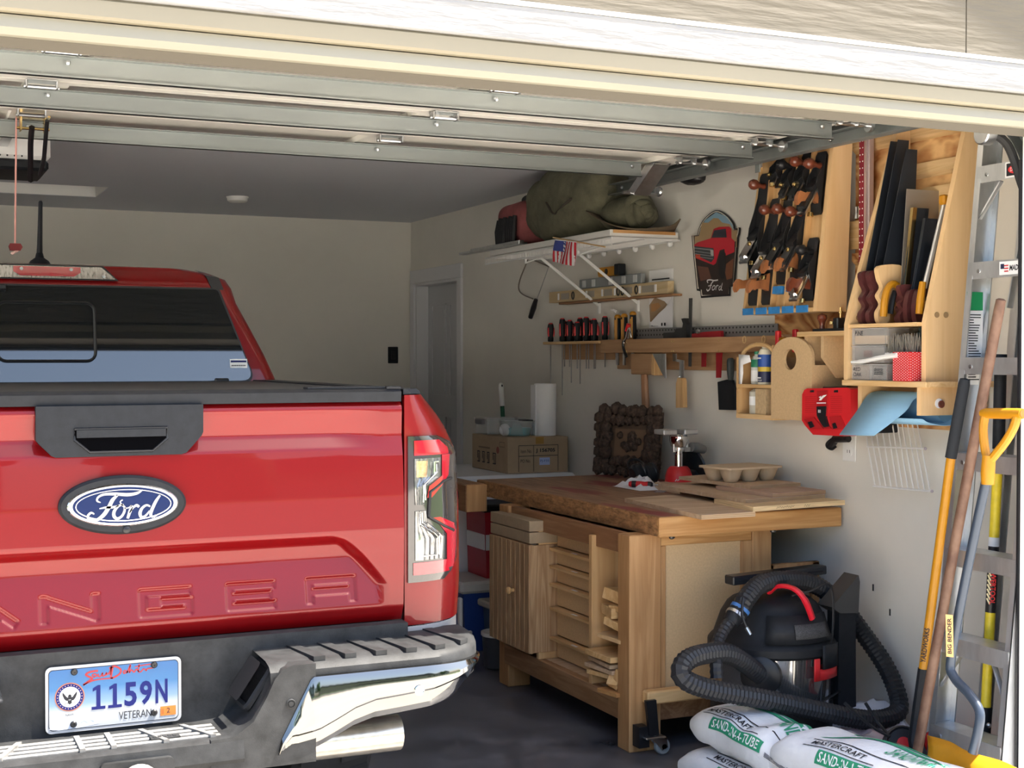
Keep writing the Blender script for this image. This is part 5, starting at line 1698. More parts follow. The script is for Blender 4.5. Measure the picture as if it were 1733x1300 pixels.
# three yellow and black handled rasps in the rail
for i, (y, dz) in enumerate(((6.27, 0), (6.20, .003), (6.11, .012))):
    t = thing('rasp', ['yellow and black handled file standing first beside the screwdrivers', 'yellow and black handled file between two like it in the tool rail', 'yellow and black handled file next to the red pliers'][i], 'file', (3.45, y, 1.55), 'yellow handled files in the tool rail')
    M_ = T(3.445, y, 1.575)
    g = G(); g.lathe([(.011, .0), (.016, .02), (.019, .06), (.017, .13 + dz), (.012, .137 + dz)], 12, M_); g.build('handle', BLACK_PL, t)
    g = G(); g.lathe([(.0175, .128 + dz), (.018, .137 + dz), (.012, .146 + dz), (0, .148 + dz)], 12, M_)
    g.tube([(3.445 - .0165, y - .004, 1.575 + h) for h in (.01, .05, .12)], [.006, .004, .006], 6); g.tube([(3.445 - .013, y - .012, 1.575 + h) for h in (.0, .05, .13)], .005, 6)
    g.build('handle_sleeve', YELLOW, t)
    g = G(); g.box(3.441, 3.449, y - .009, y + .009, 1.46, 1.577); g.build('blade', STEEL, t)
pl_ = thing('pliers', 'red and black pliers with bright jaws hooked over the tool rail', 'pliers', (3.40, 6.05, 1.50))
g = G(); a_ = [(3.4,6.073,1.667), (3.4,6.091,1.633)]; g.tube(a_, .012, 8); g.build('joint', RED, pl_)
g = G(); g.tube(spline([(3.392,6.052,1.648), (3.392,6.071,1.627), (3.392,6.083,1.599), (3.392,6.106,1.578), (3.392,6.102,1.568)], 4), .006, 6); g.tube([(3.392,6.052,1.648), (3.392,6.039,1.62), (3.392,6.033,1.599)], .004, 6); g.build('jaws', CHROME, pl_)
g = G(); g.tube(spline([(3.392,6.111,1.584), (3.392,6.115,1.553), (3.392,6.096,1.522), (3.392,6.08,1.503)], 4), .007, 6); g.build('grip', BLACK, pl_)
g = G(); g.tube(spline([(3.43,6.315,1.747), (3.43,6.289,1.742), (3.43,6.262,1.732), (3.43,6.295,1.749), (3.43,6.256,1.739)], 4), .003, 5)
tag(g.build('cord', PAPER), 'loop of white cord lying on top of the yellow handled files', 'cord')

# ---------------------------------------------------------------- tool rail and the tools that hang in it
tr_ = thing('tool_rail', 'long brown wooden tool rail screwed to the wall above the bench', 'rail', (3.45, 5.6, 1.44))
g = G(); g.box(3.402, 3.42, 4.60, 6.375, 1.523, 1.592, b=.002); g.build('front_strip', RAILW, tr_)
g = G(); g.box(3.478, 3.495, 4.60, 6.335, 1.44, 1.598, b=.002); g.build('back_board', RAILW, tr_)
for y in (4.66, 4.93, 5.10, 5.60, 6.36):
    g = G(); g.box(3.42, 3.478, y - .01, y + .01, 1.525, 1.59); g.build('spacer', RAILW, tr_)
for y in (5.045, 4.90, 4.77):
    g = G(); g.tube([(3.40, y + .011 * math.cos(a), 1.577 + .015 * math.sin(a)) for a in np.linspace(0, 2 * math.pi, 13)[:-1]], .003, 5, closed=True); g.build('plug_ring', PINE_Y, tr_)
for y in (5.66, 5.64, 5.25, 6.10):
    for z in (1.53, 1.575):
        g = G(); g.lathe([(.004, 0), (.003, .002), (0, .002)], 6, T(3.402, y, z) @ Matrix.Rotation(R(-90), 4, 'Y')); g.build('screw', BRASS, tr_)
rl = thing('steel_rule', 'long perforated dark steel rule standing behind the tool rail', 'rule', (3.465, 5.5, 1.59))
g = G(); g.box(3.463, 3.468, 4.89, 6.16, 1.592, 1.645); g.build('blade', mat('dark_steel', (.30, .30, .30), rough=.45, metal=.5), rl)
g = G()
for i in range(44):
    for z in (1.612, 1.634):
        y = 4.92 + i * .028
        g.add([(3.4625, y + .006 * math.cos(a), z + .005 * math.sin(a)) for a in np.linspace(0, 2 * math.pi, 7)[:-1]], [tuple(range(6))])
g.build('holes', BLACK, rl)['kind'] = 'stuff'
def onrail(name, label, cat, shapes, at):
    t = thing(name, label, cat, at)
    for (pn, gg, m) in shapes: gg.build(pn, m, t)
    return t
def poly_wall(pts, x0, x1):
    g = G(); g.prism([(p[1], p[2]) for p in pts], 'x', x0, x1); return g
onrail('mallet', 'big wooden joiner mallet with a pale end hanging head up from the tool rail', 'mallet', [
    ('head', G().box(3.405, 3.47, 5.855, 6.06, 1.415, 1.519, b=.004), RAILW), ('face', G().box(3.403, 3.472, 5.825, 5.854, 1.412, 1.515, b=.004), PINE_Z),
    ('wedge', G().box(3.42, 3.455, 6.03, 6.075, 1.42, 1.44), RAILW), ('handle', G().tube([(3.437, 5.985, 1.50), (3.437, 5.975, 1.36), (3.437, 5.965, 1.26), (3.437, 5.962, 1.222)], [.017, .018, .020, .019], 10, flat=1.2), mat('handle_wood', (.36, .19, .10), rough=.45, var=.15, vs=20))], (3.44, 5.96, 1.22))
onrail('sliding_bevel', 'grey tapered steel blade pointing down under the tool rail beside the mallet', 'bevel', [('blade', poly_wall([(3.398,5.83,1.518), (3.398,5.714,1.518), (3.398,5.702,1.403), (3.398,5.714,1.4), (3.398,5.742,1.426)], 3.396, 3.4), STEEL), ('edge', poly_wall([(3.395,5.717,1.518), (3.395,5.701,1.518), (3.395,5.696,1.405), (3.395,5.705,1.402)], 3.392, 3.396), ALU)], (3.44, 5.87, 1.40))
onrail('keyhole_saw', 'small scraper with steel shank and pale wooden handle hanging from the tool rail', 'scraper', [
    ('shank', poly_wall([(3.43,5.694,1.518), (3.43,5.66,1.518), (3.43,5.66,1.491), (3.43,5.593,1.486), (3.43,5.593,1.405), (3.43,5.631,1.404), (3.43,5.632,1.477), (3.43,5.693,1.483)], 3.428, 3.432), STEEL),
    ('wing_nut', G().tube([(3.425,5.64,1.392), (3.425,5.612,1.398), (3.425,5.623,1.407)], .006, 6), CHROME),
    ('handle', poly_wall([(3.43,5.631,1.404), (3.43,5.595,1.403), (3.43,5.587,1.387), (3.43,5.581,1.263), (3.43,5.647,1.26), (3.43,5.646,1.375)], 3.418, 3.442), PINE_Z)], (3.43, 5.64, 1.26))
onrail('combination_square', 'combination square with tall dark blade and black head behind the tool rail', 'square', [
    ('blade', poly_wall([(3.44,5.564,1.779), (3.44,5.536,1.778), (3.44,5.543,1.457), (3.44,5.567,1.457)], 3.438, 3.441), mat('rule_dark', (.10, .10, .10), rough=.4, metal=.6)),
    ('head', poly_wall([(3.43,5.768,1.619), (3.43,5.666,1.62), (3.43,5.649,1.638), (3.43,5.594,1.639), (3.43,5.588,1.66), (3.43,5.603,1.683), (3.43,5.577,1.685), (3.43,5.555,1.659), (3.43,5.555,1.59), (3.43,5.768,1.589)], 3.42, 3.45), IRON),
    ('clamp_nut', G().lathe([(.010, 0), (.010, .012)], 10, T(3.42, 5.445, 1.62) @ Matrix.Rotation(R(-90), 4, 'Y')), STEEL)], (3.44, 5.45, 1.46))
REDA = mat('red_anodised', (.42, .02, .03), rough=.35, metal=.4)
onrail('marking_square', 'small red aluminium square with a bar along the top of the tool rail', 'square', [
    ('beam', poly_wall([(3.44,5.533,1.611), (3.44,5.437,1.617), (3.44,5.437,1.593), (3.44,5.533,1.592)], 3.435, 3.455), REDA), ('blade', poly_wall([(3.44,5.456,1.52), (3.44,5.418,1.52), (3.44,5.421,1.457), (3.44,5.456,1.456)], 3.44, 3.444), REDA)], (3.44, 5.35, 1.46))
onrail('try_square', 'larger red aluminium square with its long leg hanging below the tool rail', 'square', [
    ('beam', poly_wall([(3.425,5.414,1.617), (3.425,5.265,1.62), (3.425,5.262,1.594), (3.425,5.414,1.592)], 3.42, 3.436), REDA), ('leg', poly_wall([(3.43,5.313,1.521), (3.43,5.269,1.521), (3.43,5.279,1.408), (3.43,5.314,1.407)], 3.428, 3.434), REDA)], (3.43, 5.22, 1.37))
dp = thing('dustpan', 'black hand dustpan hanging on the wall beside the wooden tote', 'dustpan', (3.46, 5.26, 1.26))
g = poly_wall([(3.46,5.338,1.388), (3.46,5.262,1.4), (3.46,5.223,1.398), (3.46,5.201,1.355), (3.46,5.2,1.264), (3.46,5.327,1.261)], 3.452, 3.466); g.build('pan', BLACK_PL, dp)
g = G(); g.tube([(3.452,5.23,1.398), (3.452,5.231,1.437), (3.452,5.231,1.486), (3.452,5.233,1.496)], [.012, .017, .018, .012], 10); g.build('handle', mat('pan_handle', (.04, .05, .05), rough=.4), dp)

# ---------------------------------------------------------------- shaped tin sign
sg = thing('tin_sign', 'shaped tin wall sign with a painted red pickup truck and a white script word', 'sign', (3.49, 5.42, 1.78))
SO = [(3.488,5.615,2.078), (3.488,5.567,2.078), (3.488,5.556,2.106), (3.488,5.506,2.149), (3.488,5.408,2.179), (3.488,5.32,2.149), (3.488,5.265,2.106), (3.488,5.252,2.08), (3.488,5.215,2.083), (3.488,5.215,2.06), (3.488,5.227,2.036), (3.488,5.256,1.823), (3.488,5.291,1.819), (3.488,5.293,1.779), (3.488,5.406,1.78), (3.488,5.531,1.779), (3.488,5.538,1.811), (3.488,5.568,1.816), (3.488,5.607,2.023)]
SO = [tuple(p) for p in spline(SO[2:10], 4)] + SO[10:] + SO[:2]
def shrink(P, k):
    c = np.mean(np.array(P), 0); return [tuple(c + (np.array(p) - c) * k) for p in P]
poly_wall(SO, 3.484, 3.492).build('rim', BLACK, sg)
Q2 = lambda P: [(-p[1], p[2]) for p in P]
def paint(name, P, col, off):
    g = G(); flat(g, Q2(P), Mw(3.484), off); return g.build(name, mat('sign_' + name, col, rough=.35), sg)
paint('border', shrink(SO, .965), (.70, .66, .55), .0006)
paint('ground', shrink(SO, .93), (.035, .022, .018), .0010)
paint('sky', [(3.484,5.549,2.069), (3.484,5.539,2.101), (3.484,5.493,2.142), (3.484,5.401,2.169), (3.484,5.322,2.144), (3.484,5.267,2.102), (3.484,5.255,2.073), (3.484,5.236,2.044), (3.484,5.401,2.05)], (.22, .36, .46), .0013)
paint('mountain', [(3.484,5.585,2.032), (3.484,5.585,2.072), (3.484,5.547,2.072), (3.484,5.52,2.132), (3.484,5.467,2.127), (3.484,5.421,2.144), (3.484,5.382,2.139), (3.484,5.35,2.117), (3.484,5.286,2.104), (3.484,5.258,2.074), (3.484,5.226,2.072), (3.484,5.23,2.043), (3.484,5.229,1.995)], (.36, .25, .13), .0016)
paint('dark_rocks', [(3.484,5.584,1.992), (3.484,5.236,2.023), (3.484,5.26,1.83), (3.484,5.291,1.826), (3.484,5.297,1.785), (3.484,5.516,1.792), (3.484,5.521,1.817), (3.484,5.548,1.822)], (.03, .02, .018), .0018)
paint('rock', [(3.484,5.336,1.918), (3.484,5.254,1.948), (3.484,5.266,1.858), (3.484,5.31,1.853)], (.16, .06, .03), .0020)
paint('rock', [(3.484,5.56,1.932), (3.484,5.466,1.919), (3.484,5.439,1.867), (3.484,5.532,1.858)], (.12, .05, .035), .0020)
paint('cab', [(3.484,5.446,2.05), (3.484,5.42,2.094), (3.484,5.375,2.099), (3.484,5.292,2.094), (3.484,5.273,2.082), (3.484,5.273,2.033)], (.42, .015, .03), .0022)
paint('windscreen', [(3.484,5.437,2.054), (3.484,5.414,2.087), (3.484,5.318,2.086), (3.484,5.311,2.046)], (.03, .035, .05), .0026)
paint('truck_body', [(3.484,5.59,2.032), (3.484,5.56,2.042), (3.484,5.446,2.052), (3.484,5.273,2.04), (3.484,5.246,2.024), (3.484,5.248,1.975), (3.484,5.321,1.963), (3.484,5.33,1.995), (3.484,5.368,1.991), (3.484,5.4,1.933), (3.484,5.42,1.927), (3.484,5.573,1.969)], (.50, .012, .03), .0024)
paint('grille', [(3.484,5.587,2.027), (3.484,5.42,2.005), (3.484,5.413,1.958), (3.484,5.439,1.94), (3.484,5.584,1.988)], (.04, .05, .055), .0028)
for k in range(4): paint('grille_bar', [(3.484,5.585,2.019), (3.484,5.424,1.998), (3.484,5.424,1.994), (3.484,5.585,2.016)], (.30, .31, .32), .0031) if k == 0 else None
for k in range(3):
    P_ = [(a, b, c - .012 * (k + .9)) for a, b, c in [(3.484,5.585,2.015), (3.484,5.424,1.992), (3.484,5.424,1.989), (3.484,5.585,2.012)]]
    paint('grille_bar', P_, (.25, .26, .27), .0031)
paint('headlight', [(a, b, c) for a, b, c in [(3.484,5.446,2), (3.484,5.42,1.995), (3.484,5.419,1.969), (3.484,5.442,1.973)]], (.45, .45, .42), .0033)
for k in range(4): paint('marker_lamp', [(a, b - .0105 * k, c - .001 * k) for a, b, c in [(3.484,5.573,1.987), (3.484,5.565,1.986), (3.484,5.565,1.967), (3.484,5.573,1.969)]], (.6, .08, .03), .0033)
paint('tyre', [(3.484,5.381,1.942), (3.484,5.364,1.976), (3.484,5.339,1.99), (3.484,5.318,1.973), (3.484,5.315,1.917), (3.484,5.328,1.861), (3.484,5.351,1.855), (3.484,5.374,1.885)], (.012, .012, .014), .0030)
g = G()
Msg = Mw(3.484)
def sgp(pts): return Q2(pts)
def sst(P, w): ribbon(g, [(p.x, p.y) for p in spline([(a, b, 0) for a, b in Q2(P)], 5)], w, Msg, .0036)
sst([(3.484,5.465,1.847), (3.484,5.472,1.858), (3.484,5.446,1.86), (3.484,5.413,1.855), (3.484,5.38,1.856)], .006)
sst([(3.484,5.419,1.853), (3.484,5.439,1.839), (3.484,5.449,1.818), (3.484,5.468,1.81), (3.484,5.476,1.819)], .006)
sst([(3.484,5.463,1.832), (3.484,5.432,1.835)], .004)
sst([(3.484,5.415,1.832), (3.484,5.428,1.824), (3.484,5.426,1.812), (3.484,5.41,1.816), (3.484,5.405,1.828), (3.484,5.415,1.833)], .0045)
sst([(3.484,5.393,1.832), (3.484,5.399,1.81)], .0045)
sst([(3.484,5.397,1.822), (3.484,5.384,1.832), (3.484,5.376,1.828)], .004)
sst([(3.484,5.358,1.828), (3.484,5.371,1.821), (3.484,5.371,1.81), (3.484,5.358,1.813), (3.484,5.343,1.84), (3.484,5.353,1.813), (3.484,5.343,1.807)], .0045)
g.build('script_word', mat('sign_silver', (.68, .68, .68), rough=.3), sg)

# ---------------------------------------------------------------- plywood backer with french cleats
pb = thing('plywood_backer', 'boldly figured plywood backing with horizontal cleats screwed to the right wall', 'panel', (3.49, 4.2, 1.5))
g = G(); g.box(3.485, 3.4985, 3.80, 4.40, 1.69, 2.45); g.build('upper_sheet', PLY, pb)
g = G(); g.box(3.485, 3.4985, 3.86, 4.94, 1.237, 1.69); g.build('lower_sheet', PLY, pb)
for (y0, y1, z0, z1, m) in ((3.80, 4.40, 2.30, 2.36, PINE_Y), (3.80, 4.05, 2.16, 2.215, PINE_Y), (3.80, 4.40, 1.985, 2.035, PLY), (3.80, 4.40, 1.865, 1.91, PLY), (3.80, 4.40, 1.72, 1.77, PINE_Y), (3.88, 4.2, 1.56, 1.60, PLY), (3.88, 4.90, 1.30, 1.345, PLY)):
    g = G(); g.prism([(3.485, z0), (3.468, z0 + .014), (3.468, z1), (3.485, z1)], 'y', y0, y1); g.build('cleat', m, pb)
g = G(); g.box(3.455, 3.468, 4.17, 4.40, 1.925, 2.035); g.build('cleat_block', PINE_Y, pb)
g = G(); g.box(3.455, 3.468, 3.74, 3.98, 2.02, 2.12); g.build('cleat_block', PINE_Y, pb)

# ---------------------------------------------------------------- plane till
pt = thing('plane_till', 'slanted wooden plane till with five slots and blue tape labels along its foot', 'plane till', (3.37, 4.6, 1.67))
UPV = Vector((.11, 0, .994)).normalized(); NV = Vector((-UPV.z, 0, UPV.x)); YV = NV.cross(UPV)
B0 = Vector((3.295, 0, 1.70))
MT = frame(B0, UPV, YV, NV)                      # local x up the board, y along the wall, z out of the board
g = G(); g.box(-.01, .66, 4.375, 4.86, -.014, 0, M=MT); g.build('back_board', PINE_Z, pt)
g = G(); g.prism([(3.262, 1.678), (3.405, 1.678), (3.432, 2.37), (3.348, 2.37), (3.335, 2.28)], 'y', 4.352, 4.374); g.build('side_panel', MAPLE, pt)
g = G(); g.prism([(3.272, 1.678), (3.405, 1.678), (3.43, 2.30), (3.355, 2.30)], 'y', 4.858, 4.872); g.build('side_panel', PINE_Z, pt)
g = G(); g.box(3.262, 3.405, 4.374, 4.858, 1.678, 1.694); g.build('foot_board', PINE_Y, pt)
cols_ = [4.812, 4.718, 4.627, 4.535, 4.44]
for y in (4.765, 4.672, 4.581, 4.488):
    g = G(); g.box(0, .65, y - .005, y + .005, 0, .022, M=MT); g.build('slot_divider', PINE_Z, pt)
for y in cols_:
    g = G(); g.box(3.258, 3.2625, y - .037, y + .037, 1.676, 1.704); g.build('tape_label', BLUE_TAPE, pt)
for (x0, y) in ((.22, 4.535), (.33, 4.627), (.37, 4.44), (.40, 4.535), (.055, 4.627), (.06, 4.535)):
    g = G(); g.box(x0, x0 + .03, y - .03, y + .03, .001, .012 if x0 > .1 else .03, M=MT); g.build('stop_block', BLUE_TAPE if x0 < .1 else PINE_Z, pt)

def hand_plane(t0, yc, L, w, label, cap='chrome', tote=True, dark_tote=False, s=1.0, z0=.0, knob=True):
    o = B0 + UPV * t0 + YV * yc + NV * z0
    M_ = frame(o, UPV, YV, NV)
    t = thing('hand_plane', label, 'hand plane', tuple(o), 'hand planes in the slanted till')
    h = w / 2
    g = G(); g.prism([(.0, -h * .75), (.012, -h), (L - .015, -h), (L, -h * .7), (L, h * .7), (L - .015, h), (.012, h), (0, h * .75)], 'z', .004, .013, M_)
    hump = [(.02, .013), (L * .18, .016), (L * .32, .034), (L * .45, .046), (L * .58, .044), (L * .70, .028), (L * .82, .015), (L - .02, .013)]
    hump = hump + [(L - .02, .008), (.02, .008)]
    for sy in (-1, 1):
        q = [(x, z) for x, z in hump]
        g.prism(q, 'y', sy * h - (.004 if sy > 0 else 0), sy * h + (.004 if sy < 0 else 0), M_)
    g.build('body', IRON, t)
    xm = L * .58
    g = G(); g.prism([(xm + .012, .012), (xm - .012, .012), (xm - .055, .050), (xm - .043, .058)], 'y', -h * .7, h * .7, M_)
    g.build('frog', IRON, t)
    bl_ = .155 * s
    g = G(); g.prism([(xm + .006, .013), (xm - .003, .010), (xm - bl_, .078 * s), (xm - bl_ + .006, .083 * s)], 'y', -h * .78, h * .78, M_)
    g.build('blade', STEEL, t)
    g = G(); g.prism([(xm + .006, .018), (xm - .002, .014), (xm - bl_ * .86, .080 * s), (xm - bl_ * .80, .088 * s)], 'y', -h * .72, h * .72, M_)
    g.box(xm - bl_ * .92, xm - bl_ * .8, -h * .35, h * .35, .082 * s, .089 * s, M=M_)
    g.build('lever_cap', CHROME if cap == 'chrome' else IRON, t)
    g = G(); g.lathe([(.010, -.004), (.010, .006), (.005, .010)], 12, M_ @ T(xm - bl_ * .45, 0, .056)); g.build('brass_nut', BRASS, t)
    g = G(); g.lathe([(.012, -.008), (.012, .008)], 14, M_ @ T(xm - bl_ * .95, 0, .036) @ Matrix.Rotation(R(90), 4, 'Y'))
    g.build('brass_nut', BRASS, t)
    if knob:
        g = G(); g.lathe([(.013, 0), (.012, .006), (.010, .018), (.014, .032), (.022, .046), (.022, .060), (.015, .071), (.0, .076)], 16, M_ @ T(L - .055 * s, 0, .012)); kb = g.build('front_knob', BLACK if dark_tote else KNOB_W, t)
    if tote:
        q = [(.030, .012), (.105, .012), (.098, .026), (.078, .034), (.070, .052), (.062, .078), (.066, .100), (.046, .112), (.022, .112), (.010, .104), (.026, .092), (.030, .070), (.036, .048), (.034, .030)]
        g = G(); g.prism([(x * s + L * .06, z * s) for x, z in q], 'y', -.011, .011, M_); g.build('tote', TOTE_W if not dark_tote else KNOB_W, t)
    return t
hand_plane(.015, cols_[0], .555, .076, 'longest jointer plane with a bright lever cap in the leftmost slot of the till')
hand_plane(.015, cols_[1], .44, .074, 'long jack plane in the second slot of the till from the left')
hand_plane(.095, cols_[2], .355, .072, 'jack plane over a blue taped block in the third slot of the till', cap='iron')
hand_plane(.10, cols_[3], .33, .070, 'smoothing plane over a blue taped block in the fourth slot of the till', cap='iron')
hand_plane(.02, cols_[4], .25, .068, 'small smoothing plane with a bright lever cap low in the rightmost slot of the till', dark_tote=True)
hand_plane(.36, cols_[4], .25, .068, 'smoothing plane with a jutting brown tote high in the rightmost slot of the till', cap='iron')
hand_plane(.43, cols_[3], .19, .062, 'short plane with a glossy brown knob high in the fourth slot of the till', cap='iron', tote=False, s=.8)
hand_plane(.44, cols_[2], .17, .05, 'low block plane with a black knob high in the third slot of the till', cap='iron', tote=False, s=.65, dark_tote=True)
hand_plane(.50, cols_[1], .14, .046, 'little block plane at the top of the second slot of the till', cap='iron', tote=False, s=.5, knob=False)

# red guide rail and socket holder between the tills
gr = thing('guide_rail', 'dark red drilled aluminium guide rail standing upright between the two tills', 'rail', (3.44, 4.28, 1.80))
g = G(); g.box(3.43, 3.455, 4.278, 4.312, 1.80, 2.36, b=.002); g.build('red_bar', mat('guide_red', (.26, .02, .045), rough=.4, metal=.3), gr)
g = G(); g.box(3.425, 3.45, 4.245, 4.277, 1.80, 2.345, b=.003); g.box(3.42, 3.426, 4.255, 4.265, 1.80, 2.345); g.build('pale_bar', mat('guide_grey', (.52, .42, .42), rough=.35, metal=.5), gr)
g = G()
for i in range(20):
    for y in (4.288, 4.304): g.lathe([(.0028, 0), (.0028, .001)], 6, T(3.4295, y, 1.84 + i * .026) @ Matrix.Rotation(R(-90), 4, 'Y'))
g.build('drill_holes', PAPER, gr)['kind'] = 'stuff'
sk = thing('socket_set', 'row of small dark sockets on a rail between the tills', 'socket set', (3.45, 4.37, 2.04))
for i in range(4):
    g = G(); g.lathe([(.011, 0), (.011, .018), (.009, .022), (.009, .045)], 12, T(3.45, 4.350 - i * .022, 2.042)); g.build('socket', STEEL, sk)

# ---------------------------------------------------------------- saw till
st_ = thing('saw_till', 'tall pale wooden saw till with two tapering side panels and shelves', 'saw till', (3.33, 3.9, 1.30))
for (y0, y1, xb, xt) in ((4.06, 4.082, 3.184, 3.395), (3.678, 3.70, 3.212, 3.385)):
    g = G(); g.prism([(xb, 1.405), (3.466, 1.405), (3.466, 2.42), (xt + .035, 2.42), (xt, 2.30), (xb + .02, 1.70), (xb, 1.62)], 'y', y0, y1)
    g.build('side_panel', MAPLE, st_)
    for (x, r) in (((xb + .045), .010), ((xb + .085), .010)):
        g = G(); g.lathe([(r, 0), (r, .002)], 14, T(x, y0 - .001, 1.645) @ Matrix.Rotation(R(90), 4, 'X')); g.build('dowel_plug', mat('dowel_dark', (.30, .19, .09), rough=.7), st_)
g = G(); g.box(3.19, 3.484, 3.70, 4.06, 1.607, 1.620); g.build('handle_shelf', PINE_Y, st_)
g = G(); g.box(3.18, 3.484, 3.64, 4.09, 1.398, 1.418, b=.002); g.build('bottom_shelf', PINE_Y, st_)
g = G(); g.box(3.193, 3.484, 3.678, 3.70, 1.302, 1.398); g.build('roll_bracket', MAPLE, st_)
g = G(); g.box(3.24, 3.484, 4.05, 4.072, 1.29, 1.398); g.build('roll_bracket', MAPLE, st_)
g = G(); g.lathe([(.017, 0), (.017, .002)], 18, T(3.268, 3.677, 1.343) @ Matrix.Rotation(R(90), 4, 'X')); g.build('roll_hole', PAPER, st_)
g = G(); g.lathe([(.013, .0), (.013, .006)], 18, T(3.276, 3.677, 1.34) @ Matrix.Rotation(R(90), 4, 'X')); g.build('roll_rod', KNOB_W, st_)

def saw(y, label, hm, bm, x0=3.222, z0=1.626, hk=1.0, top=2.29, xt=3.345, wb=.12, wt=.05, th=.003, back=None, wave=True, hole=False, hh=.185):
    t = thing('saw', label, 'saw', (x0, y, z0), 'hand saws hanging in the saw till')
    if wave: q = [(.0, hh), (-.003, hh * .78), (.012, hh * .62), (-.006, hh * .47), (.010, hh * .32), (-.008, hh * .17), (-.002, 0), (.02, -.006), (.045, .01), (.04, .05), (.05, .085), (.085, .10), (.11, .13), (.105, hh)]
    else: q = [(.012, hh), (-.01, hh * .6), (-.012, hh * .3), (-.004, .0), (.02, -.008), (.04, .01), (.035, .06), (.06, .10), (.08, hh)]
    g = G(); qs = [(p.x, p.y) for p in spline([(a, b, 0) for a, b in q], 4, closed=True)]; g.prism([(x0 + a * hk, z0 + b) for a, b in qs], 'y', y - .011, y + .011); h = g.build('handle', hm, t, sharp=50)
    g = G()
    g.prism([(x0 + .012, z0 + hh * .8), (x0 + .012 + wb, z0 + hh * .8), (xt + wt, top), (xt, top)], 'y', y - th / 2, y + th / 2)
    g.build('blade', bm, t)
    if back:
        g = G(); g.prism([(x0 + .020, z0 + hh * .85), (x0 + .038, z0 + hh * .85), (xt + .012, top), (xt - .006, top)], 'y', y - .007, y + .007); g.build('spine', back, t)
    if hole:
        g = G(); g.lathe([(.008, 0), (.008, .001)], 12, T(x0 + .05, y - .0112, z0 + hh * .68) @ Matrix.Rotation(R(90), 4, 'X')); g.build('hang_hole', BLACK, t)
DKH = mat('saw_handle_dark', (.085, .025, .025), rough=.35, var=.25, vs=25)
saw(4.025, 'dark bladed hand saw with dark brown handle, nearest the left panel of the saw till', DKH, BLADE, x0=3.215)
saw(3.985, 'second dark handled hand saw from the left panel of the saw till', DKH, BLADE, x0=3.218)
saw(3.94, 'hand saw with a pale wooden handle and hanging hole beside two dark handled saws', MAPLE, BLADE, x0=3.222, hole=True, hh=.20, top=2.25, wb=.14, wt=.05)
saw(3.895, 'bare steel saw plate with a bright front edge behind the yellow handle', DKH, mat('saw_grey', (.36, .33, .30), rough=.35, metal=.6), x0=3.27, top=2.10, xt=3.31, wb=.15, wt=.15, hk=.6, hh=.10)
saw(3.86, 'backed saw with a brass spine in the middle of the saw till', DKH, BLADE, x0=3.25, top=2.03, xt=3.31, wb=.08, wt=.07, back=BRASS, hk=.8, hh=.13)
saw(3.825, 'backed saw with a dark steel spine beside the brass backed saw', DKH, BLADE, x0=3.255, top=1.99, xt=3.335, wb=.07, wt=.06, back=BLADE, hk=.8, hh=.11, wave=False)
saw(3.79, 'shorter dark steel backed saw near the right panel of the saw till', DKH, BLADE, x0=3.262, top=1.91, xt=3.35, wb=.06, wt=.05, back=BLADE, hk=.8, hh=.11, wave=False)
ys = thing('pull_saw', 'pull saw with a bright yellow curved handle in the middle of the saw till', 'saw', (3.24, 3.91, 1.63))
g = G(); g.tube(spline([(3.215, 3.902, 1.645), (3.218, 3.90, 1.70), (3.232, 3.90, 1.745), (3.255, 3.90, 1.762), (3.275, 3.90, 1.755)], 5), [.013] * 10 + [.012] * 11, 10); g.build('handle', YELLOW, ys)
g = G(); g.tube(spline([(3.245, 3.90, 1.655), (3.252, 3.90, 1.70), (3.265, 3.90, 1.735)], 5), .010, 8); g.build('grip', BLACK, ys)
hs = thing('hacksaw', 'hacksaw with a yellow tip and silver frame along the right panel of the saw till', 'saw', (3.29, 3.745, 1.63))
g = G(); g.tube([(3.262, 3.745, 1.74), (3.352, 3.745, 2.045)], .009, 8); g.build('frame', ALU, hs)
g = G(); g.box(3.332, 3.367, 3.73, 3.76, 2.03, 2.065, b=.006); g.tube([(3.357, 3.745, 2.03), (3.352, 3.745, 1.99)], .005, 6); g.build('tip', YELLOW, hs)
g = G(); g.tube([(3.255, 3.745, 1.76), (3.245, 3.745, 1.70), (3.24, 3.745, 1.65)], [.012, .014, .013], 10); g.build('handle', YELLOW, hs)
g = G(); g.prism([(3.30, 1.70), (3.31, 1.70), (3.385, 2.0), (3.378, 2.0)], 'y', 3.744, 3.746); g.build('blade', STEEL, hs)
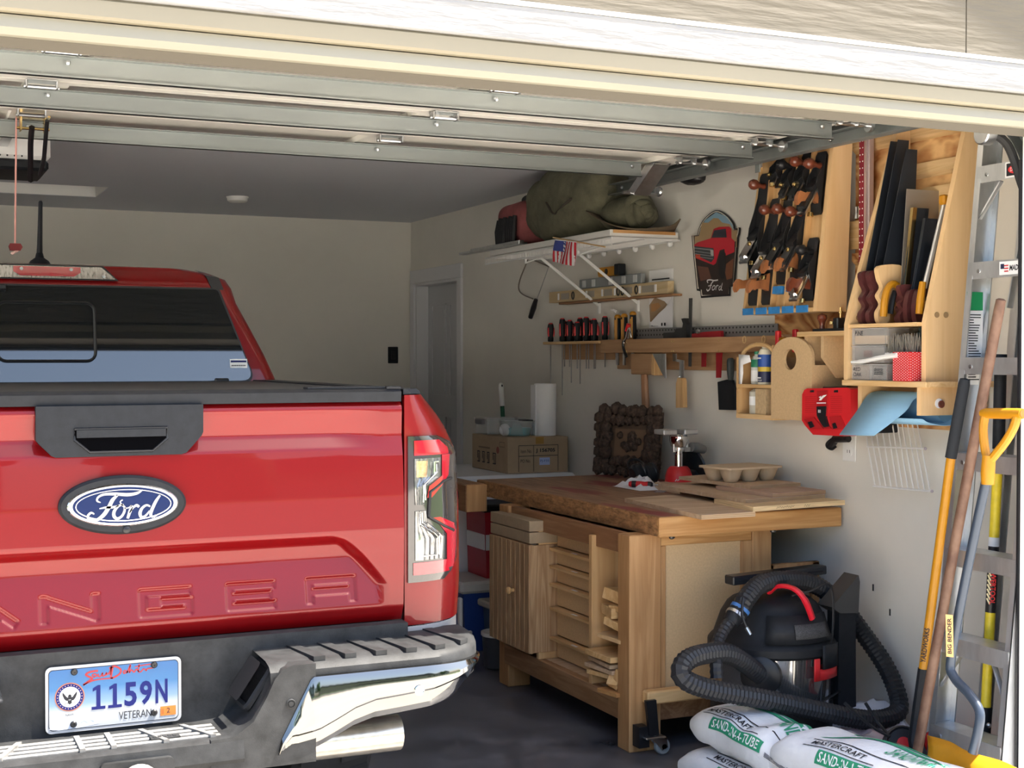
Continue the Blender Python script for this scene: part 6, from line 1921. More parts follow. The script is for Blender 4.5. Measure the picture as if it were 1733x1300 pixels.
# bins, brush, box and jar on the bottom shelf
CLB = mat('clear_bin', (.62, .60, .58), rough=.12, alpha=.28)
BINM = mat('bin_dark', (.20, .19, .18), rough=.2, alpha=.8)
GB = 'clear plastic bins in the saw till'
for (y0, y1, z0, z1, lab, tx, con) in ((3.86, 4.052, 1.545, 1.605, 'top clear plastic bin of pale wood pieces marked PINE', 'PINE', PINE_Y), (3.875, 4.052, 1.48, 1.543, 'middle clear plastic bin with a faded marking under the PINE bin', '', mat('bin_mid', (.30, .26, .23), rough=.6)), (3.955, 4.052, 1.419, 1.477, 'bottom left clear plastic bin marked RED OAK', 'RED\nOAK', mat('bin_oak', (.36, .27, .20), rough=.6)), (3.86, 3.953, 1.419, 1.477, 'bottom right dark clear bin with scribbled marking behind the brush', '', mat('bin_black', (.08, .075, .07), rough=.5))):
    t = thing('storage_bin', lab, 'bin', (3.25, (y0 + y1) / 2, z0), GB)
    g = G()
    g.box(3.196, 3.199, y0, y1, z0, z1); g.box(3.199, 3.36, y0, y0 + .002, z0, z1); g.box(3.199, 3.36, y1 - .002, y1, z0, z1); g.box(3.199, 3.36, y0, y1, z0, z0 + .002)
    g.box(3.192, 3.197, y0, y1, z1 - .004, z1)
    g.build('shell', CLB, t)
    g = G(); g.box(3.205, 3.35, y0 + .006, y1 - .006, z0 + .003, z0 + (z1 - z0) * (.55 if tx == 'PINE' else .9)); g.build('contents', con, t)
    Mb = frame((3.1955, (y0 + y1) / 2, (z0 + z1) / 2), (0, -1, 0), (0, 0, 1), (-1, 0, 0))
    if tx: text(tx, Mb @ T(-.055 if tx == 'PINE' else -.015, .012 if tx == 'PINE' else 0, 0), .045, .016 if tx == 'PINE' else .032, INK, 'marking', t, shear=.1)
    else:
        g = G()
        for k in range(4): ribbon(g, [(-.02 + i * .008, .010 - k * .006 + (.002 if i % 2 else -.001)) for i in range(7)], .0022, Mb, .001)
        g.build('marking', INK if z0 < 1.45 else mat('faded_ink', (.25, .15, .14), rough=.7), t)
br = thing('bench_brush', 'bench brush with white handle and grey bristles lying on the bins', 'brush', (3.20, 3.9, 1.50))
g = G(); g.tube(spline([(3.175,4.023,1.483), (3.175,3.962,1.486), (3.175,3.867,1.499), (3.175,3.775,1.508)], 4), [.008] * 3 + [.011] * 4 + [.013] * 4 + [.014] * 2, 8, flat=.7); g.build('handle', WHITE_PL, br)
g = G()
q = random.Random(8)
for i in range(260):
    y = 3.73 + q.random() * .14; x = 3.20 + q.random() * .05
    g.tube([(x, y, 1.515), (x + q.uniform(-.012, .012) - .005, y + q.uniform(-.015, .015), 1.555 + q.random() * .03)], [.0016, .0008], 3, cap=False)
b_ = g.build('bristles', mat('bristle', (.33, .30, .25), rough=.9), br); b_['kind'] = 'stuff'
g = G(); g.box(3.20, 3.25, 3.72, 3.88, 1.495, 1.517, b=.004); g.build('head', WHITE_PL, br)
pk = thing('polka_dot_box', 'bright red box with white dots on the saw till shelf', 'box', (3.22, 3.745, 1.419))
pb0 = [(3.172,3.772,1.42), (3.172,3.654,1.42), (3.172,3.654,1.52), (3.172,3.773,1.519)]
g = G(); g.box(3.172, 3.27, 3.712, 3.80, 1.419, 1.519, b=.001); g.build('carton', RED, pk)
g = G()
for i in range(11):
    for j in range(11):
        flat(g, circ(.0017, 8, -3.80 + .006 + i * .0078, 1.423 + j * .0089 + (.0045 if i % 2 else 0)), Mw(3.172), .0008)
        flat(g, circ(.0017, 8, 3.176 + i * .0085, 1.423 + j * .0089 + (.0045 if i % 2 else 0)), frame((0, 3.712, 0), (1, 0, 0), (0, 0, 1), (0, -1, 0)), .0008)
g.build('dots', PAPER, pk)['kind'] = 'stuff'
g = G(); g.lathe([(.03, 0), (.032, .004), (.032, .05), (.028, .056), (.028, .065)], 18, T(3.235, 3.79, 1.525))
g = G(); g.lathe([(.030, 0), (.032, .004), (.032, .046), (.028, .05), (.03, .062), (.0, .063)], 18, T(3.30, 3.775, 1.521 + .02))
g.box(3.27, 3.33, 3.745, 3.805, 1.419, 1.541)
tag(g.build('jar', mat('jar_dark', (.03, .05, .05), rough=.15)), 'dark jar on a block behind the polka dot box', 'jar')

# blue shop towel roll
rl_ = thing('paper_roll', 'roll of blue shop towel with its loose end hanging out under the saw till', 'paper roll', (3.33, 3.87, 1.32))
BLUP = mat('blue_towel', (.25, .45, .62), rough=.9, bump=.1, bs=400)
g = G(); g.tube([(3.335, 3.705, 1.325), (3.335, 4.045, 1.325)], .052, 24); g.build('roll', BLUP, rl_)
pa = [Vector(p) for p in [(3.26,4.036,1.366), (3.26,3.777,1.362)]]; pm = [Vector(p) for p in [(3.2,4.031,1.303), (3.2,3.773,1.31)]]; pe = [Vector(p) for p in [(3.13,4.039,1.22), (3.13,3.846,1.228)]]
pz = [(3.32, 4.04, 1.378), (3.32, 3.71, 1.378)]
g = G(); g.grid([spline([pz[0], pa[0], pm[0], pe[0]], 5), spline([pz[1], pa[1], pm[1], pe[1]], 5)]); g.build('loose_sheet', BLUP, rl_, solid=.002)
g = G(); g.grid([spline([(3.38, 4.03, 1.30), (3.30, 4.03, 1.262), (3.22, 4.02, 1.27), (3.19, 4.01, 1.285)], 4), spline([(3.38, 3.66, 1.30), (3.30, 3.65, 1.268), (3.22, 3.66, 1.275), (3.19, 3.67, 1.29)], 4)]); g.build('lower_flap', BLUP, rl_, solid=.002)

# wire rack
wr_ = thing('wire_rack', 'white wire rack hanging slanted on the wall below the blue towel', 'rack', (3.44, 4.05, 1.01))
a_ = [(3.46,4.293,1.19), (3.46,3.988,1.262), (3.46,3.96,1.167), (3.46,3.928,1.013), (3.46,4.248,1.004), (3.46,4.288,1.153)]
g = G()
tp0, tp1, bt0, bt1 = Vector(a_[0]), Vector(a_[1]), Vector(a_[4]), Vector(a_[3])
P_ = [(Vector(p), Vector(q_)) for p, q_ in zip([(3.46,4.297,1.192), (3.46,4.267,1.197), (3.46,4.237,1.204), (3.46,4.203,1.225), (3.46,4.174,1.254), (3.46,4.147,1.258), (3.46,4.118,1.259), (3.46,4.092,1.26), (3.46,4.063,1.262), (3.46,4.037,1.263), (3.46,4.009,1.262)], [(3.44,4.219,1.008), (3.44,4.187,1.01), (3.44,4.156,1.01), (3.44,4.126,1.011), (3.44,4.093,1.013), (3.44,4.062,1.013), (3.44,4.032,1.012), (3.44,4.002,1.013), (3.44,3.972,1.014), (3.44,3.943,1.015), (3.44,3.914,1.015)])]
for a, b in P_: g.tube([a, b], .0026, 5)
g.build('wires', VW, wr_)
g = G(); g.tube([(3.44,4.268,1.155), (3.44,3.941,1.168)], .0033, 6); g.tube([(3.437,4.224,1.007), (3.437,3.902,1.015)], .004, 6); g.build('cross_bars', VW, wr_)
for p in [(3.437,3.936,1.168), (3.437,3.9,1.016)]:
    g = G(); g.ell(p, .006, .006, .006, 8, 6); g.build('end_cap', mat('cap_lilac', (.45, .4, .45), rough=.5), wr_)

# outlet and the plugged-in cord
ol = thing('outlet', 'white double wall outlet below the red charger', 'outlet', (3.498, 4.44, 1.13))
g = G(); g.box(3.492, 3.4985, 4.403, 4.484, 1.085, 1.215, b=.002); g.build('plate', WHITE_PL, ol)
for z in (1.125, 1.175):
    g = G(); g.prism(rrect(4.424, 4.460, z - .018, z + .018, .01, 3), 'x', 3.489, 3.493); g.build('socket_face', WHITE_PL, ol)
    for y in (4.435, 4.449):
        g = G(); g.box(3.4885, 3.4895, y - .0015, y + .0015, z - .006, z + .006); g.build('slot', INK, ol)
# red charger
cg = thing('battery_charger', 'red multi bay battery charger fixed to the plywood under the wooden brackets', 'charger', (3.4, 4.35, 1.2))
CO = [(3.27,4.451,1.355), (3.27,4.437,1.373), (3.27,4.418,1.379), (3.27,4.172,1.387), (3.27,4.153,1.381), (3.27,4.149,1.286), (3.27,4.175,1.214), (3.27,4.197,1.203), (3.27,4.223,1.203), (3.27,4.38,1.2), (3.27,4.431,1.233), (3.27,4.452,1.252)]
poly_wall(CO, 3.27, 3.33).build('body', RED, cg)
g = G(); g.box(3.33, 3.485, 4.14, 4.405, 1.215, 1.385, b=.004); g.build('rear_housing', BLACK_PL, cg)
ZC_ = lambda nm, P, m, x, d=.0: poly_wall(P, x, x + .01 + d).build(nm, m, cg)
RD2 = mat('red_deep', (.42, .012, .016), rough=.45)
ZC_('centre_spine', [(3.265,4.349,1.371), (3.265,4.286,1.373), (3.265,4.283,1.309), (3.265,4.296,1.258), (3.265,4.26,1.229), (3.265,4.305,1.226), (3.265,4.346,1.267)], RD2, 3.264)
ZC_('display', [(3.262,4.347,1.311), (3.262,4.288,1.314), (3.262,4.292,1.27), (3.262,4.279,1.242), (3.262,4.301,1.233), (3.262,4.319,1.246), (3.262,4.345,1.276)], BLACK, 3.261)
for P in ([(3.265,4.429,1.258), (3.265,4.369,1.269), (3.265,4.305,1.226), (3.265,4.387,1.222)], [(3.265,4.27,1.273), (3.265,4.208,1.281), (3.265,4.182,1.247), (3.265,4.182,1.23), (3.265,4.251,1.227)]): ZC_('bay', P, RD2, 3.262)
for P in ([(3.261,4.4,1.248), (3.261,4.377,1.252), (3.261,4.359,1.233), (3.261,4.382,1.226)], [(3.261,4.246,1.249), (3.261,4.231,1.253), (3.261,4.218,1.234), (3.261,4.239,1.23)], [(3.259,4.311,1.252), (3.259,4.284,1.256), (3.259,4.272,1.237), (3.259,4.297,1.233)]): ZC_('bay_contact', P, BLACK, 3.258)
g = G()
for k in range(9):
    for P in ([(3.269,4.431,1.346), (3.269,4.361,1.35), (3.269,4.361,1.348), (3.269,4.43,1.344)], [(3.269,4.271,1.352), (3.269,4.201,1.355), (3.269,4.201,1.353), (3.269,4.271,1.35)]):
        flat(g, [(-p[1], p[2] - .0075 * k) for p in P], Mw(3.27), .0005)
g.build('vent_slots', RD2, cg)['kind'] = 'stuff'
g = G(); Q_ = [(3.263,4.335,1.347), (3.263,4.319,1.353), (3.263,4.323,1.345), (3.263,4.308,1.355), (3.263,4.284,1.358), (3.263,4.308,1.343), (3.263,4.301,1.35), (3.263,4.319,1.335), (3.263,4.334,1.334), (3.263,4.326,1.344)]
flat(g, Q2(Q_), Mw(3.263), .0008); g.build('bolt_logo', WHITE_PL, cg)
g = G(); a_ = [(3.263,4.348,1.326), (3.263,4.29,1.328), (3.263,4.29,1.324), (3.263,4.348,1.322)]; flat(g, Q2(a_), Mw(3.263), .0008); g.build('logo_bar', WHITE_PL, cg)
g = G()
for k in range(4): a_ = [(3.261,4.336,1.299), (3.261,4.33,1.299), (3.261,4.33,1.288), (3.261,4.336,1.287)]; flat(g, [(-p[1] + .0035 * k, p[2]) for p in a_], Mw(3.261), .0005)
g.build('display_marks', PAPER, cg)
for P in ([(3.268,4.397,1.372), (3.268,4.374,1.373), (3.268,4.374,1.365), (3.268,4.397,1.364)], [(3.268,4.249,1.375), (3.268,4.226,1.377), (3.268,4.226,1.368), (3.268,4.249,1.367)]): ZC_('mount_hole', P, BLACK, 3.268)
pw = thing('power_plug', 'black plug and looped cord hanging at the white outlet', 'plug', (3.47, 4.45, 1.17))
g = G(); a_ = [(3.46,4.519,1.142), (3.46,4.486,1.174), (3.46,4.404,1.178)]; g.tube(a_, [.016, .017, .014], 10); g.build('plug_body', BLACK, pw)
g = G(); g.tube(spline([(3.45,4.473,1.143), (3.45,4.496,1.132), (3.45,4.525,1.137), (3.45,4.528,1.154), (3.45,4.492,1.174), (3.45,4.446,1.179), (3.45,4.418,1.177)], 4), .0055, 6); g.build('cord', BLACK, pw)

# ---------------------------------------------------------------- glue caddies and bracket shelf
cd = thing('glue_caddy', 'pale wooden wall caddy with an arched back and a shelf of bottles', 'caddy', (3.40, 4.82, 1.245))
g = G(); arch = [(4.69, 1.25), (4.95, 1.25), (4.95, 1.50)] + [(4.82 + .13 * math.cos(a), 1.50 + .075 * math.sin(a)) for a in np.linspace(0, math.pi, 9)] + [(4.69, 1.50)]
g.prism(arch, 'x', 3.46, 3.472); g.build('arched_back', MDF, cd)
g = G(); arch2 = [(4.82 + .12 * math.cos(a), 1.50 + .055 * math.sin(a)) for a in np.linspace(math.pi * .02, math.pi * .98, 10)]
g.tube([(3.32, y, z) for y, z in arch2], .009, 8); g.build('arched_rim', PINE_Y, cd)
for y in (4.945, 4.69):
    g = G(); g.box(3.30, 3.46, y, y + .010, 1.25, 1.50 if y > 4.8 else 1.55); g.build('side', PINE_Z, cd)
g = G(); g.box(3.30, 3.46, 4.70, 4.945, 1.372, 1.387, b=.001); g.build('shelf', PINE_Y, cd)
g = G(); g.box(3.298, 3.46, 4.69, 4.955, 1.242, 1.262, b=.001); g.build('bottom', PINE_Y, cd)
def bottle(name, x, y, z, r, h, m, label, cap=None, bands=(), neck=.3):
    t = thing(name, label, 'bottle', (x, y, z))
    g = G(); g.lathe([(r * .92, 0), (r, .004), (r, h * (1 - neck)), (r * .7, h * (1 - neck * .4)), (r * .45, h * (1 - neck * .3)), (r * .45, h)], 18, T(x, y, z)); g.build('body', m, t)
    for (a, b, mm) in bands:
        g = G(); g.lathe([(r * 1.02, h * a), (r * 1.02, h * b)], 18, T(x, y, z)); g.build('label_band', mm, t)
    if cap:
        g = G(); g.lathe([(r * .5, h * .97), (r * .5, h * 1.06), (0, h * 1.07)], 12, T(x, y, z)); g.build('cap', cap, t)
    return t
LB = mat('label_blue', (.03, .09, .35), rough=.4); LN = mat('label_navy', (.02, .025, .07), rough=.4); LG = mat('label_green', (.03, .25, .13), rough=.4); LY = mat('label_yellow', (.62, .44, .05), rough=.4)
bt = bottle('glue_bottle', 3.335, 4.795, 1.387, .030, .160, mat('bottle_cream', (.68, .64, .50), rough=.4), 'cream glue bottle with blue and yellow label on the caddy shelf', None, ((.06, .34, LN), (.34, .46, LY), (.46, .78, LB)), neck=.2)
text('PREMIUM', frame((3.3038, 4.795, 1.404), (0, -1, 0), (0, 0, 1), (-1, 0, 0)), .042, .008, PAPER, 'lettering', bt, off=.001)
g = G(); rect(g, -.016, .016, 1.4125, 1.4175, frame((3.3045, 4.795, 0), (0, -1, 0), (0, 0, 1), (-1, 0, 0)), .001); g.build('print_line', PAPER, bt)
g = G(); rect(g, -.016, .016, 1.494, 1.5, frame((3.3045, 4.795, 0), (0, -1, 0), (0, 0, 1), (-1, 0, 0)), .001); g.build('print_line', PAPER, bt)
bottle('glue_bottle', 3.35, 4.875, 1.387, .026, .13, mat('bottle_clear', (.60, .62, .58), rough=.3), 'clear bottle with green cap and label behind the paper on the caddy shelf', LG, ((.55, .8, LG), (.1, .45, PAPER)), neck=.25)
bottle('glue_bottle', 3.34, 4.87, 1.262, .027, .105, mat('bottle_grey', (.52, .50, .42), rough=.35), 'small pale bottle with a white label in the bottom of the caddy', None, ((.35, .7, PAPER),), neck=.12)
g = G(); g.box(3.31, 3.37, 4.755, 4.83, 1.262, 1.370, b=.001); sb2 = tag(g.build('sanding_block', mat('end_grain', (.50, .36, .2), rough=.8, var=.15, vs=80)), 'pale block of wood with sawn kerfs in the bottom of the caddy', 'block')
g = G(); P = [(3.302,4.941,1.513), (3.302,4.843,1.509), (3.302,4.832,1.482), (3.302,4.891,1.469), (3.302,4.907,1.435), (3.302,4.918,1.386), (3.302,4.94,1.386)]
g.add([(p[0] - (.012 if i in (1, 2, 3) else 0), p[1], p[2]) for i, p in enumerate(P)], [tuple(range(len(P)))]); tag(g.build('paper_sheet', PAPER, solid=.001), 'white paper sheet curling in the left side of the glue caddy', 'paper')
# panel with finger hole
c2 = thing('clamp_caddy', 'brown panel caddy with arched top and a round finger hole', 'caddy', (3.3, 4.55, 1.245))
def plate_hole(out, hc, hr, x0, x1):
    n = len(out); g = G()
    hole = []
    for p in out:
        a = math.atan2(p[1] - hc[1], p[0] - hc[0]); hole.append((hc[0] + hr * math.cos(a), hc[1] + hr * math.sin(a)))
    vs = []
    for x in (x0, x1):
        vs += [(x, *p) for p in out]; vs += [(x, *p) for p in hole]
    fs = []
    for i in range(n):
        j = (i + 1) % n
        fs += [(i, j, n + j, n + i), (2 * n + i, 2 * n + j, 3 * n + j, 3 * n + i), (i, j, 2 * n + j, 2 * n + i), (n + i, n + j, 3 * n + j, 3 * n + i)]
    g.add(vs, fs); return g
yc_, w2 = 4.552, .137
out = [(yc_ - w2, z) for z in np.linspace(1.25, 1.49, 8)] + [(yc_ - w2 * math.cos(a), 1.50 + .082 * math.sin(a)) for a in np.linspace(0, math.pi, 17)] + [(yc_ + w2, z) for z in np.linspace(1.49, 1.25, 8)] + [(y, 1.25) for y in np.linspace(yc_ + w2 - .03, yc_ - w2 + .03, 8)]
plate_hole(out, (4.560, 1.492), .042, 3.290, 3.303).build('front_panel', MDF, c2)
g = G(); g.box(3.303, 3.46, 4.68, 4.69, 1.25, 1.50); g.build('side', MDF, c2)
g = G(); g.box(3.303, 3.46, 4.415, 4.425, 1.25, 1.47); g.build('side', MDF, c2)
g = G(); g.box(3.303, 3.46, 4.425, 4.68, 1.25, 1.262); g.build('bottom', MDF, c2)
for i, (u, v, dz) in enumerate(((1303, 578, .02), (1329, 575, 0), (1345, 608, -.05))):
    x, y, z = ((3.34, 4.71, 1.575), (3.36, 4.62, 1.58), (3.36, 4.55, 1.49))[i]
    t = thing('spring_clamp', ['red clamp tip sticking up beside the arched caddy rim', 'red and yellow clamp tip sticking up behind the finger hole panel', 'red clamp seen through the round finger hole'][i], 'clamp', (x, y, z), 'red clamps in the caddy')
    g = G(); g.box(x - .01, x + .01, y - .012, y + .012, z - .06, z + .035 + dz * 0, b=.004, M=None); g.build('jaw', RED, t)
    if i < 2:
        g = G(); g.tube([(x, y - .01, z), (x, y - .05, z + .002)], .007, 6); g.build('spring', YELLOW, t)
bs_ = thing('bracket_shelf', 'small wooden shelf on two chamfered board brackets below the plane till', 'shelf', (3.4, 4.36, 1.42))
g = G(); g.box(3.29, 3.47, 4.20, 4.515, 1.582, 1.601, b=.001); g.build('top', PINE_Y, bs_)
for y in (4.475, 4.37):
    g = G(); g.prism([(3.305, 1.582), (3.305, 1.50), (3.375, 1.42), (3.468, 1.42), (3.468, 1.582)], 'y', y - .009, y + .009); g.build('bracket', MDF, bs_)
g = G(); g.box(3.40, 3.468, 4.20, 4.361, 1.42, 1.582); g.build('back_block', MDF, bs_)
rp_ = thing('router_plane', 'small router plane with two dark knobs and a brass post on the bracket shelf', 'hand plane', (3.36, 4.34, 1.601))
g = G(); g.prism([(3.31, 4.44), (3.34, 4.46), (3.41, 4.45), (3.41, 4.24), (3.34, 4.22), (3.31, 4.25)], 'z', 1.602, 1.612); g.box(3.345, 3.385, 4.33, 4.36, 1.61, 1.655, b=.004); g.build('body', IRON, rp_)
for y in (4.425, 4.255):
    g = G(); g.lathe([(.012, 0), (.010, .015), (.013, .03), (.020, .042), (.018, .056), (0, .064)], 14, T(3.345, y, 1.61)); g.build('knob', KNOB_W, rp_)
g = G(); g.lathe([(.004, 0), (.004, .085)], 8, T(3.365, 4.335, 1.61)); g.lathe([(.009, .04), (.009, .05)], 10, T(3.352, 4.375, 1.59)); g.lathe([(.008, .062), (.008, .07)], 10, T(3.365, 4.335, 1.61)); g.build('post', BRASS, rp_)

# ---------------------------------------------------------------- aluminium step ladder folded against the wall
ld = thing('step_ladder', 'aluminium step ladder folded flat against the right wall with stickers on its rail', 'ladder', (3.15, 3.3, 0))
def xf(z): return 3.052 + .1 * z
def rail(name, y, dx, w, lip, z1=2.42, sgn=-1, parent=ld):
    g = G()
    for (a, b, c, d) in ((0, w, 0, .004), (0, .004, 0, lip * sgn), (w - .004, w, 0, lip * sgn)):
        vs = []
        for z in (.02, z1):
            x = xf(z) + dx
            for (p, q_) in ((a, c), (b, c), (b, d), (a, d)): vs.append((x + p, y + q_, z))
        g.add(vs, [(0, 1, 2, 3), (4, 5, 6, 7), (0, 1, 5, 4), (1, 2, 6, 5), (2, 3, 7, 6), (3, 0, 4, 7)])
    return g.build(name, ALU, parent)
fr_rail = rail('front_rail', 3.50, 0, .085, .022)
rail('front_rail', 3.182, 0, .085, .022, sgn=1)
rail('rear_rail', 3.46, .16, .035, .03)
rail('rear_rail', 3.20, .16, .035, .03, sgn=1)
for i, z in enumerate((.31, .60, .88, 1.19, 1.50, 1.81, 2.125)):
    g = G(); x = xf(z)
    g.box(x - .002, x + .085, 3.186, 3.497, z - .004, z); g.box(x - .004, x, 3.186, 3.497, z - .055, z); g.box(x + .083, x + .086, 3.186, 3.497, z - .04, z)
    sp = g.build('step', ALU, ld)
    g = G(); g.lathe([(.007, 0), (.007, .003), (0, .004)], 10, T(x - .004, 3.45, z - .03) @ Matrix.Rotation(R(-90), 4, 'Y')); g.build('rivet', STEEL, sp)
    if i == 5:
        M_ = frame((x - .0042, 3.275, z - .027), (0, -1, 0), (0, 0, 1), (-1, 0, 0))
        g = G(); rect(g, -.083, .083, -.021, .021, M_, .0008); s_ = g.build('step_sticker', PAPER, sp)
        text('MADE IN U.S.A.', M_ @ T(.018, 0, 0), .115, .018, INK, 'sticker_lettering', sp, off=.0014, bold=.03, shear=.15)
        g = G(); rect(g, -.078, -.062, -.002, .014, M_, .0012); g.build('sticker_canton', LN, sp)
        g = G()
        for k in range(3): rect(g, -.062, -.044, -.012 + k * .009, -.008 + k * .009, M_, .0012)
        g.build('sticker_stripe', RED, sp)
    if i == 6:
        M_ = frame((x - .0042, 3.28, z - .027), (0, -1, 0), (0, 0, 1), (-1, 0, 0))
        g = G(); rect(g, -.088, .088, -.025, .025, M_, .0008); g.build('step_sticker', PAPER, sp)
        g = G(); rect(g, -.083, .012, -.020, .020, M_, .0011); g.build('danger_block', INK, sp)
        g = G(); flat(g, circ(.040, 24, -.036, 0, .015), M_, .0014); g.build('danger_oval', RED, sp)
        text('DANGER', M_ @ T(-.036, 0, 0), .06, .012, PAPER, 'danger_word', sp, off=.0018)
        g = G()
        for k in range(3): rect(g, .022, .082, -.016 + k * .012, -.010 + k * .012, M_, .0012)
        g.build('small_print', INK, sp)
    if i in (1, 6):
        for (p, q_) in (((x + .02, 3.41, z - .055), (xf(z - .15) + .02, 3.49, z - .17)), ((x + .02, 3.27, z - .055), (xf(z - .15) + .02, 3.20, z - .17))):
            g = G(); g.tube([p, q_], .010, 6, flat=.5); g.build('brace', ALU, ld)
g = G(); g.tube([(xf(2.05) + .09, 3.34, 2.05), (xf(1.70) + .09, 3.40, 1.66)], .014, 6, flat=.4); g.lathe([(.012, -.004), (.012, .004)], 10, T(xf(1.98) + .075, 3.36, 1.98) @ Matrix.Rotation(R(90), 4, 'Y')); g.build('spreader_bar', ALU, ld)
Mr = fr((xf(1.62) + .042, 3.4958, 1.62), (1, 0, 0), (.1, 0, 1))
g = G(); rect(g, -.034, .034, .035, .095, Mr, .0006); g.build('green_sticker', mat('sticker_green', (.01, .26, .09), rough=.4), fr_rail)
g = G(); rect(g, -.034, .034, -.21, .033, Mr, .0006); g.build('white_sticker', PAPER, fr_rail)
g = G()
q = random.Random(2)
for k in range(26):
    y = .018 - k * .0085
    rect(g, -.027, -.027 + q.uniform(.02, .054), y, y + .0035, Mr, .001)
g.build('sticker_small_print', INK, fr_rail)
for s_ in (3.50, 3.182):
    g = G(); g.box(xf(0) - .006, xf(0) + .095, s_ - .024 if s_ > 3.3 else s_ - .004, s_ + .004 if s_ > 3.3 else s_ + .024, 0, .05, b=.004); g.build('rubber_foot', BLACK_PL, ld)
g = G(); g.box(3.30, 3.34, 3.22, 3.28, 2.20, 2.28, b=.01)
tag(g.build('yellow_tag', mat('tag_yellow', (.62, .52, .05), rough=.5)), 'small yellow tool tag hanging high behind the ladder at the corner of the door opening', 'tag')

# ---------------------------------------------------------------- long handled tools leaning on the ladder
yp = thing('snow_pusher', 'yellow pole with a long black foam grip leaning on the ladder', 'shovel', (3.0, 3.6, 0))
p0 = Vector((3.105,3.375,1.431)); p1 = Vector((3.09,3.42,1.179)); p2 = Vector((3.055,3.509,0.453)); p3 = Vector((3.045,3.53,0.252))
g = G(); g.tube([p0 + (p0 - p1) * .01, p0, p0 + (p1 - p0) * .06, p1], [.008, .016, .0185, .0185], 12); g.build('grip', mat('foam', (.014, .016, .02), rough=.8), yp)
g = G(); g.tube([p1 + (p0 - p1) * .05, p2], .0150, 12); g.build('pole', YELLOW, yp)
g = G(); g.tube([p2 + (p1 - p2) * .05, p2 + (p3 - p2) * .2, p3, Vector((3.04,3.484,0.172))], [.017, .018, .022, .035], 10); g.build('socket', BLACK_PL, yp)
dv = (p2 - p1).normalized()
Mt = fr(p1 + (p2 - p1) * .84 + Vector((-.0125, -.0085, 0)), -dv, Vector((-.55, .8, 0)))
text('YARDWORKS', Mt, .115, .017, INK, 'lettering', yp, off=.002, bold=.02)
wp = thing('wooden_pole', 'worn brown wooden tool handle leaning across the ladder', 'pole', (2.9, 3.6, 0))
g = G(); w0 = Vector((3.06,3.176,1.673)); w1 = Vector((3.03,3.323,0.957)); w2 = Vector((2.985,3.459,0.193)); w3 = w2 + (w2 - w1) * .17
g.tube([w0 + (w0 - w1) * .006, w0, w0 + (w1 - w0) * .05, w1, w2, w3], [.008, .015, .0165, .0165, .0165, .0165], 12)
g.build('shaft', mat('worn_wood', (.13, .05, .03), rough=.55, var=.45, vs=9, st=(1, 1, .8), tint=(.24, .14, .09)), wp)
sh = thing('snow_shovel', 'yellow snow shovel with a blue grey bent shaft and yellow D handle', 'shovel', (2.95, 3.3, 0))
k0 = Vector((2.98,3.141,1.157)); pts = [k0] + [Vector(p) for p in ((2.96,3.195,0.887), (2.94,3.246,0.593), (2.935,3.23,0.533), (2.93,3.159,0.496), (2.925,3.11,0.455), (2.915,3.106,0.396), (2.905,3.116,0.333))]
g = G(); g.tube(spline(pts, 5), .0145, 12); g.build('shaft', mat('shaft_blue', (.045, .06, .085), rough=.35, metal=.2), sh)
bt_ = k0; tpl = Vector((3,3.173,1.332)); tpr = Vector((3,3.045,1.336)); 
g = G()
g.tube([bt_ + Vector((0, 0, -.035)), bt_, bt_ + Vector((.004, 0, .05))], [.019, .021, .020], 12)
L1 = spline([bt_ + Vector((.003, 0, .03)), Vector((2.99,3.164,1.226)), Vector((2.995,3.177,1.287)), tpl], 5); R1 = spline([bt_ + Vector((.003, 0, .03)), Vector((2.99,3.085,1.248)), Vector((2.995,3.053,1.298)), tpr], 5)
g.tube(L1, .013, 10); g.tube(R1, .013, 10); g.tube([tpl + (tpl - tpr) * .12, tpl, tpr, tpr + (tpr - tpl) * .15], [.012, .016, .016, .015], 12)
g.build('d_handle', YELLOW, sh)
g = G(); e_ = tpr + (tpr - tpl) * .155; g.tube([e_, e_ + (tpr - tpl) * .01], .011, 12); g.build('handle_end', mat('handle_end', (.35, .12, .02), rough=.6), sh)
Mt = fr(Vector((2.92,3.222,0.662)) + Vector((-.012, -.004, 0)), (-.07, -.05, 1), Vector((-.6, .9, 0)))
g = G(); rect(g, -.065, .065, -.011, .011, Mt, .003); g.build('shaft_label', mat('label_orange', (.75, .42, .16), rough=.5), sh)
text('BIG BENDER', Mt, .11, .012, INK, 'lettering', sh, off=.004, bold=.02)
# curved blade
g = G()
bl = [[Vector(p) for p in [(2.93,3.337,0.325), (2.93,3.246,0.326), (2.93,3.158,0.322), (2.93,3.038,0.325), (2.93,2.964,0.327)]], [Vector(p) for p in [(2.9,3.297,0.298), (2.9,3.207,0.297), (2.9,3.125,0.287), (2.9,3.006,0.289), (2.9,2.934,0.289)]], [Vector(p) for p in [(2.86,3.267,0.199), (2.86,3.179,0.198), (2.86,3.081,0.2), (2.86,2.964,0.201), (2.86,2.892,0.198)]]]
for r_ in bl:
    for i in (1, 3): r_[i] += Vector((.012, 0, 0))
g.grid([spline(r_, 3) for r_ in bl]); g.build('blade', YELLOW, sh, solid=.005, sharp=50)
fb = thing('digging_bar', 'yellow fibreglass tool handle with black grips standing behind the ladder steps', 'bar', (3.3, 3.35, 0))
d0 = Vector((3.28,3.403,1.51)); d1 = Vector((3.272,3.402,1.204)); d2 = Vector((3.235,3.413,0.35)); d3 = Vector((3.23,3.417,0.234))
g = G(); g.tube([d0, d1], .020, 12); g.build('grip', BLACK_PL, fb)
g = G(); g.tube([d1, d2], .0165, 12); g.build('handle', mat('fibreglass', (.72, .56, .03), rough=.4, var=.15, vs=20), fb)
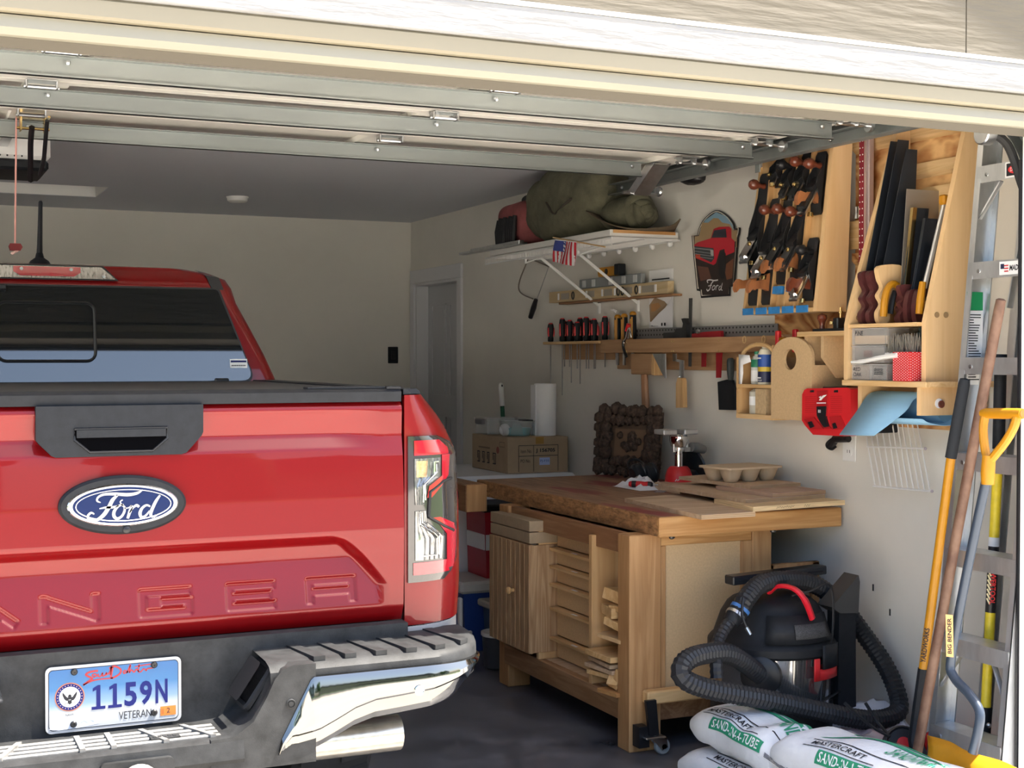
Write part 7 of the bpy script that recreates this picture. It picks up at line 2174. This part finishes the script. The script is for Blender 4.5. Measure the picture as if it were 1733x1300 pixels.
g = G(); g.tube([d2 + (d1 - d2) * .02, d3, d3 + (d3 - d2) * .9], [.021, .021, .024], 12); hb = g.build('head_collar', BLACK_PL, fb)
for p in ((3.211,3.374,0.318), (3.209,3.374,0.272)):
    g = G(); g.ell(p, .007, .009, .009, 8, 6); g.build('collar_bolt', STEEL, hb)
g = G(); a_ = d1 + (d2 - d1) * .335; b_ = d1 + (d2 - d1) * .62; g.tube([a_, b_], .0172, 12); g.build('label_sleeve', BLACK, fb)
dv = (b_ - a_).normalized()
Mt = fr(a_ + (b_ - a_) * .62 + Vector((-.0096, -.0146, 0)), dv, Vector((.83, -.55, 0)))
text('POWERTOOL', Mt, .13, .017, RED, 'lettering', fb, off=.003, bold=.02)
g = G()
for k in range(9):
    c_ = a_ + (b_ - a_) * (.36 + k * .062)
    ribbon(g, [(-.012, -.004), (.006, .007)], .0055, fr(c_ + Vector((-.0175, -.005, 0)), dv, Vector((.35, -.9, 0))), .002)
g.build('warning_stripes', mat('stripe_cream', (.72, .66, .42), rough=.6), fb)
g = G(); c_ = a_ + (b_ - a_) * .05; g.tube([a_ + (b_ - a_) * .0, a_ + (b_ - a_) * .12], .0177, 12); g.build('paper_band', PAPER, fb)
# ---------------------------------------------------------------- wet and dry vacuum cleaner
VX, VY, VR = 2.985, 4.245, .225
MV = T(VX, VY, 0)
va = thing('vacuum_cleaner', 'black and clear drum shop vacuum cleaner with red handle in the corner beside the workbench', 'vacuum cleaner', (VX, VY, 0))
g = G(); g.lathe([(VR * .96, .05), (VR, .07), (VR, .235), (VR * .98, .245)], 36, MV)
for a in (30, 120, 210, 300):
    g.lathe([(.03, 0), (.035, .02), (.03, .06)], 10, T(VX + VR * .92 * math.cos(R(a)), VY + VR * .92 * math.sin(R(a)), 0))
g.build('drum_base', BLACK_PL, va)
g = G(); g.lathe([(VR * .975, .235), (VR * .985, .25), (VR * .985, .425)], 36, MV); g.build('drum_window', mat('smoked_drum', (.26, .26, .26), rough=.10, metal=.85, coat=1), va)
g = G(); g.lathe([(VR * 1.0, .42), (VR * 1.05, .43), (VR * 1.05, .455), (VR * 1.0, .47), (VR * .96, .478), (VR * .91, .51), (VR * .84, .555), (VR * .73, .595), (VR * .66, .608), (VR * .5, .622), (VR * .3, .628), (0, .63)], 36, MV); g.build('motor_head', BLACK_PL, va)
dirf = Vector((-.35, -.94, 0)).normalized(); rtv = Vector((dirf.y * -1, dirf.x, 0)) * -1
rtv = Vector((.94, -.35, 0))
def on_drum(a, z, o=0.0):
    """angle measured from the side that faces the door, positive to the right"""
    d = dirf * math.cos(a) + rtv * math.sin(a)
    return Vector((VX, VY, z)) + d * (VR + o)
def drum_patch(name, a0, a1, z0, z1, o, m, parent=va, r0=1.0, r1=1.0):
    g = G(); rows = []
    for z, k in ((z0, r0), (z1, r1)):
        rows.append([Vector((VX, VY, z)) + (on_drum(a, z, o) - Vector((VX, VY, z))) * k for a in np.linspace(a0, a1, 8)])
    g.grid(rows); return g.build(name, m, parent, solid=.006)
drum_patch('raised_cowl', -.35, .92, .478, .575, .012, BLACK_PL, r0=.965, r1=.83)
drum_patch('vent_grille', .12, .80, .495, .545, .022, mat('vent_grey', (.05, .05, .052), rough=.7, var=.6, vs=260), r0=.93, r1=.86)
lt = drum_patch('latch', .55, .95, .385, .47, .022, BLACK_PL)
drum_patch('latch_red', .42, .98, .345, .385, .016, RED, lt); drum_patch('latch_red', .40, .50, .345, .425, .018, RED, lt)
g = G(); hp_ = [on_drum(-.35, .64, -.13), on_drum(-.05, .672, -.095), on_drum(.22, .668, -.05), on_drum(.36, .63, -.022), on_drum(.48, .565, -.012)]
g.tube(spline(hp_, 5), [.012] * 5 + [.018] * 5 + [.020] * 5 + [.024] * 6, 8, flat=.5); g.build('carry_handle', mat('handle_red', (.68, .015, .03), rough=.3), va)
# inlet port
g = G(); c_ = on_drum(-.42, .365, .0); d_ = (dirf * math.cos(.42) - rtv * math.sin(.42))
g.tube([c_ - d_ * .03, c_ + d_ * .012, c_ + d_ * .02], [.075, .072, .06], 20); g.build('inlet_port', BLACK, va)

def hose(name, pts, r, label, parent=None, pitch=.0085, n=10, m=None):
    P = resample(spline(pts, 12), pitch)
    g = G(); g.tube(P, [r if i % 2 else r * .88 for i in range(len(P))], n)
    return g.build(name, m or mat('hose_grey', (.035, .037, .042), rough=.5), parent, sharp=15)
HOSE = mat('hose_black', (.018, .0185, .021), rough=.5)
hz = thing('vacuum_hose', 'thick ribbed black vacuum hose looping round the vacuum cleaner and over its top', 'hose', (2.9, 4.0, .3))
hp = [c_ + d_ * .0, Vector((2.649,4.01,0.472)), Vector((2.502,3.96,0.495)), Vector((2.414,3.93,0.481)), Vector((2.395,3.91,0.439)), Vector((2.481,3.9,0.395)), Vector((2.705,3.9,0.337)), Vector((2.949,3.93,0.265)), Vector((3.192,3.96,0.198)), Vector((3.337,3.99,0.188)), Vector((3.395,4.02,0.223)), Vector((3.4,4.1,0.338)), Vector((3.363,4.22,0.475)), Vector((3.291,4.26,0.587))]
hose('long_run', hp, .036, '', hz, m=HOSE)
ap = [Vector((3.29,4.24,0.534)), Vector((3.234,4.24,0.61)), Vector((3.124,4.22,0.66)), Vector((2.976,4.18,0.683)), Vector((2.857,4.14,0.68)), Vector((2.772,4.1,0.639)), Vector((2.741,4.09,0.607))]
hose('arched_run', ap, .036, '', hz, m=HOSE)
sp_ = [Vector((2.704,4.08,0.578)), Vector((2.664,4.07,0.55)), Vector((2.609,4.03,0.508)), Vector((2.565,3.97,0.463)), Vector((2.555,3.95,0.407))]
hose('thin_run', sp_, .0235, '', hz, m=HOSE, pitch=.011)
g = G(); g.tube([Vector((2.746,4.09,0.615)), Vector((2.738,4.09,0.605))], .037, 16); g.build('blue_ring', mat('ring_blue', (.05, .16, .42), rough=.4), hz)
g = G(); g.tube([Vector((2.741,4.09,0.607)), Vector((2.723,4.085,0.593)), Vector((2.704,4.08,0.578)), Vector((2.695,4.08,0.568))], [.034, .036, .031, .028], 16); cl_ = g.build('coupling', BLACK_PL, hz)
g = G(); g.tube([Vector((2.723,4.085,0.593)), Vector((2.714,4.083,0.585))], .0368, 16); g.build('hose_clamp', STEEL, hz)
# wand and nozzles
wd = thing('extension_wand', 'black plastic vacuum wand with a slanted crevice top standing beside the vacuum cleaner', 'wand', (3.2, 4.12, .15))
x0 = 3.178; x1 = 3.262
g = G(); g.prism([(x0, .14), (x1, .12), (x1 - .005, .56), (x0 + .004, .58)], 'y', 4.10, 4.17); g.build('tube', BLACK_PL, wd)
g = G(); g.prism([(3.14, .585), (3.18, .56), (3.262, .555), (3.268, .67), (3.262, .695), (3.245, .68)], 'y', 4.09, 4.175); g.build('crevice_head', mat('wand_grey', (.045, .045, .045), rough=.45), wd)
fn = thing('floor_nozzle', 'wide black floor nozzle balanced flat behind the top of the vacuum cleaner', 'nozzle', (3.05, 4.38, .7))
g = G(); Mn = fr((3.123,4.41,0.662), (1, .03, .030), (0, 0, 1)); g.box(-.222, .222, -.018, .016, -.03, .03, M=Mn, b=.004); g.build('bar', mat('nozzle_dark', (.015, .018, .024), rough=.3), fn)
g = G(); g.box(-.20, .20, -.006, .000, .03, .032, M=Mn); g.build('brush_strip', BLACK_PL, fn)
g = G(); g.tube([Mn @ Vector((0.02, -.01, 0)), Mn @ Vector((0.02, -.07, -.05))], .022, 12); g.build('neck', BLACK_PL, fn)
cbm = thing('power_cable', 'thin black power cable looping over the vacuum cleaner and down to the floor', 'cable', (3.2, 4.1, .3))
g = G(); g.tube(spline([Vector((2.97,4.1,0.639)), Vector((3.039,4.08,0.655)), Vector((3.099,4.07,0.678)), Vector((3.126,4.07,0.65)), Vector((3.124,4.06,0.544)), Vector((3.104,4.05,0.44)), Vector((3.065,4.04,0.338)), Vector((3.04,4.02,0.256))], 6), .0045, 6); g.build('cord', BLACK, cbm)
g = G(); g.tube(spline([Vector((3.281,4.2,0.395)), Vector((3.323,4.2,0.347)), Vector((3.276,4.15,0.294)), Vector((3.183,4.1,0.27)), Vector((3.043,4.02,0.264))], 6), .0045, 6); g.build('cord_loop', BLACK, cbm)
g = G(); g.tube(spline([Vector((2.728,4.05,0.656)), Vector((2.71,4.03,0.603)), Vector((2.721,4.02,0.558))], 5), .005, 6); g.build('cord_loop', BLACK, cbm)
g = G(); a_ = Vector((2.721,4.02,0.558)); b_ = Vector((2.731,4.01,0.534)); g.tube([a_, b_], .007, 8); g.build('plug', STEEL, cbm)
# framed panel leaning behind
fp = thing('framed_panel', 'old wooden framed door panel leaning in the corner behind the vacuum cleaner', 'panel', (3.33, 4.6, .2))
g = G(); g.box(3.20, 3.46, 4.60, 4.612, .10, .665); g.build('field', mat('panel_field', (.22, .17, .12), rough=.7, var=.15, vs=12), fp)
for bx in ((3.20, 3.46, .635, .668), (3.425, 3.462, .08, .668), (3.20, 3.237, .08, .668), (3.20, 3.46, .08, .12)):
    g = G(); g.box(bx[0], bx[1], 4.588, 4.612, bx[2], bx[3], b=.003); g.build('frame_member', FIR_Z, fp)
g = G(); g.tube(spline([(3.20, 4.597, .60), (3.28, 4.597, .612), (3.37, 4.597, .60), (3.415, 4.597, .585), (3.42, 4.597, .53), (3.42, 4.597, .3)], 5), .005, 6); g.build('moulding', FIR_D, fp)

# ---------------------------------------------------------------- tubes of sand
BAG = mat('bag_white', (.72, .725, .73), rough=.55, var=.06, vs=14, bump=.35, bs=26)
GREEN = mat('bag_green', (.03, .27, .14), rough=.5)
def sand_tube(pos, ang, L, W, H, label, seed, droop=0.0):
    t = thing('sand_bag', label, 'bag', pos, 'stacked white bags of tube sand')
    rs = np.random.RandomState(seed)
    ca, sa = math.cos(ang), math.sin(ang)
    wob = rs.uniform(0, 6.28, 4)
    def P(s, th, o=0.0):
        # s 0..1 along, th angle around (0 = +side, pi/2 = top, pi = left side that faces the camera)
        e = min(1.0, min(s, 1 - s) * L / .07)
        k = (1 - (1 - max(e, 0)) ** 2.2)
        hh = H / 2 * (.52 + .48 * k); ww = W / 2 * (.95 + .05 * k)
        c, sn = math.cos(th), math.sin(th)
        x = ww * math.copysign(abs(c) ** .62, c) + o * c
        z = hh * math.copysign(abs(sn) ** .72, sn) + o * sn
        z *= 1 + .07 * math.sin(s * 13 + wob[0]) * k + .05 * math.sin(s * 23 + th * 2 + wob[1])
        x *= 1 + .03 * math.sin(s * 11 + wob[2])
        y = L * (s - .0)
        zz_ = H / 2 + z - droop * s * s
        return Vector((pos[0] + ca * x + sa * y, pos[1] + sa * x - ca * y, pos[2] + zz_))
    g = G()
    rows = [[P(s, 2 * math.pi * i / 30) for i in range(30)] for s in np.linspace(0, 1, 40)]
    g.grid(rows, closed=True)
    n0 = len(g.v)
    g.f.append(tuple(range(30))); g.f.append(tuple(range(n0 - 30, n0)))
    g.build('sack', BAG, t, sharp=60)
    def patch(name, s0, s1, t0, t1, m, o=.002, k=12):
        g = G(); g.grid([[P(s0 + (s1 - s0) * i / k, t0 + (t1 - t0) * j / 6, o) for j in range(7)] for i in range(k + 1)]); g.build(name, m, t)
    def word(tx, s0, s1, t0, t1, m, o=.0035, name='lettering'):
        ob = text(tx, Matrix.Identity(4), 1, 1, m, name, t, bold=.015)
        me = ob.data
        for v in me.vertices:
            v.co = P(s0 + (s1 - s0) * (v.co.x + .5), t0 + (t1 - t0) * (v.co.y + .5), o)
        me.update()
    a = 3.05; u = .30 / L
    patch('green_label', .16 * 1.0 + .16 * u, .16 + 1.02 * u, a - .05, a - .62, GREEN)
    word('SAND-IN-A-TUBE', .16 + .20 * u, .16 + .98 * u, a - .14, a - .54, PAPER)
    word('MASTERCRAFT', .155, .16 + .72 * u, a - .85, a - 1.08, INK)
    patch('rule_line', .13, .16 + 1.5 * u, a - 1.18, a - 1.22, INK); patch('rule_line', .13, .16 + .9 * u, a - .72, a - .76, INK)
    for k in range(9):
        patch('bar_code', .16 + (1.15 + k * .035) * u, .16 + (1.165 + k * .035) * u, a - .30, a - .60, INK, k=1)
    for k in range(4): patch('small_print', .16 + 1.08 * u, .16 + 1.42 * u, a - .02 - k * .06, a - .05 - k * .06, INK, k=2)
    # green swoosh on the crown
    g = G(); rows = []
    for i in range(16):
        f = i / 15; s = .13 + f * 1.5 * u; th = a - 1.36 - .34 * math.sin(f * 2.6); w = .16 * math.sin(math.pi * min(1, f * 1.02)) + .01
        rows.append([P(s, th, .002), P(s, th - w, .002)])
    g.grid(rows); g.build('swoosh', GREEN, t)
    g = G(); rows = []
    patch('crown_mark', .13 + .5 * u, .13 + 1.1 * u, a - 1.95, a - 2.2, GREEN)
    patch('crown_mark', .13 + .1 * u, .13 + .3 * u, a - 1.9, a - 2.05, GREEN)
    word('SAND-IN-A-TUBE', .13 + .85 * u, .13 + 1.7 * u, a - 1.42, a - 1.62, GREEN, .004)
    return t
sand_tube((2.66, 4.10, .150), R(6), .41, .27, .145, 'white bag of tube sand topmost at the far end of the stack, under the hose', 1, droop=.03)
sand_tube((2.63, 4.12, .005), R(4), 1.05, .28, .145, 'white bag of tube sand at the bottom left of the stack on the floor', 2)
sand_tube((2.715, 3.69, .150), R(7), .95, .28, .150, 'white bag of tube sand on top at the near end of the stack', 3)
sand_tube((2.885, 3.90, .005), R(2), 1.0, .20, .14, 'white bag of tube sand on the floor nearest the wall', 4)

# clutter in the corner
q = random.Random(9)
g = lumpy((3.30, 4.10, .105), .15, .14, .10, .10, 26, 14, f=12)
cb_ = tag(g.build('plastic_bag', mat('carrier_bag', (.58, .58, .62), rough=.35, var=.12, vs=8), sharp=25), 'crumpled white carrier bag with red print on the floor by the wall', 'bag')
g = lumpy((3.14, 3.93, .085), .14, .10, .085, .09, 26, 14, f=13)
tag(g.build('plastic_bag', mat('carrier_bag_b', (.55, .55, .58), rough=.35, var=.25, vs=6, tint=(.6, .35, .35)), sharp=25), 'crumpled pale carrier bag with blue patches between the sand bags and the hose', 'bag')
rc_ = thing('cord_reel', 'round red and black reel wound with black cable behind the sand bags', 'reel', (3.16, 3.72, .0))
Mc_ = T(3.17, 3.74, .165) @ Matrix.Rotation(R(65), 4, 'X') @ Matrix.Rotation(R(-25), 4, 'Y')
g = G()
for k in range(5): g.tube([(.058 - .003 * (k % 2)) * Vector((math.cos(a), math.sin(a), 0)) + Vector((0, 0, -.02 + .011 * k)) for a in np.linspace(0, 2 * math.pi, 25)[:-1]], .0065, 6, closed=True, M=Mc_)
g.lathe([(.052, -.028), (.052, .028)], 20, Mc_); g.build('cable', BLACK, rc_)
g = G(); g.lathe([(.024, .029), (.024, .036), (0, .037)], 18, Mc_); g.build('hub', RED, rc_)
g = G(); g.box(-.03, .03, -.17, -.03, -.02, .02, M=Mc_); g.build('stand', BLACK_PL, rc_)
g = G(); g.tube(spline([(3.02, 3.86, .30), (3.05, 3.82, .26), (3.09, 3.78, .22), (3.12, 3.74, .20)], 5), .006, 6); g.tube(spline([(3.11, 3.86, .29), (3.14, 3.82, .22), (3.14, 3.76, .19)], 5), .006, 6); g.build('loose_cable', BLACK, rc_)
tc_ = thing('tool_case', 'red plastic tool case with a moulded carry handle on the floor by the wall', 'case', (3.35, 3.78, 0))
g = G(); g.prism([(3.24, 0), (3.48, 0), (3.47, .13), (3.42, .155), (3.28, .155), (3.25, .13)], 'y', 3.62, 3.86); g.build('shell', mat('tool_case_red', (.42, .015, .03), rough=.45), tc_)
g = G(); g.tube(spline([(3.27, 3.72, .14), (3.275, 3.715, .19), (3.31, 3.71, .205), (3.38, 3.70, .205), (3.41, 3.70, .19), (3.42, 3.705, .14)], 5), .016, 8); g.build('carry_handle', RED, tc_)

# ---------------------------------------------------------------- behind the bench: freezer, box, coolers
fz = thing('chest_freezer', 'white chest freezer standing beyond the far end of the workbench', 'freezer', (3.0, 7.2, 0))
FZM = mat('enamel', (.66, .67, .69), rough=.35)
g = G(); g.box(2.58, 3.46, 6.80, 7.62, .04, .80, b=.012); g.build('cabinet', FZM, fz)
g = G(); g.box(2.57, 3.47, 6.79, 7.63, .806, .862, b=.015); g.build('lid', FZM, fz)
g = G(); g.box(2.6, 3.44, 6.83, 7.6, 0, .04); g.build('plinth', BLACK_PL, fz)
cx = thing('cardboard_box', 'brown cardboard box with printed item number on the white freezer', 'box', (3.28, 7.1, .862))
BX0, BX1, BY0, BY1, BZ0, BZ1 = 3.085, 3.455, 6.86, 7.36, .863, 1.060
g = G(); g.box(BX0, BX1, BY0, BY1, BZ0, BZ1, b=.002); g.build('carton', CARD, cx)
g = G(); g.box(3.255, 3.305, BY0 - .001, BY0, 1.022, BZ1); g.box(3.255, 3.305, BY0, BY1, BZ1, BZ1 + .001); g.build('tape', mat('packing_tape', (.36, .20, .05), rough=.3), cx)
Mx = frame((0, BY0 - .0004, 0), (1, 0, 0), (0, 0, 1), (0, -1, 0))
g = G()
tx0, tx1, tm_, tz1, tzm = 3.152, 3.392, 3.242, 1.015, .957
for (a, b, c, d) in ((tx0, tx1, tz1 - .0015, tz1 + .0015), (tx0, tx1, tzm - .0015, tzm + .0015), (tx0 - .0015, tx0 + .0015, .87, tz1), (tx1 - .0015, tx1 + .0015, .87, tz1), (tm_ - .0015, tm_ + .0015, .87, tz1)): rect(g, a, b, c, d, Mx, .001)
g.build('printed_table', INK, cx)
text('Item No.', Mx @ T(3.198, .984, 0), .066, .020, INK, 'lettering', cx)
text('J 156705', Mx @ T(3.315, .984, 0), .118, .026, INK, 'lettering', cx, bold=.03)
text('PO No.', Mx @ T(3.194, .930, 0), .060, .018, INK, 'lettering', cx)
g = G(); rect(g, 3.278, 3.342, .905, .946, Mx, .0008); g.build('blue_label', mat('label_pale_blue', (.42, .5, .75), rough=.6), cx)
text('PJ-F35', Mx @ T(3.31, .926, 0), .054, .016, LB, 'lettering', cx, off=.0015)
Ml = frame((BX0 - .0004, 0, 0), (0, -1, 0), (0, 0, 1), (-1, 0, 0))
for k, (w_, y_) in enumerate(((.05, -7.28), (.05, -7.21), (.045, -7.14), (.06, -7.06))):
    g = G()
    for (a, b, c, d) in ((0, .008, 0, .04), (.0, w_ * .6, .036, .042), (w_ * .3, w_ * .3 + .008, -.02, .03), (.0, w_ * .7, -.022, -.016), (w_ * .62, w_ * .62 + .008, -.02, .042)): rect(g, y_ + a, y_ + b, .925 + c, .925 + d, Ml, .001)
    g.build('printed_character', INK, cx)
g = G(); flat(g, circ(.02, 16, -6.99, .985), Ml, .001); g.build('printed_stamp', mat('stamp_red', (.3, .10, .07), rough=.8), cx)
g = G(); rect(g, -7.26, -7.10, .985, .994, Ml, .001); g.build('print_line', mat('faded_print', (.2, .14, .09), rough=.8), cx)
g = G()
for (a, b, c, d) in ((-6.965, -6.895, 1.03, 1.032), (-6.965, -6.895, 1.005, 1.007), (-6.965, -6.963, 1.005, 1.032), (-6.897, -6.895, 1.005, 1.032)): rect(g, a, b, c, d, Ml, .001)
g.build('printed_frame', INK, cx)
CLR = mat('clear_tub', (.66, .69, .69), rough=.15, alpha=.42, trans=.2)
t1 = thing('clear_tub', 'clear plastic tub with a grey latch on the back of the cardboard box', 'tub', (3.19, 7.27, 1.06))
g = G(); g.prism(rrect(3.10, 3.34, 7.18, 7.36, .02, 3), 'z', 1.061, 1.142); g.build('body', CLR, t1)
g = G(); g.prism(rrect(3.09, 3.35, 7.17, 7.37, .02, 3), 'z', 1.142, 1.152); g.build('rim', CLR, t1)
g = G(); g.box(3.075, 3.10, 7.20, 7.30, 1.118, 1.150, b=.006); g.build('latch', mat('latch_grey', (.12, .12, .13), rough=.5), t1)
t2 = thing('clear_bowl', 'clear plastic bowl with turquoise contents in front of the clear tub', 'bowl', (3.20, 7.02, 1.06))
g = G(); g.lathe([(.07, 0), (.085, .01), (.10, .08), (.104, .086)], 24, T(3.205, 7.0, 1.061)); g.build('body', CLR, t2)
g = G(); g.lathe([(.062, .004), (.070, .045), (0, .05)], 20, T(3.215, 7.0, 1.061)); g.build('contents', mat('turquoise', (.12, .38, .40), rough=.5), t2)
g = G(); g.ell((3.14, 7.02, 1.095), .03, .04, .035, 12, 8); g.build('white_wad', PAPER, t2)
g = G(); g.box(3.24, 3.30, 6.98, 7.06, 1.142, 1.150, b=.003); g.build('lid_clip', BLACK_PL, t2)
pt_ = thing('paper_towel_roll', 'tall white paper towel roll standing on the cardboard box', 'paper roll', (3.375, 7.0, 1.06))
g = G(); g.lathe([(.060, 0), (.0615, .004), (.063, .288), (.061, .292), (.022, .292)], 28, T(3.372, 6.98, 1.061)); g.build('paper', PAPER, pt_)
g = G(); g.lathe([(.022, .29), (.021, .20)], 16, T(3.372, 6.98, 1.061)); g.build('core', CARD, pt_)
g = G(); g.box(3.305, 3.312, 6.97, 7.03, 1.062, 1.345); g.build('loose_edge', PAPER, pt_)
mp_ = thing('mop_pole', 'green pole with a white hanging grip standing behind the cardboard box', 'pole', (3.25, 7.72, .0))
a_ = Vector((3.428,7.72,1.337)); b_ = Vector((3.436,7.72,1.203)); c0 = Vector((3.448,7.72,1.01)); g = G(); g.tube([a_ + Vector((0, 0, .008)), a_, a_ + Vector((0, 0, -.02)), b_], [.006, .014, .017, .016], 12); g.build('grip', WHITE_PL, mp_)
g = G(); g.tube([b_, c0, c0 + (c0 - b_) * 6.2], .0135, 10); g.build('pole', mat('pole_green', (.01, .12, .06), rough=.4), mp_)
g = G(); g.tube([a_ + Vector((-.001, -.0165, -.004)), a_ + Vector((0, -.017, -.016))], .005, 8); g.build('hang_slot', INK, mp_)
# coolers
rcx = thing('red_cooler', 'red cooler with a white band standing on top of the blue cooler', 'cooler', (2.95, 6.6, .36))
CR = mat('cooler_red', (.40, .02, .035), rough=.4); CBL = mat('cooler_blue', (.02, .055, .24), rough=.35)
g = G(); g.prism([(2.805, .36), (3.12, .36), (3.12, .70), (2.795, .70)], 'y', 6.50, 6.75); g.build('body', CR, rcx)
g = G(); g.box(2.793, 2.81, 6.51, 6.74, .505, .585, b=.002); g.box(2.80, 3.1, 6.494, 6.50, .505, .585); g.build('band', WHITE_PL, rcx)
g = G(); g.box(2.785, 3.13, 6.49, 6.76, .70, .74, b=.01); g.build('lid', BLACK_PL, rcx)
bcx = thing('blue_cooler', 'blue cooler with a white lid on the floor under the far end of the bench', 'cooler', (2.85, 6.6, 0))
g = G(); g.prism([(2.67, .0), (3.1, .0), (3.12, .30), (2.655, .30)], 'y', 6.45, 6.76); g.build('body', CBL, bcx)
g = G(); g.box(2.635, 3.13, 6.43, 6.78, .298, .358, b=.014); g.build('lid', mat('cooler_lid', (.52, .52, .5), rough=.5), bcx)
g = G(); g.box(2.63, 2.65, 6.44, 6.475, .12, .28, b=.006); g.build('handle', WHITE_PL, bcx)
g = G(); g.box(2.66, 2.70, 6.435, 6.452, .05, .11, b=.006); g.build('drain', WHITE_PL, bcx)
b2 = thing('storage_tote', 'small dark blue tote with a beige lid squeezed beside the bench leg', 'tote', (2.85, 6.1, 0))
g = G(); g.prism([(2.74, .0), (2.96, .0), (2.97, .25), (2.725, .25)], 'y', 6.0, 6.36); g.build('body', mat('tote_blue', (.04, .07, .13), rough=.45), b2)
g = G(); g.box(2.70, 2.98, 5.98, 6.38, .25, .285, b=.008); g.build('lid', mat('tote_lid', (.46, .43, .37), rough=.55), b2)
bk = thing('bucket', 'small dark bucket with a white rim on the floor by the far bench leg', 'bucket', (2.66, 6.0, 0))
g = G(); g.lathe([(.055, 0), (.068, .01), (.078, .16)], 20, T(2.675, 6.06, 0)); g.build('pail', mat('bucket_dark', (.05, .055, .07), rough=.4), bk)
g = G(); g.lathe([(.078, .158), (.083, .162), (.083, .178), (.074, .178), (.07, .17), (0, .168)], 20, T(2.675, 6.06, 0)); g.build('rim', WHITE_PL, bk)
g = lumpy((2.69, 5.92, .04), .05, .05, .038, .08, 16, 10)
tag(g.build('shoe_tip', BLACK_PL), 'dark lumpy shoe tip on the floor beside the far bench leg', 'shoe')
